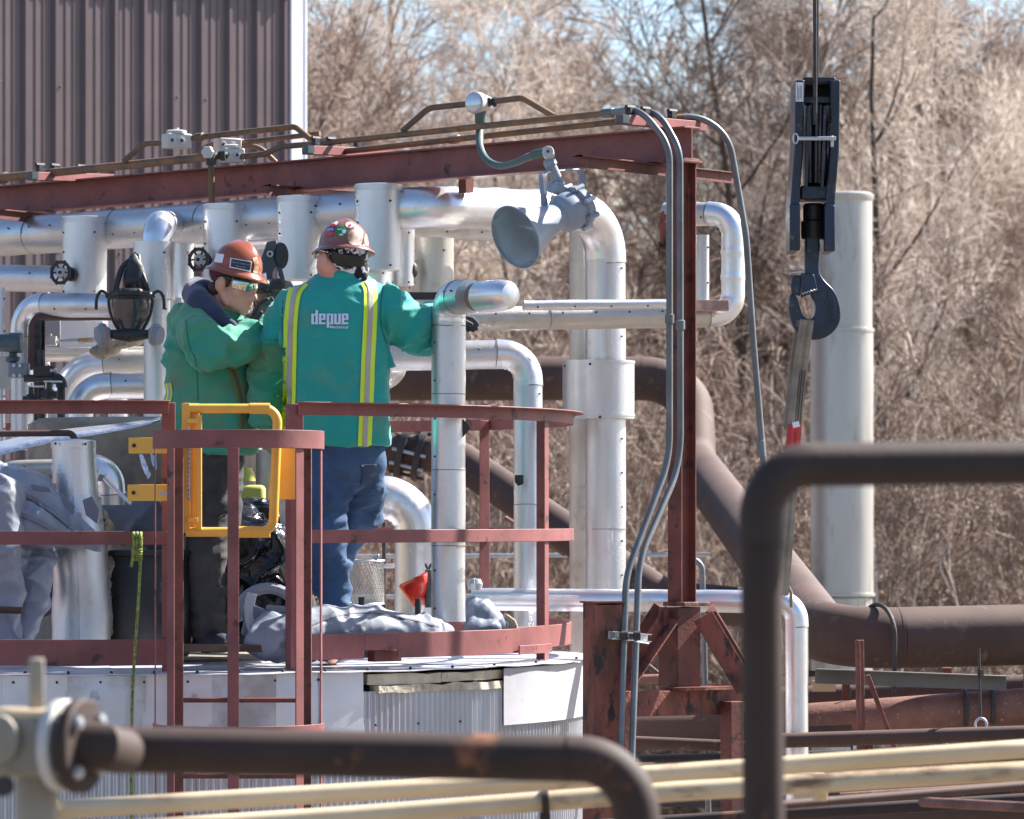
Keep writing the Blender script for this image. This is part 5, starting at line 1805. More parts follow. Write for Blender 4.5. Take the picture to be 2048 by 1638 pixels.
# boots
mb = MB()
mb.capsule([q(668, 1225, 18.75), q(664, 1290, 18.75)], [.062, .058], 14)
mb.capsule([q(664, 1298, 18.78), q(655, 1302, 18.94)], [.052, .042], 14)
mb.box(P(660, 1314, 18.84), (.1, .29, .03))
b1 = union(mb, .008, 5, 'boot')
skinpart('boot', b1, BOOT, wb)
mb = MB()
mb.capsule([q(636, 1140, 19.0), q(608, 1168, 18.9)], [.058, .055], 14)
mb.capsule([q(600, 1172, 18.88), q(578, 1140, 18.82)], [.05, .046], 14)
mb.capsule([q(604, 1180, 18.86), q(613, 1220, 18.86)], [.046, .05], 14)
b2 = union(mb, .008, 4, 'boot')
bvb = bvh_of(b2)
bt = skinpart('boot', b2, BOOT, wb)
part('tread_sole', strip(bvb, [(562, 1122), (572, 1150), (586, 1180)], 26, .006, nl=4), mat('boot_sole_rubber', C(150, 138, 128), C(96, 86, 80), 30, .4, .6, rough=.9, bump=.8, bs=60), bt)
mb = MB()
hand(mb, q(540, 842, 18.9), V((.08, .15, -1)), V((.5, .8, 0)), .45, 1.1)
skinpart('glove', union(mb, .006, 3, 'glove'), mat('tan_glove', C(150, 140, 116), C(120, 112, 94), 9, .4, .6, rough=.85), wb)
mb = MB()
hand(mb, q(892, 648, 19.1), V((.8, .5, .25)), V((.2, -.2, -1)), .5, 1.1)
skinpart('glove', union(mb, .006, 3, 'glove'), GLOVE, wb)
# head gear
uB = V((.13, -.12, 1)).normalized()
hat, bvH = hardhat(wb, P(688, 492, 18.74), fB, uB, HAT_B, 1.0, rx=.118, ry=.108, rz=.115, brim=.026)
mb = MB()
rotB = Matrix((fB, uB.cross(fB).normalized(), uB)).transposed()
mb.ball(hB + V((.012, -.012, .0)), (.108, .093, .098), 22, rotB)
mb.ball(P(706, 535, 18.72), (.07, .06, .055), 16)
mb.ball(P(722, 552, 18.70), (.032, .03, .04), 12)
bm_ = union(mb, .008, 4, 'bandana')
displace(bm_, lambda p, n: folds(p, .35, 4))
bvD = bvh_of(bm_)
bd_ = skinpart('bandana', bm_, BANDANA, wb)
bm_.transform(Matrix.Translation(V((0, 0, 0))))
part('rear_strap', strip(bvD, [(662, 512), (690, 520), (728, 522)], 22, .008, nl=4), BLACK, hat)
mb = MB()
earc = P(650, 520, 18.665)
mb.ball(earc, (.016, .022, .036), 14, Matrix.Rotation(R(-8), 3, 'Y'))
mb.ball(earc + V((.004, -.012, -.004)), (.01, .012, .024), 10)
mb.ball(earc + V((-.008, .03, -.012)), (.03, .05, .05), 14)
mb.capsule([P(655, 533, 18.70), P(668, 552, 18.73)], [.05, .055], 14)
skinpart('ear', union(mb, .005, 4, 'ear'), mat('skin_flushed', C(208, 150, 132), C(196, 132, 116), 12, .4, .7, rough=.5), wb)
part('safety_glasses', MB().tube([P(638, 505, 18.7), P(636, 512, 18.75), P(637, 508, 18.8)], .006, 8).rod(P(640, 500, 18.69), P(655, 504, 18.64), .004, 6), GLASSG, wb)
for nm, m_, d in (('round_sticker', STKGREEN, (683, 463, 11.5, 11)), ('round_sticker', STKWORN, (710, 475, 15.5, 16.5)), ('round_sticker', WHITE, (699, 450, 8, 6)), ('round_sticker', STKWORN, (733, 480, 5, 12)), ('round_sticker', WHITE, (669, 446, 7, 5)), ('badge_sticker', STKBLUE, (661, 459, 8, 5)), ('badge_sticker', STKRED, (660, 467, 7.5, 4.5)), ('badge_sticker', STKRED, (666, 451, 6, 3.5))):
    part(nm, disc_px(MB(), bvH, *d, off=.002 if nm[0] == 'r' else .003), m_, hat)
part('sticker_print', text_px('LOTO', bvH, 655, 667, 461.5, 6, .0045, bold=.03), WHITE, hat)
mb = disc_px(MB(), bvH, 688, 463.5, 4, 4, .0035)
stick_quads(mb, bvH, [((675, 458), (684, 458), (684, 460), (675, 460)), ((679, 468), (686, 468), (686, 471), (679, 471))], .0035)
part('sticker_print', mb, WHITE, hat)
part('orange_bead', disc_px(MB(), bvH, 700, 451, 3.5, 2.5, .0035), STKRED, hat)

# ---- left worker, turned to the right
AY = 19.0
wa = thing('person', 'worker facing right in soiled green jacket, navy hood and glossy brown hard hat', 'person', P(415, 1295, AY), 'workers on the tank')
fA = V((.80, -.56, -.2)).normalized()
upA = V((.10, -.02, 1)).normalized()
hA = P(470, 566, 18.94)
mb = MB()
T, rt_ = head_shapes(mb, hA, fA, upA, 1.10)
mb.capsule([q(440, 625, 19.02), q(422, 720, 19.02), q(420, 900, 19.02)], [.09, .13, .125], 16)
mb.capsule([q(390, 650, 18.93), q(440, 700, 18.83), q(505, 684, 18.96), q(530, 676, 19.13)], [.055, .047, .04, .036])
mb.capsule([q(440, 640, 19.18), q(500, 700, 19.2), q(540, 655, 19.1)], [.05, .045, .036])
mb.capsule([q(410, 905, 19.0), q(412, 1080, 18.98), q(412, 1265, 19.02)], [.085, .06, .045])
mb.capsule([q(440, 905, 19.1), q(446, 1080, 19.12), q(440, 1265, 19.16)], [.085, .06, .045])
ba = union(mb, .006, 4, 'body')
tip, l1 = T(.115, 0, -.074), T(.09, 0, -.074)
ba.materials.clear()
ba.materials.append(SKIN)
ba.materials.append(LIPS)
ba.materials.append(STUBBLE)
for p_ in ba.polygons:
    d = p_.center - l1
    if abs(d.dot(upA)) < .0125 and d.length < .032 and d.dot(fA) > .002:
        p_.material_index = 1
    elif d.length < .15 and T(0, 0, -.035).z > p_.center.z + .004 * noise.noise(p_.center * 60) and (p_.center - T(0, 0, -.05)).dot(fA) > .0:
        p_.material_index = 2
skinpart('body', ba, [SKIN, LIPS, STUBBLE], wa)
# jacket
mb = MB()
aA = V((.94, -.34, 0)).normalized()
dA = V((.34, .94, 0)).normalized()
rings = []
for y, cx_, hw, hd in ((600, 440, 44, .09), (615, 427, 60, .12), (640, 415, 66, .15), (690, 414, 74, .16), (760, 416, 84, .16), (830, 420, 90, .16), (905, 430, 88, .155)):
    rings.append((P(cx_, y, AY + .03), PX(hw, AY), hd, aA, dA))
loft(mb, rings[::-1])
mb.capsule([q(396, 640, 18.93), q(398, 668, 18.87), q(428, 700, 18.80), q(478, 694, 18.84), q(512, 682, 18.97), q(540, 672, 19.14)], [.092, .093, .087, .08, .07, .058], 18)
mb.capsule([q(450, 640, 19.15), q(500, 690, 19.18), q(535, 660, 19.1)], [.085, .08, .062], 16)
ja = union(mb, .0085, 8, 'jacket')


def fa(p, n):
    X = p.x * F / p.y + CX
    Yp = HY - (p.z - ZE) * F / p.y
    w_ = folds(p, .7, 12.)
    if Yp < 735:
        w_ += .018 * crease(p, 5, 7, 6.) + .012 * crease(p, 9, 12, 2.)
    w_ += .012 * crease(V((p.x, p.y, p.z * .5)), 5, 6, 14.)
    return w_


displace(ja, fa)
bvA = bvh_of(ja)
jA = skinpart('jacket', ja, GREEN_A, wa)
edge_ = []
for y in range(766, 900, 22):
    x = 300
    while x < 420 and bvA.ray_cast(EYE, (P(x, y, 10) - EYE).normalized())[0] is None:
        x += 1
    edge_.append((x + 8, y))
o = part('lime_stripe', strip(bvA, edge_, 11, .004, nl=4), LIME, jA)
part('reflective_tape', strip(bvA, edge_, 4.5, .006, nl=3), TAPE, o)
o = part('lime_stripe', strip(bvA, [(462, 735), (473, 760), (482, 800), (485, 850), (484, 895)], 16, .004, nl=4), mat('soiled_lime_tape', C(110, 128, 60), rough=.8), jA)
part('reflective_tape', strip(bvA, [(462, 735), (473, 760), (482, 800), (485, 850), (484, 895)], 8, .006, nl=3), mat('soiled_grey_tape', C(86, 88, 76), rough=.8), o)
part('zip', strip(bvA, [(497, 735), (500, 800), (506, 895)], 3, .005, nl=2), BLACK, jA)
part('seam', seam_line(bvA, [(372, 640), (378, 690), (392, 725), (396, 800)], 1.6), bpy.data.materials['jacket_seam_shade'], jA)
# hood
mb = MB()
mb.capsule([q(388, 588, 19.02), q(398, 606, 18.92), q(430, 634, 18.84), q(462, 652, 18.82)], [.05, .058, .045, .028], 14)
mb.capsule([q(395, 575, 19.06), q(418, 596, 19.16), q(470, 640, 19.12), q(492, 650, 19.02)], [.042, .055, .045, .03], 14)
mb.ball(P(400, 585, 19.05), (.075, .085, .055), 14)
mb.capsule([q(500, 632, 19.05), q(492, 690, 18.98)], [.03, .028], 10)
hd_ = union(mb, .009, 5, 'hood')
displace(hd_, lambda p, n: folds(p, .8, 3))
skinpart('hood', hd_, HOOD, wa)
mb = MB()
mb.capsule([q(464, 648, 18.9), q(480, 660, 18.9), q(492, 662, 18.95)], [.024, .025, .02], 12)
skinpart('shirt_collar', union(mb, .008, 4, 'shirt_collar'), HOOD, wa)
# trousers
mb = MB()
mb.capsule([q(420, 880, 19.03), q(422, 920, 19.03)], [.145, .14], 18)
mb.capsule([q(413, 905, 18.99), q(414, 1010, 18.97), q(412, 1100, 18.97), q(411, 1180, 18.98), q(414, 1252, 19.0)], [.112, .098, .09, .08, .078], 18)
mb.capsule([q(438, 905, 19.1), q(440, 1080, 19.12), q(440, 1252, 19.16)], [.108, .085, .075], 18)
tr_ = union(mb, .01, 6, 'trousers')
displace(tr_, lambda p, n: (1.5 if (HY - (p.z - ZE) * F / p.y) > 1170 else .8) * (.4 * folds(p, 1., 8.) + .012 * crease(p, 5, 12, 4.) + .006 * crease(p, 9, 18, 1.)))
bvT = bvh_of(tr_)
to_ = skinpart('trousers', tr_, PANTS, wa)
part('cargo_pocket', strip(bvT, [(432, 985), (432, 1010), (434, 1030)], 44, .008, nl=4), PANTS, to_)
part('knee_panel', strip(bvT, [(408, 1078), (410, 1120), (410, 1200)], 62, .005, nl=5), mat('faded_knee_panel', C(72, 70, 68), C(58, 57, 58), 7, .4, .6, rough=.9), to_)
mb = MB()
mb.capsule([q(412, 1248, 19.0), q(412, 1280, 19.0)], [.066, .06], 14)
mb.capsule([q(412, 1282, 18.98), q(445, 1286, 18.9)], [.052, .045], 14)
mb.box(P(428, 1294, 18.94), (.24, .11, .026), Matrix.Rotation(R(-30), 3, 'Z'))
skinpart('boot', union(mb, .008, 4, 'boot'), GLOVE, wa)
mb = MB()
mb.capsule([q(442, 1248, 19.16), q(444, 1280, 19.16)], [.06, .056], 14)
mb.capsule([q(444, 1282, 19.14), q(478, 1284, 19.06)], [.05, .044], 14)
skinpart('boot', union(mb, .008, 4, 'boot'), GLOVE, wa)
mb = MB()
hand(mb, q(534, 672, 19.15), V((.9, .35, .1)), V((.1, -.2, -1)), .55, 1.1)
skinpart('glove', union(mb, .006, 3, 'glove'), GLOVE, wa)
mb = MB()
hand(mb, q(508, 662, 19.0), V((.15, -.1, 1)), V((.9, -.2, 0)), .5, 1.1)
skinpart('glove', union(mb, .006, 3, 'glove'), GLOVE, wa)
# head gear
rotA = Matrix((fA, upA.cross(fA).normalized(), upA)).transposed()
hatA, bvHA = hardhat(wa, P(474, 535, 18.94), fA, V((.12, .03, 1)).normalized(), HAT_A, 1.0, rx=.118, ry=.103, rz=.118, brim=.026)
mb = MB()
mb.ball(T(-.03, 0, .028), (.092 * 1.1, .083 * 1.1, .062 * 1.1), 18, rotA)
cp_ = union(mb, .008, 3, 'skull_cap')
skinpart('skull_cap', cp_, CAP, wa)
mb = MB()
for y in (-1, 1):
    mb.ball(T(.012, .0705 * y, .004), (.022, .012, .03), 10, rotA)
    mb.ball(T(-.05, .066 * y, -.035), (.03, .018, .03), 10, rotA)
hr = union(mb, .005, 2, 'hair')
displace(hr, lambda p, n: .003 * noise.noise(p * 90))
skinpart('hair', hr, HAIR, wa)
# wraparound mirrored glasses
gl_ = thing('safety_glasses', 'x', 'x', (0, 0, 0))
bpy.data.objects.remove(gl_)
mb = MB()
vs = []
nG = 22
for j, (zz, ex) in enumerate(((.024, .004), (.016, .009), (.002, .012), (-.010, .010), (-.022, .003))):
    for i in range(nG + 1):
        a = R(-78 + 156 * i / nG)
        cut = 1 - .45 * max(0, 1 - abs(a) / .24) * (zz < 0)
        vs.append(T(.028 + (.066 + ex * .5) * math.cos(a), (.067 + ex * .4) * math.sin(a), zz * cut * (1 - .25 * abs(a) / 1.4)))
mb.add(vs, [(j * (nG + 1) + i, j * (nG + 1) + i + 1, (j + 1) * (nG + 1) + i + 1, (j + 1) * (nG + 1) + i) for j in range(4) for i in range(nG)])
g_ = part('safety_glasses', mb, MIRROR, wa, sharp=180)
part('brow_bar', MB().tube([T(.028 + .070 * math.cos(R(-80 + 160 * i / 20)), .071 * math.sin(R(-80 + 160 * i / 20)), .026 * (1 - .2 * abs(-80 + 160 * i / 20) / 80)) for i in range(21)], .004, 6), BLACK, g_)
for y in (-1, 1):
    part('temple_arm', MB().tube([T(.035, .071 * y, .016), T(.0, .083 * y, .016), T(-.035, .084 * y, .004)], .005, 8, rfun=lambda t, d: 1 + 1.2 * abs(d.z)), BLACK, g_)
# hat stickers
qd = lambda a, b, c, d: [(a, b, c, d)]
o = part('name_sticker', stick_quads(MB(), bvHA, qd((461, 516), (504, 523), (501, 544), (459, 535)), .0025, 5), WHITE, hatA)
part('sticker_field', stick_quads(MB(), bvHA, qd((463.3, 518), (501.5, 524.4), (499, 541.4), (461.5, 533.4)), .004, 5), STKNAVY, o)
part('sticker_print', text_px('ask me about my', bvHA, 465.5, 499, 525.5, 5.2, .0055, slant=.17), mat('grey_print', C(150, 156, 168), rough=.6), o)
part('sticker_print', text_px('lobotomy', bvHA, 472, 491, 533, 5.2, .0055, slant=.17), bpy.data.materials['grey_print'], o)
part('square_sticker', stick_quads(MB(), bvHA, qd((433, 507), (449, 508.5), (445, 526), (428.5, 524)), .0025, 4), WHITE, hatA)
part('torn_sticker', strip(bvHA, [(509, 515), (513, 530), (510, 546)], 9, .0025, nl=3), mat('peeling_sticker', C(206, 170, 140), C(160, 106, 78), 30, .45, .6, rough=.5), hatA)
# ------------------------------------------------------------------ hanging respirators


def respirator(label, x, y0, y1, Y, s=1.0, yaw=0., group='respirators hung on the pipes'):
    r_ = thing('respirator', label, 'respirator', P(x, y1, Y), group)
    H = PX(y1 - y0, Y)
    c = P(x, y0 + (y1 - y0) * .62, Y)
    rot = Matrix.Rotation(yaw, 3, 'Z')

    def T(a, b, d):
        return c + rot @ V((a * H, b * H, d * H))
    # visor: curved, narrowing shield
    vs = []
    n, m_ = 16, 10
    for j in range(m_ + 1):
        t = j / m_
        wv = .235 * (1 - .5 * t ** 2.2) * (1 if t > .08 else .94)
        for i in range(n + 1):
            a = R(-80 + 160 * i / n)
            vs.append(T(wv * math.sin(a) / math.sin(R(80)), -.21 * math.cos(a) * (1 - .2 * t) - .02, .13 - .36 * t))
    vis = MB().add(vs, [(j * (n + 1) + i, j * (n + 1) + i + 1, (j + 1) * (n + 1) + i + 1, (j + 1) * (n + 1) + i) for j in range(m_) for i in range(n)])
    part('visor', vis, VISOR, r_, sharp=180)
    edge = [vs[i] for i in range(n + 1)] + [vs[j * (n + 1) + n] for j in range(1, m_ + 1)] + [vs[m_ * (n + 1) + n - i] for i in range(1, n + 1)] + [vs[(m_ - j) * (n + 1)] for j in range(1, m_ + 1)]
    part('visor_frame', MB().tube(edge, .022 * H, 8), BLACK, r_)
    mb = MB()
    mb.ball(T(0, -.1, -.1), (.16 * H, .1 * H, .13 * H), 12)
    part('nose_cup', mb, BLACK, r_)
    part('chin_housing', MB().capsule([T(-.2, -.17, -.27), T(0, -.22, -.29), T(.2, -.17, -.27)], [.05 * H, .07 * H, .05 * H], 12), BLACK, r_)
    for sg in (-1, 1):
        ax_ = rot @ V((sg * .8, -.55, -.18))
        ft = part('filter', MB().lathe(T(sg * .25, -.18, -.27), ax_, [(.05 * H, -.05 * H), (.085 * H, 0), (.105 * H, .01 * H), (.11 * H, .06 * H), (.095 * H, .075 * H), (.085 * H, .115 * H), (0, .12 * H)], 20, sq=(.8, 1.15)), MASKGREY, r_)
        part('colour_bands', MB().lathe(T(sg * .25, -.18, -.27), ax_, [(.1105 * H, .03 * H), (.112 * H, .036 * H), (.1115 * H, .042 * H)], 20, sq=(.8, 1.15)), STKRED if sg < 0 else CREAM, ft)
    # harness net gathered upward
    mb = MB()
    top = T(.07, .02, .6)
    for sx_ in (-.17, .06, .13, .2):
        mb.tube(spline([T(sx_, -.16 + abs(sx_) * .4, .15), T(sx_ * .8, -.12, .3), T(sx_ * .45, -.05, .48), top]), .015 * H, 8, rfun=lambda t, d: 1 + 1.2 * abs(d.x))
    part('head_strap', mb, BLACK, r_)
    mb = MB().ball(T(.05, -.05, .37), (.13 * H, .09 * H, .19 * H), 12).ball(T(.03, 0, .52), (.06 * H, .05 * H, .09 * H), 10)
    nm = union(mb, .012, 2, 'harness')
    displace(nm, lambda p, q_: folds(p, 1.0, x))
    skinpart('harness_net', nm, BLACK, r_)
    part('brow_seal', MB().capsule([T(-.24, -.08, .15), T(-.1, -.2, .18), T(.1, -.2, .18), T(.24, -.08, .15)], [.035 * H, .05 * H, .05 * H, .035 * H], 10), BLACK, r_)
    for sg in (-1, 1):
        mb = MB().tube(spline([T(sg * .23, -.1, .16), T(sg * .31, -.1, .2), T(sg * .36, -.1, .13), T(sg * .37, -.1, .0)]), .018 * H, 8)
        part('loose_strap', mb, BLACK, r_)
    return r_


respirator('black full-face respirator hung on the pipe at the far left of the left worker', 262, 506, 690, 20.4)
m2 = thing('respirator', 'dark full-face respirator hanging between the two workers', 'respirator', P(545, 660, 19.9), 'respirators hung on the pipes')
Yq = 19.9
GREYST = mat('dark_grey_strap', C(70, 72, 80), rough=.6)
st_ = MB()
st_.plate([P(534, 484, Yq), P(552, 480, Yq), P(560, 520, Yq), P(571, 565, Yq - .02), P(564, 568, Yq - .02), P(552, 532, Yq), P(545, 545, Yq), P(545, 570, Yq - .02), P(535, 570, Yq - .02), P(532, 545, Yq), P(523, 548, Yq - .02), P(521, 520, Yq)], .012)
part('harness_strap', st_, GREYST, m2, bevel=.003)
part('buckle', MB().lathe(P(540, 508, Yq - .01), (0, -1, 0), [(.016, 0), (.016, .008), (.008, .008), (.008, 0)], 12), LGREY, m2)
part('strap_gap', MB().ball(P(541, 505, Yq - .012), (.009, .006, .016), 10), BLACK, m2)
part('valve_cup', MB().lathe(P(560, 512, Yq + .02), (.4, -1, 0), [(.04, -.03), (.05, 0), (.046, .03), (.02, .034), (0, .03)], 16, sq=(.7, 1.3)), BLACK, m2)
part('brow_seal', MB().capsule([P(505, 580, Yq - .06), P(530, 572, Yq - .14), P(560, 570, Yq - .12), P(578, 573, Yq - .04)], [.02, .032, .032, .02], 12), BLACK, m2)
vs = []
for j in range(9):
    t = j / 8
    for i in range(13):
        a = R(-80 + 160 * i / 12)
        c = P(544, 585 + 70 * t, Yq)
        vs.append(c + V((math.sin(a) * .088 * (1 - .3 * t), -.13 * math.cos(a) * (1 - .2 * t), 0)))
part('visor', MB().add(vs, [(j * 13 + i, j * 13 + i + 1, (j + 1) * 13 + i + 1, (j + 1) * 13 + i) for j in range(8) for i in range(12)]), VISOR, m2, sharp=180)
part('visor_frame', MB().tube([vs[j * 13] for j in range(9)], .007, 8).tube([vs[j * 13 + 12] for j in range(9)], .007, 8).tube([vs[8 * 13 + i] for i in range(13)], .016, 8), BLACK, m2)
part('chin_housing', MB().ball(P(540, 650, Yq - .1), (.08, .07, .05), 14), BLACK, m2)

# ------------------------------------------------------------------ clutter on the tank


def cloth(name, label, shapes, m, voxel=.0085, k=1., sd=0., cat='blanket', group='grey insulation blankets'):
    mb = MB()
    for s_ in shapes:
        if len(s_) == 2:
            mb.capsule(*s_, 14)
        else:
            mb.ball(*s_)
    me = union(mb, voxel, 5, name)

    def fn(p, n):
        return k * (.014 * noise.noise(V((p.x * 3 + sd, p.y * 3, p.z * 3))) + .02 * crease(p, 3, 4, sd, 4.6) + .012 * crease(p, 6, 6, sd + 4, 6.) + .002 * crease(p, 17, 15, sd + 9))
    displace(me, fn)
    loc = P(*[0, 0, 1])
    vs_ = [v.co for v in me.vertices]
    loc = V((sum(v.x for v in vs_) / len(vs_), sum(v.y for v in vs_) / len(vs_), min(v.z for v in vs_)))
    root = thing(name, label, cat, loc, group)
    b = bvh_of(me)
    skinpart('cover', me, m, root)
    return root, b


Q = P
r1, bb = cloth('insulation_blanket', 'pale grey insulation blanket crumpled in the sun above the left mid rail', [([Q(-40, 985, 18.6), Q(50, 1000, 18.55), Q(120, 1050, 18.5), Q(195, 1085, 18.5)], [.13, .13, .09, .04]), ([Q(-20, 1040, 18.45), Q(90, 1058, 18.4), Q(160, 1076, 18.4)], [.12, .08, .03])], FABRIC, sd=1)
for pts in ([(118, 985), (128, 1012), (146, 1030), (150, 1012), (130, 994)], [(165, 1000), (172, 1030), (194, 1048), (198, 1020), (184, 992)], [(60, 968), (100, 975), (104, 985), (66, 980)]):
    part('strap_flap', MB().plate([P(x, y, 18.36 + .002 * (x % 7)) for x, y in pts], .012), FABRIC_B, r1, bevel=.004)
cloth('insulation_blanket', 'grey rolled insulation blanket standing at the left picture edge with a snap button', [([Q(5, 1000, 18.35), Q(12, 1080, 18.3), Q(14, 1180, 18.3), Q(5, 1290, 18.3)], [.09, .07, .06, .065])], FABRIC, sd=2)
cloth('insulation_blanket', 'grey insulation blanket sleeve leaning with a pinched elbow behind the left rail', [([Q(88, 1095, 18.5), Q(75, 1150, 18.42), Q(62, 1215, 18.42), Q(28, 1295, 18.4)], [.03, .065, .06, .055]), ([Q(70, 1080, 18.6), Q(60, 1180, 18.6)], [.06, .05])], FABRIC, sd=3)
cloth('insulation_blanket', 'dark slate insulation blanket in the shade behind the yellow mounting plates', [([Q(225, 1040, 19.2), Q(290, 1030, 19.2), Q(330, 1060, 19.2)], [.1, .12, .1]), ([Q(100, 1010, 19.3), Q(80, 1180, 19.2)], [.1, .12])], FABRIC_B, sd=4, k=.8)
r5, b5 = cloth('insulation_blanket', 'long grey insulation blanket lying across the deck behind the front toe board', [([Q(560, 1278, 18.2), Q(640, 1262, 18.3), Q(740, 1252, 18.44), Q(830, 1260, 18.58), Q(890, 1264, 18.68)], [.10, .095, .09, .065, .04]), ([Q(580, 1300, 18.22), Q(740, 1285, 18.42), Q(870, 1280, 18.62)], [.06, .05, .04]), ([Q(545, 1258, 18.3), Q(525, 1290, 18.2)], [.07, .06])], FABRIC, sd=5)
STITCH = mat('dark_stitched_hem', C(84, 88, 100), rough=.8)
HEM = mat('hem_binding', C(112, 116, 128), rough=.7)
for ln in ([(590, 1262), (660, 1232), (740, 1222), (820, 1236), (880, 1250)], [(560, 1290), (640, 1272), (720, 1266)]):
    part('hem', strip(b5, ln, 7, .004, nl=3), HEM, r5)
    part('stitching', strip(b5, [(x, y + 5) for x, y in ln], 1.4, .005, nl=2), STITCH, r5)
for ln in ([(5, 985), (50, 990), (100, 1020), (150, 1060)], [(20, 1020), (70, 1040), (130, 1072)]):
    part('hem', strip(bb, ln, 8, .005, nl=3), HEM, r1)
    part('stitching', strip(bb, [(x, y + 6) for x, y in ln], 1.4, .006, nl=2), STITCH, r1)
part('snap_button', disc_px(MB(), b5, 726, 1258, 5, 5, .004), LGREY, r5)
part('grime_spot', disc_px(MB(), b5, 806, 1236, 8, 4, .003), SCREW, r5)
cloth('insulation_blanket', 'small slate blanket wrap at the foot of the upright front pipe', [([Q(940, 1225, 18.95), Q(965, 1232, 18.95), Q(985, 1250, 18.95)], [.06, .07, .045]), ([Q(955, 1255, 18.9), Q(990, 1262, 18.9)], [.05, .03])], FABRIC_B, sd=6)
fl_ = thing('grey_flap', 'tan insulation flap with a metal eyelet beside the slate wrap', 'insulation', P(1010, 1262, 19.0))
part('sheet', MB().plate([P(1000, 1262, 19.0), P(1003, 1236, 19.0), P(1014, 1228, 18.98), P(1030, 1240, 18.98), P(1040, 1262, 19.0)], .02), mat('tan_fabric', C(150, 140, 124), rough=.8), fl_, bevel=.006)
part('eyelet', MB().lathe(P(1010, 1250, 18.97), (0, -1, 0), [(.018, 0), (.018, .012), (.009, .012), (.009, 0)], 12), LGREY, fl_)
# black sacks
for lb, sh, sd in (('glossy black rubbish sack slumped behind the gate beside the dark trousers', [([Q(480, 1060, 19.3), Q(510, 1120, 19.2), Q(520, 1200, 19.2)], [.12, .19, .2]), ([Q(560, 1090, 19.35), Q(575, 1170, 19.35)], [.1, .15])], 11), ('knotted black sack neck standing above the rubbish sack', [([Q(505, 1040, 19.45), Q(535, 1050, 19.4), Q(560, 1075, 19.4)], [.1, .09, .06])], 12)):
    cloth('rubbish_sack', lb, sh, BLACKPL, sd=sd, k=1.3, cat='plastic sack', group='black plastic sacks')
# respirator parts / grey clamp rings
rr0 = thing('pipe_clamp', 'grey plastic half-ring clamp lying beside the ladder opening', 'clamp', P(530, 1290, 18.4))
ringp = [P(536, 1232, 18.5) + V((math.cos(R(a)) * .13, -.02 + .03 * math.sin(R(a)), math.sin(R(a)) * .12)) for a in range(20, 200, 12)]
part('ring_half', MB().tube(ringp, .021, 10, rfun=lambda t, d: 1 + .7 * abs(d.y)), MASKGREY, rr0)
ringp = [P(545, 1222, 18.42) + V((math.cos(R(a)) * .1, -.01, math.sin(R(a)) * .15)) for a in range(150, 268, 12)]
part('ring_half', MB().tube(ringp, .018, 10, rfun=lambda t, d: 1 + .9 * abs(d.y)), mat('pale_grey_plastic', C(176, 176, 184), rough=.5), rr0)
part('handle', MB().box(P(508, 1228, 18.42), (.1, .07, .07), Matrix.Rotation(R(20), 3, 'Y')).box(P(500, 1250, 18.42), (.06, .06, .1), Matrix.Rotation(R(15), 3, 'Y')), FABRIC_B, rr0, bevel=.015)
part('strap_bar', MB().box(P(565, 1218, 18.45), (.14, .05, .025), Matrix.Rotation(R(4), 3, 'Y')), MASKGREY, rr0, bevel=.006)
part('blue_cap', MB().ball(P(465, 1275, 18.5), (.03, .03, .03), 10), STKBLUE, rr0)
# fractured vertical jacket
vj = thing('broken_pipe_jacket', 'leaning silver pipe jacket split open over torn wool, capped with a crimped lid', 'pipe jacket', P(162, 1290, 18.75))
pa = [P(147, 890, 18.75), P(152, 1000, 18.75), P(158, 1090, 18.72), P(162, 1180, 18.72), P(164, 1288, 18.72)]
pp = resample(pa, .05)
n_ = len(pp)
part('upper_sleeve', MB().tube(resample(pa[:3], .05), [PX(43, 18.75) * (1 + .012 * i) for i in range(len(resample(pa[:3], .05)))], 40, lap=.03, dent=.005), SILVER, vj, sharp=50)
lp = resample(pa[1:], .05)
part('lower_sleeve', MB().tube(lp, [PX(50, 18.75) * (1 + .016 * i) for i in range(len(lp))], 40, lap=.05, dent=.014), SILVER, vj, sharp=50)
part('lid_rim', MB().lathe(P(147, 897, 18.75), V((-.01, 0, 1)), [(PX(43, 18.75), 0), (PX(45, 18.75), .001), (PX(45, 18.75), .032), (PX(42, 18.75), .036), (.02, .042), (0, .042)], 48), SILVER, vj)
wm = MB()
for k in range(18):
    t = k / 17
    wm.ball(P(206 + 16 * math.sin(t * 2.6) + 4 * math.sin(k * 2.3), 1035 + 240 * t, 18.84), (.035 + .012 * math.sin(k * 1.3), .05, .045), 8)
wmm = union(wm, .012, 2, 'wool')
displace(wmm, lambda p, n: .02 * noise.noise(p * 18) + .014 * noise.noise(p * 44))
skinpart('torn_wool', wmm, WOOL, vj)
sc = MB()
for x, y in ((111, 887), (171, 888), (209, 1040), (217, 1137), (221, 1190), (220, 1226)):
    sc.ball(P(x, y, 18.66 if x < 180 else 18.72), .006, 6)
part('screws', sc, SCREW, vj, kind='stuff')
plain_pipe('small dark pipe bent down into the capped silver jacket', [(-60, 868, 18.8), (148, 866, 18.8), (150, 892, 18.8)], PX(6.5, 18.8), [0, .03, 0], BROWN, name='small_pipe')
pipe_run('silver pipe lying low at the far left behind the jacket', [(-60, 940, 19.0), (108, 937, 18.95)], PX(18, 19), .1, m=SILVER_DULL, seed=31)
ce = pipe_run('chrome elbow lying behind the capped silver jacket', [(170, 938, 19.0), (222, 938, 19.0), (222, 1010, 19.0)], PX(28, 19), [0, .085, 0], crimp=.03, seed=32, screws=False)
solo('tube_offcut', MB().tube([P(206, 942, 18.85), P(200, 955, 18.9)], .02, 14).rod(P(208, 956, 18.88), P(262, 1009, 18.8), PX(4, 18.8), 10), CHROME, 'thin bright metal tube leaning beside the chrome elbow', 'tube')
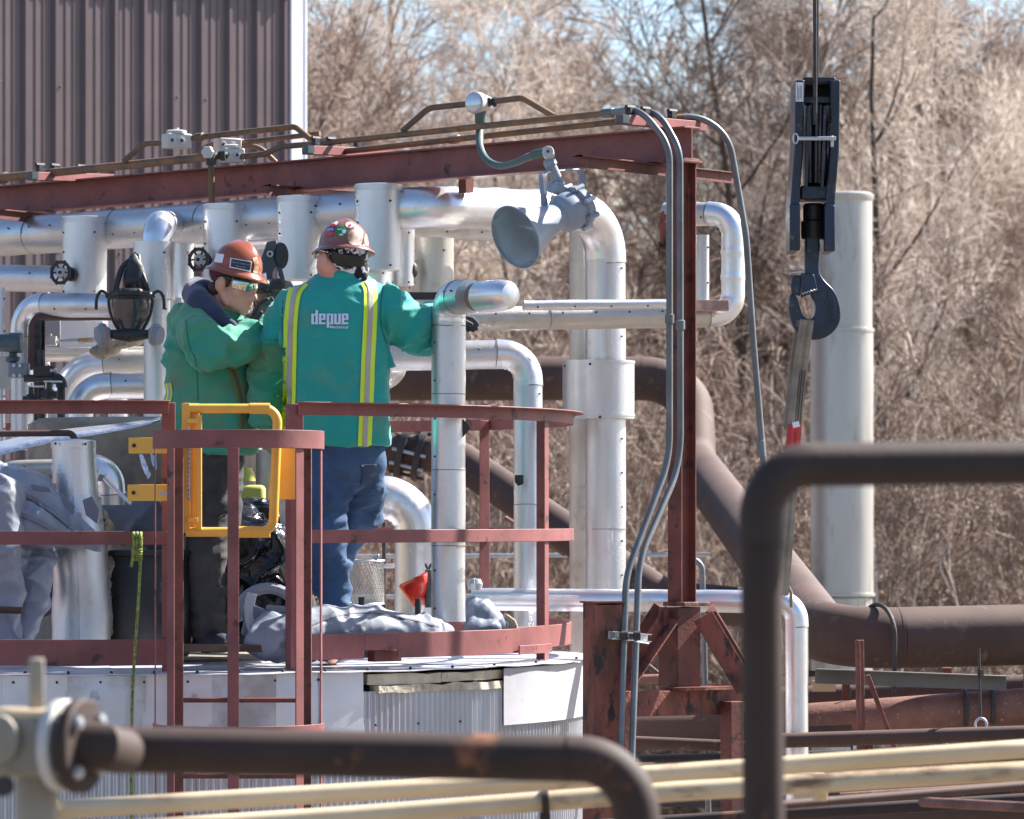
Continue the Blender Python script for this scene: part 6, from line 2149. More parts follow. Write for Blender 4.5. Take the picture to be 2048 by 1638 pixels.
plain_pipe('short threaded nipple poking out low at the left edge', [(-40, 1218, 18.15), (45, 1221, 18.12)], PX(7, 18.2), .1, BROWN, name='pipe_nipple')
# bright sheet leaning, vessel neck behind
sh_ = MB()
top_, bot_ = [], []
for x in range(-40, 331, 20):
    t = (x + 40) / 370
    yt = 893 - 66 * t - 6 * math.sin(t * 5)
    th_ = 26 * (1 - t) ** .7 + 3
    top_.append((x, yt, 19.1 + .1 * t))
    bot_.append((x, yt + th_ + 4 * noise.noise(V((x * .05, 0, 0))), 18.95 + .15 * t))
vs = [P(*p) for p in top_] + [P(*p) for p in bot_]
k0 = len(top_)
sh_.add(vs, [(i, i + 1, k0 + i + 1, k0 + i) for i in range(k0 - 1)])
o = solo('bent_sheet', sh_, BRIGHTSHEET, 'bright bent metal sheet edge curling above the far left clutter', 'metal sheet')
sm = o.modifiers.new('thick', 'SOLIDIFY')
sm.thickness = .006
vn = thing('vessel_neck', 'wide soiled grey vessel neck standing behind the yellow gate', 'vessel', V((P(300, 0, 20.3).x, 20.3, ZL)))
cn = P(290, 1000, 20.3)
part('shell', MB().lathe((cn.x, 20.3, ZL), (0, 0, 1), [(.58, 0), (.56, .3), (.55, zpx(850, 20.3) - ZL), (.5, zpx(838, 20.3) - ZL), (0, zpx(835, 20.3) - ZL)], 48), DARKMUD, vn)
part('torn_foil', MB().plate([P(278, 909, 19.7), P(285, 909, 19.7), P(302, 950, 19.68), P(296, 958, 19.68), P(284, 935, 19.66)], .004).plate([P(300, 905, 19.7), P(312, 915, 19.7), P(314, 940, 19.66), P(304, 930, 19.68)], .004), BRIGHTSHEET, vn)
br = thing('barrel', 'black plastic barrel in the shade behind the hanging rope', 'barrel', P(290, 1310, 18.9))
part('body', MB().lathe(P(290, 1312, 18.95), (0, 0, 1), [(.19, 0), (.2, .02), (.205, .2), (.21, .22), (.205, .24), (.2, .44), (.19, .46), (.17, .465), (0, .46)], 40), BLACK, br)
part('lid_ring', MB().lathe(P(290, 1312, 18.95) + V((0, 0, .44)), (0, 0, 1), [(.2, 0), (.21, .004), (.21, .024), (.2, .028)], 40), BLACK, br)
yb = thing('plastic_jug', 'faded yellow-green plastic jug by the left worker legs', 'jug', P(500, 1040, 19.7))
part('body', MB().box(P(500, 1005, 19.7), (.14, .12, .16)), YGREEN, yb, bevel=.02)
part('neck', MB().lathe(P(492, 962, 19.7), (0, 0, 1), [(.045, 0), (.04, .03), (.03, .05), (.03, .06), (0, .06)], 16), YGREEN, yb)
pipe_run('soiled silver pipe glimpsed through the gate frame', [(548, 900, 19.9), (548, 1090, 19.9)], PX(36, 19.9), .1, m=SILVER_DULL, seed=33)
solo('grey_sheet', MB().plate([P(556, 995, 19.3), P(585, 992, 19.3), P(580, 1040, 19.3), P(562, 1066, 19.3)], .01), GALV, 'small grey metal sheet behind the yellow gate tube', 'metal sheet')
# deck at the ladder opening, and clutter right of the jeans
pk = MB().box(P(470, 1296, 18.2), (PX(230, 18.2), .12, .03), None)
solo('plank', pk, WOODP, 'weathered dark plank at the threshold of the ladder opening', 'plank', bevel=.004)
mbk = thing('mesh_basket', 'open wire mesh cylinder standing right of the blue jeans', 'basket', P(727, 1212, 19.1))
cm = P(727, 1207, 19.2)
rm_ = PX(41, 19.2)
hm_ = PX(86, 19.2)
mb = MB()
NB = 40
for k in range(NB):
    for sg in (-1, 1):
        mb.tube([cm + V((math.cos(2 * math.pi * k / NB + sg * t * .9) * rm_, math.sin(2 * math.pi * k / NB + sg * t * .9) * rm_, hm_ * t)) for t in (0, .2, .4, .6, .8, 1)], .0016, 3, cap=False)
part('mesh_wall', mb, LGREY, mbk, kind='stuff')
for t in (0, 1):
    part('rim', MB().tube([cm + V((math.cos(2 * math.pi * k / 32) * rm_, math.sin(2 * math.pi * k / 32) * rm_, hm_ * t)) for k in range(33)], .005, 6, cap=False), GALV, mbk)
for x in (697, 752):
    part('wing_nut', MB().ball(P(x, 1117, 19.1), (.012, .006, .01), 8).ball(P(x + 4, 1114, 19.1), (.006, .005, .014), 8), GALV, mbk)
rf = thing('red_flag', 'translucent red plastic flag cone lying beside the upright front pipe', 'flag', P(830, 1215, 18.95))
vs = []
for i in range(9):
    t = i / 8
    a = P(800 + 55 * t, 1172 - 27 * t + 3 * math.sin(t * 9), 18.95 + .05 * math.sin(t * 6))
    b = P(829 + 23 * t, 1212 - 2 * t, 19.0 + .04 * math.cos(t * 7))
    for j in range(5):
        vs.append(a.lerp(b, j / 4))
o = part('sheet', MB().add(vs, [(i * 5 + j, i * 5 + j + 1, (i + 1) * 5 + j + 1, (i + 1) * 5 + j) for i in range(8) for j in range(4)]), REDPLASTIC, rf)
sm = o.modifiers.new('thick', 'SOLIDIFY')
sm.thickness = .004
part('hem', MB().tube([P(800, 1172, 18.95), P(829, 1212, 19.0)], .006, 8).tube([P(800, 1172, 18.95), P(855, 1145, 18.97)], .006, 8), mat('orange_hem', C(236, 110, 70), rough=.5), rf)
sv = thing('swing_bolt', 'dark swing bolt fitting with a wing nut behind the front pipe', 'fitting', P(856, 1215, 19.0))
part('body', MB().tube([P(857, 1215, 19.0), P(857, 1140, 19.0)], .016, 10).box(P(860, 1165, 19.0), (.04, .05, .06)), TEALINST, sv)
part('wing_nut', MB().ball(P(853, 1133, 19.0), (.006, .006, .016), 8, Matrix.Rotation(R(-20), 3, 'Y')).ball(P(860, 1133, 19.0), (.006, .006, .016), 8, Matrix.Rotation(R(20), 3, 'Y')), TEALINST, sv)
for x, y, lb in ((723, 1204, 'short dark steel stub in front of the mesh basket'), (836, 1207, 'short dark steel stub below the red flag')):
    solo('pipe_stub', MB().lathe(P(x, y + 22, 18.9), (0, 0, 1), [(.014, 0), (.014, .07), (.0, .07)], 12), DARKIRON, lb, 'stub')
cup = MB().lathe(P(950, 1180, 19.5), (0, 0, 1), [(.03, 0), (.036, .03), (.026, .05), (0, .055)], 16)
solo('jar', cup, GLASSG, 'small clear jar standing on the low pipe end by the front pipe', 'jar')
for y, lb in ((1113, 'thin grey rail crossing far behind the rear guardrail, upper'), (1194, 'thin grey rail crossing far behind the rear guardrail, lower')):
    plain_pipe(lb, [(700, y, 27), (1420, y - 4, 27)], PX(4.5, 27), .1, GALV, cat='rail', name='handrail')
plain_pipe('thin pinkish rod slanting behind the rear guardrail post', [(1010, 1035, 26.5), (1130, 1110, 26.5)], PX(4, 26.5), .1, RUSTP, cat='rod', name='steel_rod')
hr_ = thing('guard_frame', 'dark vertical strut frame seen below the jacket hem behind the basket', 'frame', P(770, 1240, 22))
for x in (768, 802):
    part('upright', MB().rod(P(x, 1300, 22), P(x, 1045, 22), PX(4, 22), 8), DARKIRON, hr_)
part('crossbar', MB().rod(P(762, 1133, 22), P(806, 1131, 22), PX(5, 22), 8), GALV, hr_)
plain_pipe('thin grey pole rising behind the red column with a bent top', [(1380, 1118, 21), (1404, 1122, 21), (1417, 1640, 21)], PX(6, 21), .06, CONDUIT_G, cat='pole', name='grey_pole')

# ------------------------------------------------------------------ big brown pipes
bpz = thing('brown_main_pipe', 'big brown pipe bending down behind the red column then running out to the right', 'pipe', P(1378, 1000, 28))
pth = fillet([P(*p) for p in ((640, 757, 28.5), (1380, 757, 28.5), (1388, 925, 28), (1652, 1279, 20.4), (2200, 1266, 20.7))], [0, .32, .30, .30, 0], 14)
cur, lastb = [pth[0]], pth[0][1]
segs_ = []
for a, b in zip(pth, pth[1:]):
    bend = a[1] and b[1]
    if len(cur) > 1 and bend != lb2:
        segs_.append((lb2, [c[0] for c in cur]))
        cur = [a]
    lb2 = bend
    cur.append(b)
segs_.append((lb2, [c[0] for c in cur]))
weld = MB()
for bend, pp in segs_:
    part('elbow' if bend else 'pipe_length', MB().tube(resample(pp, .1), .146, 40), BROWN, bpz, sharp=60)
    d = (pp[-1] - pp[-2]).normalized()
    if pp is not segs_[-1][1]:
        part('weld_bead', MB().tube([pp[-1] - d * .008, pp[-1] + d * .006], .1475, 40), BROWN, bpz)
ub = thing('u_bolt', 'dark steel U-bolt strapping the big brown pipe on the right', 'u-bolt', P(1778, 1380, 20.4))
uc, uu = P(1755, 1276, 20.44), V((.45, -.89, 0))
bow = [P(1788, 1385, 20.30)] + [uc + uu * (math.cos(R(a)) * .159) + Z1 * (math.sin(R(a)) * .159) for a in range(-8, 185, 8)]
part('bow', MB().tube(bow, .0105, 10), DARKIRON, ub)
part('nut', MB().lathe(P(1787, 1352, 20.3), (0, 0, 1), [(.02, 0), (.02, .02)], 6), DARKIRON, ub)
fl = thing('flanged_pipe', 'brown pipe with a dark bolted flange slanting down behind the front pipe', 'pipe', P(900, 1000, 26))
fpth = [p for p, _ in fillet([P(640, 898, 26.3), P(905, 910, 26), P(1330, 1200, 24.4), P(1560, 1222, 24)], [0, .3, .5, 0], 12)]
part('pipe_length', MB().tube(resample(fpth, .12), .112, 32), BROWN, fl, sharp=60)
fd = V((1, -.1, -.25)).normalized()
for x, y in ((800, 900), (835, 906)):
    part('flange', MB().lathe(P(x, y, 26.1), fd, [(.11, 0), (.17, .002), (.17, .04), (.11, .042)], 36), DARKIRON, fl)
for k in range(10):
    a = 2 * math.pi * k / 10
    _, s_, u_ = frame(fd)
    q_ = P(800, 900, 26.1) + (s_ * math.cos(a) + u_ * math.sin(a)) * .145
    part('flange_bolt', MB().rod(q_ - fd * .03, q_ + fd * .18, .011, 6), GALV if k % 3 == 0 else DARKIRON, fl)
# pipe rack to the right
plain_pipe('dark brown pipe under the big pipe, rising a little to the right', [(1540, 1400, 21.5), (2200, 1366, 21.5)], PX(25, 21.5), .1, BROWN, n=24)
plain_pipe('thick rust-red pipe with sparkling flaking top, lower right', [(1540, 1452, 20.6), (2200, 1405, 20.6)], PX(40, 20.6), .1, RUSTP, n=32, name='rusty_pipe')
plain_pipe('thin brown pipe carrying a hanger ring, running above the cream pipes', [(1500, 1483, 19.4), (2200, 1461, 19.4)], PX(15, 19.4), .1, BROWN)
plain_pipe('thin dark pipe crossing low behind the two grey conduits', [(1140, 1478, 19.7), (1500, 1494, 19.6)], PX(12, 19.7), .1, BROWN)
plain_pipe('big dark pipe in the shade under the red cross beam', [(1150, 1462, 20.6), (1700, 1454, 20.6)], PX(40, 20.6), .1, BROWN, n=32)
plain_pipe('small brown rod crossing under the cream pipes at the right', [(1540, 1612, 13.0), (2200, 1558, 13.6)], PX(9.5, 13), .1, BROWN, name='brown_rod')
plain_pipe('rough rusty pipe sloping away at the bottom right corner', [(1845, 1604, 15), (2200, 1622, 14)], PX(10, 15), .1, RUSTP, name='rusty_pipe')
plain_pipe('short rusty pipe behind the red trestle legs', [(1225, 1361, 20.2), (1345, 1357, 20.2)], PX(10, 20.2), .1, RUSTP, name='short_pipe')
plain_pipe('small brown rod slanting between the trestle braces', [(1285, 1322, 20.3), (1335, 1362, 20.3)], PX(5, 20.3), .1, BROWN, name='steel_rod')
plain_pipe('pale pink thin pipe low at the right, under the lower cream pipe', [(1680, 1592, 19), (2200, 1560, 19)], PX(7, 19), .1, RUSTP, name='thin_pipe')
plain_pipe('broad pinkish pipe along the bottom edge at the right', [(1560, 1640, 18.5), (2200, 1612, 18.5)], PX(22, 18.5), .1, BROWN, n=28, name='low_pipe')
for k, (x, lb) in enumerate(((1958, 'right dark saddle strap over the rust-red pipe'), (2012, 'far right dark saddle strap over the rust-red pipe'))):
    c = P(x - 30, 1452 - 40 * .02 - (x - 1540) * .071, 20.6)
    pts_ = [c + V((.08 * (1 - abs(t)) + .06, -math.cos(t * 1.4) * .102, math.sin((t + 1) * 1.1) * .11)) for t in (-1, -.6, -.2, .2, .6, 1)]
    arc_ = [c + V((0, -math.cos(R(a)) * .103, math.sin(R(a)) * .103)) for a in range(-40, 200, 12)]
    solo('saddle_strap', MB().tube(arc_, .011, 8), DARKIRON, lb, 'strap', 'saddle straps')
sbm = thing('support_angle', 'light grey steel angle under the big brown pipe at the right', 'beam', P(1880, 1380, 20.2))
part('angle', MB().prof(P(1630, 1352, 20.1), P(2012, 1366, 20.25), [(0, -.035), (.006, -.035), (.006, .03), (.07, .03), (.07, .036), (0, .036)]), PLAINGREY, sbm, bevel=.002)
tb_ = thing('triangle_bracket', 'dark red triangular bracket with an upright plate at the right', 'bracket', P(1722, 1480, 19.9))
part('upright', MB().prof(P(1724, 1500, 19.9), P(1721, 1280, 19.9), rect(.03, .012), up=V((.4, -1, 0)).normalized()), RED_DARK, tb_, bevel=.002)
part('upright_flange', MB().prof(P(1718, 1500, 19.88), P(1715, 1280, 19.88), rect(.018, .02), up=V((.4, -1, 0)).normalized()), RED_DARK, tb_, bevel=.002)
part('diagonal', MB().prof(P(1735, 1350, 19.95), P(1790, 1500, 19.95), rect(.02, .05), up=V((0, -1, 0))), RED_DARK, tb_, bevel=.002)
hb = thing('pipe_hanger', 'thin threaded hanger rod with a clevis ring at the right', 'hanger', P(1960, 1470, 19.6))
part('rod', MB().rod(P(1961, 1438, 19.5), P(1958, 1297, 19.5), .0055, 8), DARKIRON, hb)
part('nut', MB().lathe(P(1961, 1352, 19.5), (0, 0, 1), [(.016, 0), (.016, .03)], 6), DARKIRON, hb)
cg = P(1962, 1450, 19.45)
part('clevis', MB().tube([cg + V((math.cos(R(a)) * .026, 0, math.sin(R(a)) * .03)) for a in range(-40, 230, 15)], .006, 8), GALV, hb)
jb2 = thing('burner_stand', 'dark open machine stand tucked under the big brown pipe bend', 'frame', P(1650, 1430, 20.9))
part('top_bar', MB().prof(P(1600, 1346, 20.9), P(1720, 1348, 20.9), rect(.05, .03)), DARKIRON, jb2)
part('bottom_pan', MB().box(P(1650, 1421, 20.8), (.22, .1, .035)), DARKIRON, jb2, bevel=.012)
part('upright', MB().prof(P(1692, 1350, 20.8), P(1692, 1420, 20.8), rect(.035, .04), up=V((0, -1, 0))), RED_DARK, jb2)
part('yellow_panel', MB().box(P(1648, 1372, 21.0), (PX(46, 21), .02, PX(22, 21))), CREAM, jb2)
part('hanger_rod', MB().rod(P(1700, 1375, 20.6), P(1704, 1510, 20.6), .006, 6), DARKIRON, jb2)
rk = thing('rack_stand', 'row of dark red rack legs under the pipes at the lower right', 'rack', V((P(1850, 0, 19).x, 19.0, .12)))
for x, y0, y1 in ((1738, 1480, 1700), (1820, 1560, 1700), (1917, 1530, 1700), (2035, 1545, 1700), (1895, 1335, 1420), (2060, 1335, 1500)):
    part('leg', MB().sweep([P(x, y1, 20.9) if y1 > 1450 else P(x, y1, 22), P(x - 2, y0, 20.9) if y1 > 1450 else P(x - 2, y0, 22)], rect(.05, .06), fr=(X1, Y1)), RED_DARK, rk, bevel=.002)
part('cross_beam', MB().prof(P(1560, 1535, 21.2), P(2200, 1522, 21.2), ibeam(.1, .08)), RED_DARK, rk)
part('cross_beam', MB().prof(P(1120, 1580, 21.6), P(2200, 1586, 21.4), rect(.08, .16)), DARKIRON, rk)
for (y0, y1, Y_, r_, lb, m_) in ((1432, 1420, 22.5, 15, 'dark pipe glimpsed between the big pipe and the rust-red pipe', BROWN), (1512, 1496, 20.9, 9, 'slim dark pipe just under the ring-hanger pipe', DARKIRON),
                           (1528, 1508, 20.4, 11, 'dark brown pipe behind the upper cream pipe at the right', BROWN), (1560, 1550, 20.6, 13, 'dark brown pipe seen in the gap between the cream pipes', BROWN), (1630, 1590, 17.5, 13, 'dark rusty pipe under the small brown rod', BROWN_FG)):
    plain_pipe(lb, [(1150, y0 + (y0 - y1) * .6, Y_), (2200, y1, Y_)], PX(r_, Y_), .1, m_, n=20)
bxs = MB().box(P(1620, 1590, 18.9), (PX(60, 18.9), .1, PX(90, 18.9)))
solo('cream_box', bxs, CREAM, 'small cream box below the cream pipes beside the chrome drop pipe', 'box', bevel=.01)

# ------------------------------------------------------------------ crane hook block
HYD = 18.3
hkb = thing('crane_hook_block', 'blue-black crane hook block hanging on twin wire ropes, hook at its foot', 'hook block', P(1630, 680, HYD))


def cheek(x_t, x_b, lab, w_=19):
    a = MB()
    pl_ = [(x_t - w_ / 2, 160), (x_t + w_ / 2, 160), (x_t + w_ / 2 - 2, 300), (x_b + w_ / 2, 400), (x_b + w_ / 2, 500), (x_b - w_ / 2, 500), (x_b - w_ / 2, 400), (x_t - w_ / 2 - 2, 300)]
    for dy, th in ((-.14, .02), (.0, .26)):
        pass
    f_ = [P(x, y, HYD - .16) for x, y in pl_]
    b_ = [p + V((0, .32, 0)) for p in f_]
    n = len(f_)
    a.add(f_ + b_, [tuple(range(n)), tuple(range(2 * n - 1, n - 1, -1))] + [(i, n + i, n + (i + 1) % n, (i + 1) % n) for i in range(n)])
    return part('cheek_plate', a, BLUEBLK, hkb, bevel=.005)


cheek(1600, 1590, 'l', 18)
cheek(1671, 1661, 'r', 19)
part('cheek_weight', MB().box(P(1589, 455, HYD - .17), (PX(21, HYD), .06, PX(92, HYD))), BLUEBLK, hkb, bevel=.006)
part('cheek_weight', MB().box(P(1659, 457, HYD - .17), (PX(21, HYD), .06, PX(92, HYD))), BLUEBLK, hkb, bevel=.006)
part('top_bar', MB().box(P(1635, 164, HYD), (PX(64, HYD), .2, PX(10, HYD))), BLUEBLK, hkb, bevel=.004)
part('upper_crossbar', MB().box(P(1634, 202, HYD - .05), (PX(56, HYD), .1, PX(14, HYD))), BLUEBLK, hkb, bevel=.004)
part('rear_plate', MB().box(P(1634, 180, HYD + .1), (PX(56, HYD), .02, PX(34, HYD))), BLACK, hkb)
part('lower_crossbar', MB().box(P(1627, 388, HYD - .02), (PX(56, HYD), .2, PX(27, HYD))), BLUEBLK, hkb, bevel=.006)
for x in (1617, 1631, 1645):
    c = P(x - 1, 292, HYD)
    part('sheave', MB().lathe(c - V((PX(6, HYD), 0, 0)), (1, 0, 0), [(.19, 0), (.2, .002), (.185, PX(4, HYD)), (.185, PX(7, HYD)), (.2, PX(11, HYD)), (.19, PX(12, HYD))], 40), BLUEBLK if x != 1631 else ROPEW, hkb)
part('sheave_guard', MB().prof(P(1618, 212, HYD - .19), P(1612, 375, HYD - .19), rect(.012, .02), up=V((0, -1, 0))).prof(P(1650, 212, HYD - .19), P(1644, 375, HYD - .19), rect(.012, .02), up=V((0, -1, 0))), BLUEBLK, hkb)
part('axle_pin', MB().rod(P(1596, 277, HYD - .215), P(1672, 277, HYD - .215), PX(4.2, HYD), 12), GALV, hkb)
part('pin_ring', MB().tube([P(1591 + 5 * math.cos(R(a)), 277 + 10 * math.sin(R(a)), HYD - .225) for a in range(0, 361, 24)], .003, 6), GALV, hkb)
part('pin_clip', MB().box(P(1664, 283, HYD - .205), (PX(6, HYD), .01, PX(22, HYD))), GALV, hkb, bevel=.002)
part('pin_recess', MB().box(P(1666, 264, HYD - .162), (PX(15, HYD), .012, PX(34, HYD))), BLACK, hkb)
lp_ = part('data_plate', MB().box(P(1599, 184, HYD - .165), (PX(15, HYD), .006, PX(38, HYD))), WHITE, hkb)
mb = MB()
for k, (x, y0, y1) in enumerate(((1595, 168, 200), (1597.5, 175, 201), (1600.5, 170, 196), (1603, 172, 200))):
    mb.box(P(x, (y0 + y1) / 2, HYD - .1695), (.0022, .001, PX(y1 - y0, HYD)))
part('printed_lines', mb, mat('faint_print', C(130, 134, 142), rough=.6), lp_)
part('swivel_nut', MB().lathe(P(1627, 478, HYD), (0, 0, 1), [(PX(24, HYD), 0), (PX(25, HYD), .01), (PX(25, HYD), PX(34, HYD)), (PX(21, HYD), PX(38, HYD)), (PX(21, HYD), PX(66, HYD)), (PX(17, HYD), PX(71, HYD)), (0, PX(71, HYD))], 32), BLACK, hkb)
hk_px = [(1609, 474), (1637, 474), (1637, 535), (1641, 552), (1652, 566), (1664, 578), (1674, 596), (1680, 622), (1678, 645), (1666, 664), (1648, 676), (1628, 680), (1606, 674), (1592, 663), (1582, 644), (1577, 620), (1578, 594), (1584, 588), (1594, 598), (1600, 618), (1606, 632), (1614, 638), (1624, 636), (1630, 622), (1629, 606), (1622, 594), (1618, 580), (1612, 560), (1609, 545)]


def poly_solid(px, Y, th, n_in=1):
    f_ = [P(x, y, Y) + V((0, -th / 2, 0)) for x, y in px]
    b_ = [p + V((0, th, 0)) for p in f_]
    n = len(f_)
    return MB().add(f_ + b_, [tuple(range(n)), tuple(range(2 * n - 1, n - 1, -1))] + [(i, n + i, n + (i + 1) % n, (i + 1) % n) for i in range(n)])


sm_px = [(p.x, p.y) for p in spline([V((x, y, 0)) for x, y in hk_px + [hk_px[0]]], 3)[:-1]]
hko = part('hook', poly_solid(sm_px, HYD, .085), BLUEBLK, hkb, sharp=50)
bv = hko.modifiers.new('bevel', 'BEVEL')
bv.width = .014
bv.segments = 4
bv.limit_method = 'ANGLE'
bv.angle_limit = R(60)
part('hook_web', poly_solid([(1655, 580), (1666, 590), (1672, 606), (1671, 640), (1652, 650), (1650, 622), (1652, 602)], HYD - .04, .012), BLUEBLK, hko, bevel=.004)
mb = MB()
for y, ws in ((606, (3, 6)), (613, (12,)), (620, (10,)), (627, (5, 7)), (634, (6, 5)), (640, (13,))):
    x = 1655
    for w_ in ws:
        for k in range(int(w_ // 2.6)):
            mb.box(P(x + 1, y, HYD - .047), (.003, .003, .0095))
            mb.box(P(x + 1.6, y - 1.2 + 2.4 * (k % 2), HYD - .047), (.005, .003, .0028))
            x += 2.8
        x += 1.5
part('cast_lettering', mb, BLUEBLK, hko, kind='stuff')
part('latch', poly_solid([(1602, 546), (1628, 549), (1633, 570), (1636, 582), (1602, 596)], HYD - .055, .012), BLUEBLK, hkb, bevel=.003)
part('latch_tongue', poly_solid([(1585, 552), (1602, 550), (1601, 592), (1584, 590), (1581, 572)], HYD - .03, .03), BLUEBLK, hkb, bevel=.004)
part('latch_bolt', MB().rod(P(1577, 546, HYD - .06), P(1606, 542, HYD - .06), PX(3.4, HYD), 10).rod(P(1577, 546, HYD - .06), P(1581, 545.5, HYD - .06), PX(5, HYD), 8).rod(P(1597, 543, HYD - .06), P(1603, 542.5, HYD - .06), PX(5.5, HYD), 8), GALV, hkb)
part('latch_spring', MB().tube(resample([P(1604 + 3 * k, 587 - .9 * k + (2 if k % 2 else -1), HYD - .075) for k in range(11)], .01), .0028, 6), GALV, hkb)
for k, (x0, x1, yb, dy, lb) in enumerate(((1629, 1630.5, 250, -.21, 'front wire rope of the crane block'), (1634.5, 1635, 215, .12, 'rear wire rope of the crane block'))):
    part('wire_rope', MB().tube([P(x1, yb, HYD + dy), P(x0, -400, HYD + dy)], PX(4.2 if k == 0 else 3.2, HYD), 10), ROPEW, hkb)
for x in (1622, 1634, 1641):
    part('rope_strand', MB().tube([P(x, 210, HYD - .19), P(x - 2, 290, HYD - .205), P(x - 2, 365, HYD - .17)], PX(2.6, HYD), 8), ROPEW, hkb)
# webbing sling
slg = thing('lifting_sling', 'olive webbing sling hanging from the hook with a red label', 'sling', P(1590, 900, 18.3))


def ribbon(pts, w_, th=.006):
    return MB().sweep(pts, rect(w_, th), up=V((.25, -1, 0)).normalized())


sp_ = spline([P(1614, 640, 18.22), P(1608, 680, 18.24), P(1600, 740, 18.28), P(1590, 840, 18.3), P(1581, 960, 18.32), P(1572, 1080, 18.35), P(1563, 1190, 18.4)], 6)
part('webbing', MB().tube(sp_, .012, 12, rfun=lambda t, d: .4 + 2.5 * abs(d.dot(V((.93, .37, 0)))) ** 2), SLING, slg)
part('rear_webbing', MB().tube([p + V((-.012, .05, 0)) for p in sp_[:20]], .012, 12, rfun=lambda t, d: .4 + 2.5 * abs(d.dot(V((.93, .37, 0)))) ** 2), SLING, slg)
mb = MB()
for k in range(5):
    off_ = V((-.022 + .011 * k, -.0075, 0))
    mb.tube([sp_[12] + off_, sp_[16] + off_, sp_[19] + off_], .0022, 5)
part('stitch_rows', mb, mat('sling_stitching', C(66, 62, 56), rough=.9), slg)
tb2 = part('red_label', MB().tube([P(1589, 850, 18.285), P(1582, 960, 18.3)], .012, 12, rfun=lambda t, d: .45 + 2.3 * abs(d.dot(V((.93, .37, 0)))) ** 2), SLINGRED, slg)
part('white_tag', MB().box(P(1592, 849, 18.27), (PX(14, 18.3), .004, PX(11, 18.3)), Matrix.Rotation(R(-14), 3, 'Y')), WHITE, slg)
part('lower_eye', MB().tube([P(1563, 1180, 18.4), P(1572, 1165, 18.45), P(1582, 1185, 18.45), P(1583, 1215, 18.45)], .008, 8), SLING, slg)

# ------------------------------------------------------------------ out-of-focus foreground pipes and valve
FY = 8.5
fr_ = thing('foreground_pipe', 'blurred dark brown pipe across the bottom foreground, bending down at its right end', 'pipe', P(700, 1510, FY))
pf = fillet([P(*p) for p in ((150, 1497, FY), (1268, 1520, FY), (1284, 1900, FY))], [0, .115, 0], 12)
part('pipe_length', MB().tube(resample([p for p, _ in pf], .08), PX(47, FY), 36), BROWN_FG, fr_, sharp=60)
for q_, d_ in ((P(1135, 1517, FY), V((1, 0, 0))), (P(1279, 1640, FY), V((0, 0, 1)))):
    part('weld_bead', MB().tube([q_ - d_ * .003, q_ + d_ * .003], PX(48.5, FY), 36), BROWN_FG, fr_)
vv = thing('flanged_valve', 'blurred grey flanged valve at the bottom left with four bright bolts', 'valve', P(60, 1640, 8.3))
vd = V((.93, -.36, .0)).normalized()
fc = P(160, 1492, 8.35)
part('flange', MB().lathe(fc - vd * .012, vd, [(.03, -.004), (.088, 0), (.092, .004), (.092, .022), (.088, .026), (.046, .027), (.046, .03)], 44), BROWN_FG, vv)
part('companion_flange', MB().lathe(fc - vd * .05, vd, [(.03, -.004), (.088, 0), (.09, .004), (.09, .02), (.086, .024)], 44), LGREY, vv)
for a in (45, 135, 225, 315):
    _, s_, u_ = frame(vd)
    q_ = fc + (s_ * math.cos(R(a)) + u_ * math.sin(R(a))) * .068
    bo = part('bolt', MB().rod(q_ - vd * .06, q_ + vd * .03, .0075, 10), GALV, vv)
    part('nut', MB().lathe(q_ + vd * .014, vd, [(.014, 0), (.014, .012)], 6), GALV, bo)
part('weld_neck', MB().tube([fc, fc + vd * .05, P(240, 1503, FY - .08), P(250, 1503, FY)], [.05, .046, .044, .044], 28), BROWN_FG, vv)
GREYV = mat('grey_valve_paint', C(138, 132, 120), C(118, 112, 102), 6, .4, .7, rough=.5)
part('body', MB().box(P(55, 1488, 8.4), (PX(135, 8.4), .12, PX(128, 8.4)), Matrix.Rotation(R(-12), 3, 'Z')), GREYV, vv, bevel=.018)
part('bonnet', MB().box(P(50, 1428, 8.4), (PX(130, 8.4), .11, PX(22, 8.4)), Matrix.Rotation(R(-12), 3, 'Z')), CREAM, vv, bevel=.008)
part('stem', MB().box(P(73, 1375, 8.4), (PX(27, 8.4), PX(27, 8.4), PX(118, 8.4)), Matrix.Rotation(R(20), 3, 'Z')), GREYV, vv, bevel=.004)
part('lower_body', MB().tube([P(75, 1540, 8.42), P(75, 1750, 8.42)], PX(42, 8.4), 24), GREYV, vv)
part('body_plug', MB().lathe(P(10, 1572, 8.33), (-.2, -1, 0), [(.02, 0), (.02, .02), (0, .02)], 12), SCREW, vv)
part('side_boss', MB().lathe(P(0, 1478, 8.36), (-.3, -1, 0), [(.05, 0), (.05, .03), (.03, .034), (0, .034)], 20), GREYV, vv)
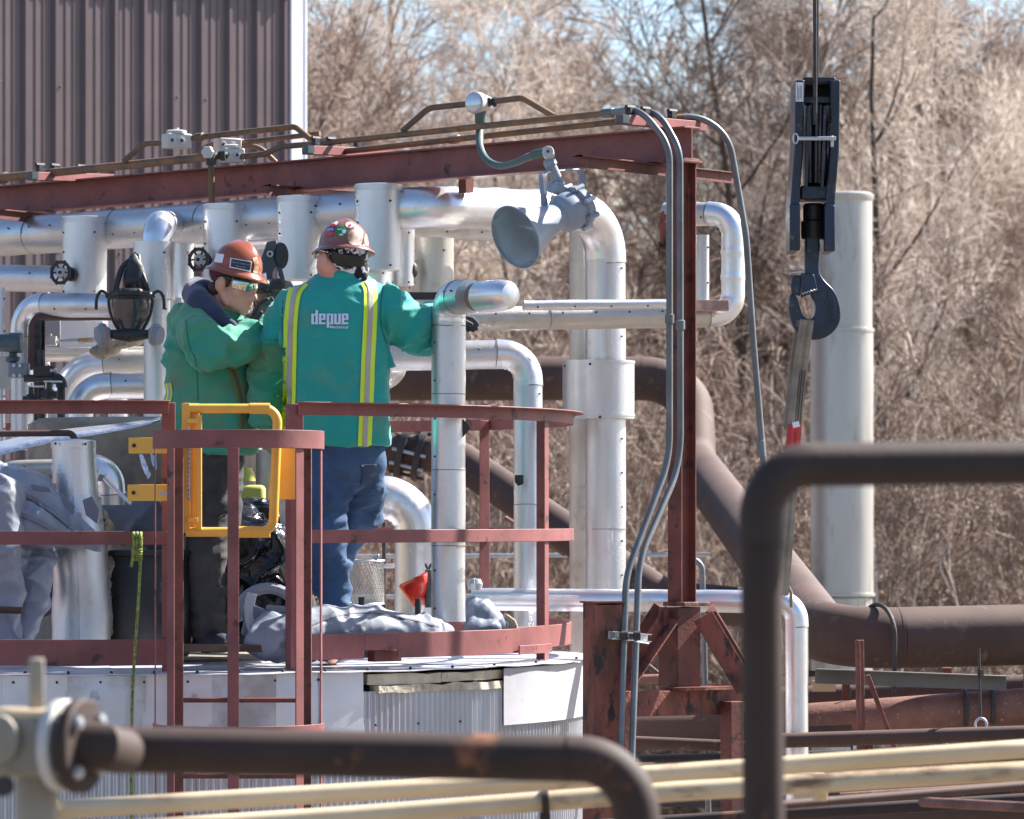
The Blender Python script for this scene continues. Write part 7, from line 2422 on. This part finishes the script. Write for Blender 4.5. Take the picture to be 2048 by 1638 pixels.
fg2 = thing('foreground_pipe', 'blurred brown pipe rising at the right foreground and turning to the right', 'pipe', P(1520, 1630, 8.0))
pf = fillet([P(*p) for p in ((1530, 1900, 8.0), (1521, 930, 8.0), (2300, 923, 8.15))], [0, .10, 0], 14)
part('riser', MB().tube(resample([p for p, _ in pf[:1]] + [P(1523, 1090, 8.0)], .08), PX(42, 8.0), 36), BROWN_FG, fg2, sharp=60)
part('elbow_and_run', MB().tube(resample([P(1523, 1092, 8.0)] + [p for p, _ in pf[1:]], .05), PX(44.5, 8.0), 36), BROWN_GREEN, fg2, sharp=60)
part('weld_bead', MB().tube([P(1523, 1094, 8.0), P(1523, 1086, 8.0)], PX(45.6, 8.0), 36), BROWN_FG, fg2)
cp1 = thing('cream_pipe', 'upper of the two long cream pipes crossing the bottom of the picture', 'pipe', P(1200, 1560, 12.2), 'long cream pipes')
part('pipe_length', MB().tube(resample([P(90, 1621, 12.0), P(700, 1585, 12.1), P(1350, 1546, 12.3), P(2200, 1487, 12.4)], .3), PX(19, 12.2), 20), CREAM, cp1, sharp=180)
part('end_band', MB().tube([P(96, 1621, 12.0), P(116, 1620, 12.0)], PX(20.5, 12), 20), CREAM, cp1)
cp2 = thing('cream_pipe', 'lower of the two long cream pipes, with a rusty clamp near the middle', 'pipe', P(1200, 1590, 12.0), 'long cream pipes')
part('pipe_length', MB().tube(resample([P(200, 1664, 11.8), P(700, 1632, 11.9), P(1350, 1583, 12.0), P(2200, 1533, 12.1)], .3), PX(20, 12), 20), CREAM, cp2, sharp=180)
part('clamp', MB().tube([P(1084, 1604, 11.95), P(1098, 1603, 11.95)], PX(25, 12), 20), BROWN_FG, cp2)
part('clamp_leg', MB().prof(P(1090, 1625, 11.95), P(1092, 1760, 11.95), rect(.03, .02), up=V((0, -1, 0))), BROWN_FG, cp2)
part('support_bracket', MB().prof(P(1640, 1565, 12.1), P(1640, 1602, 12.1), rect(.04, .03), up=V((0, -1, 0))), CREAM, cp2, bevel=.004)
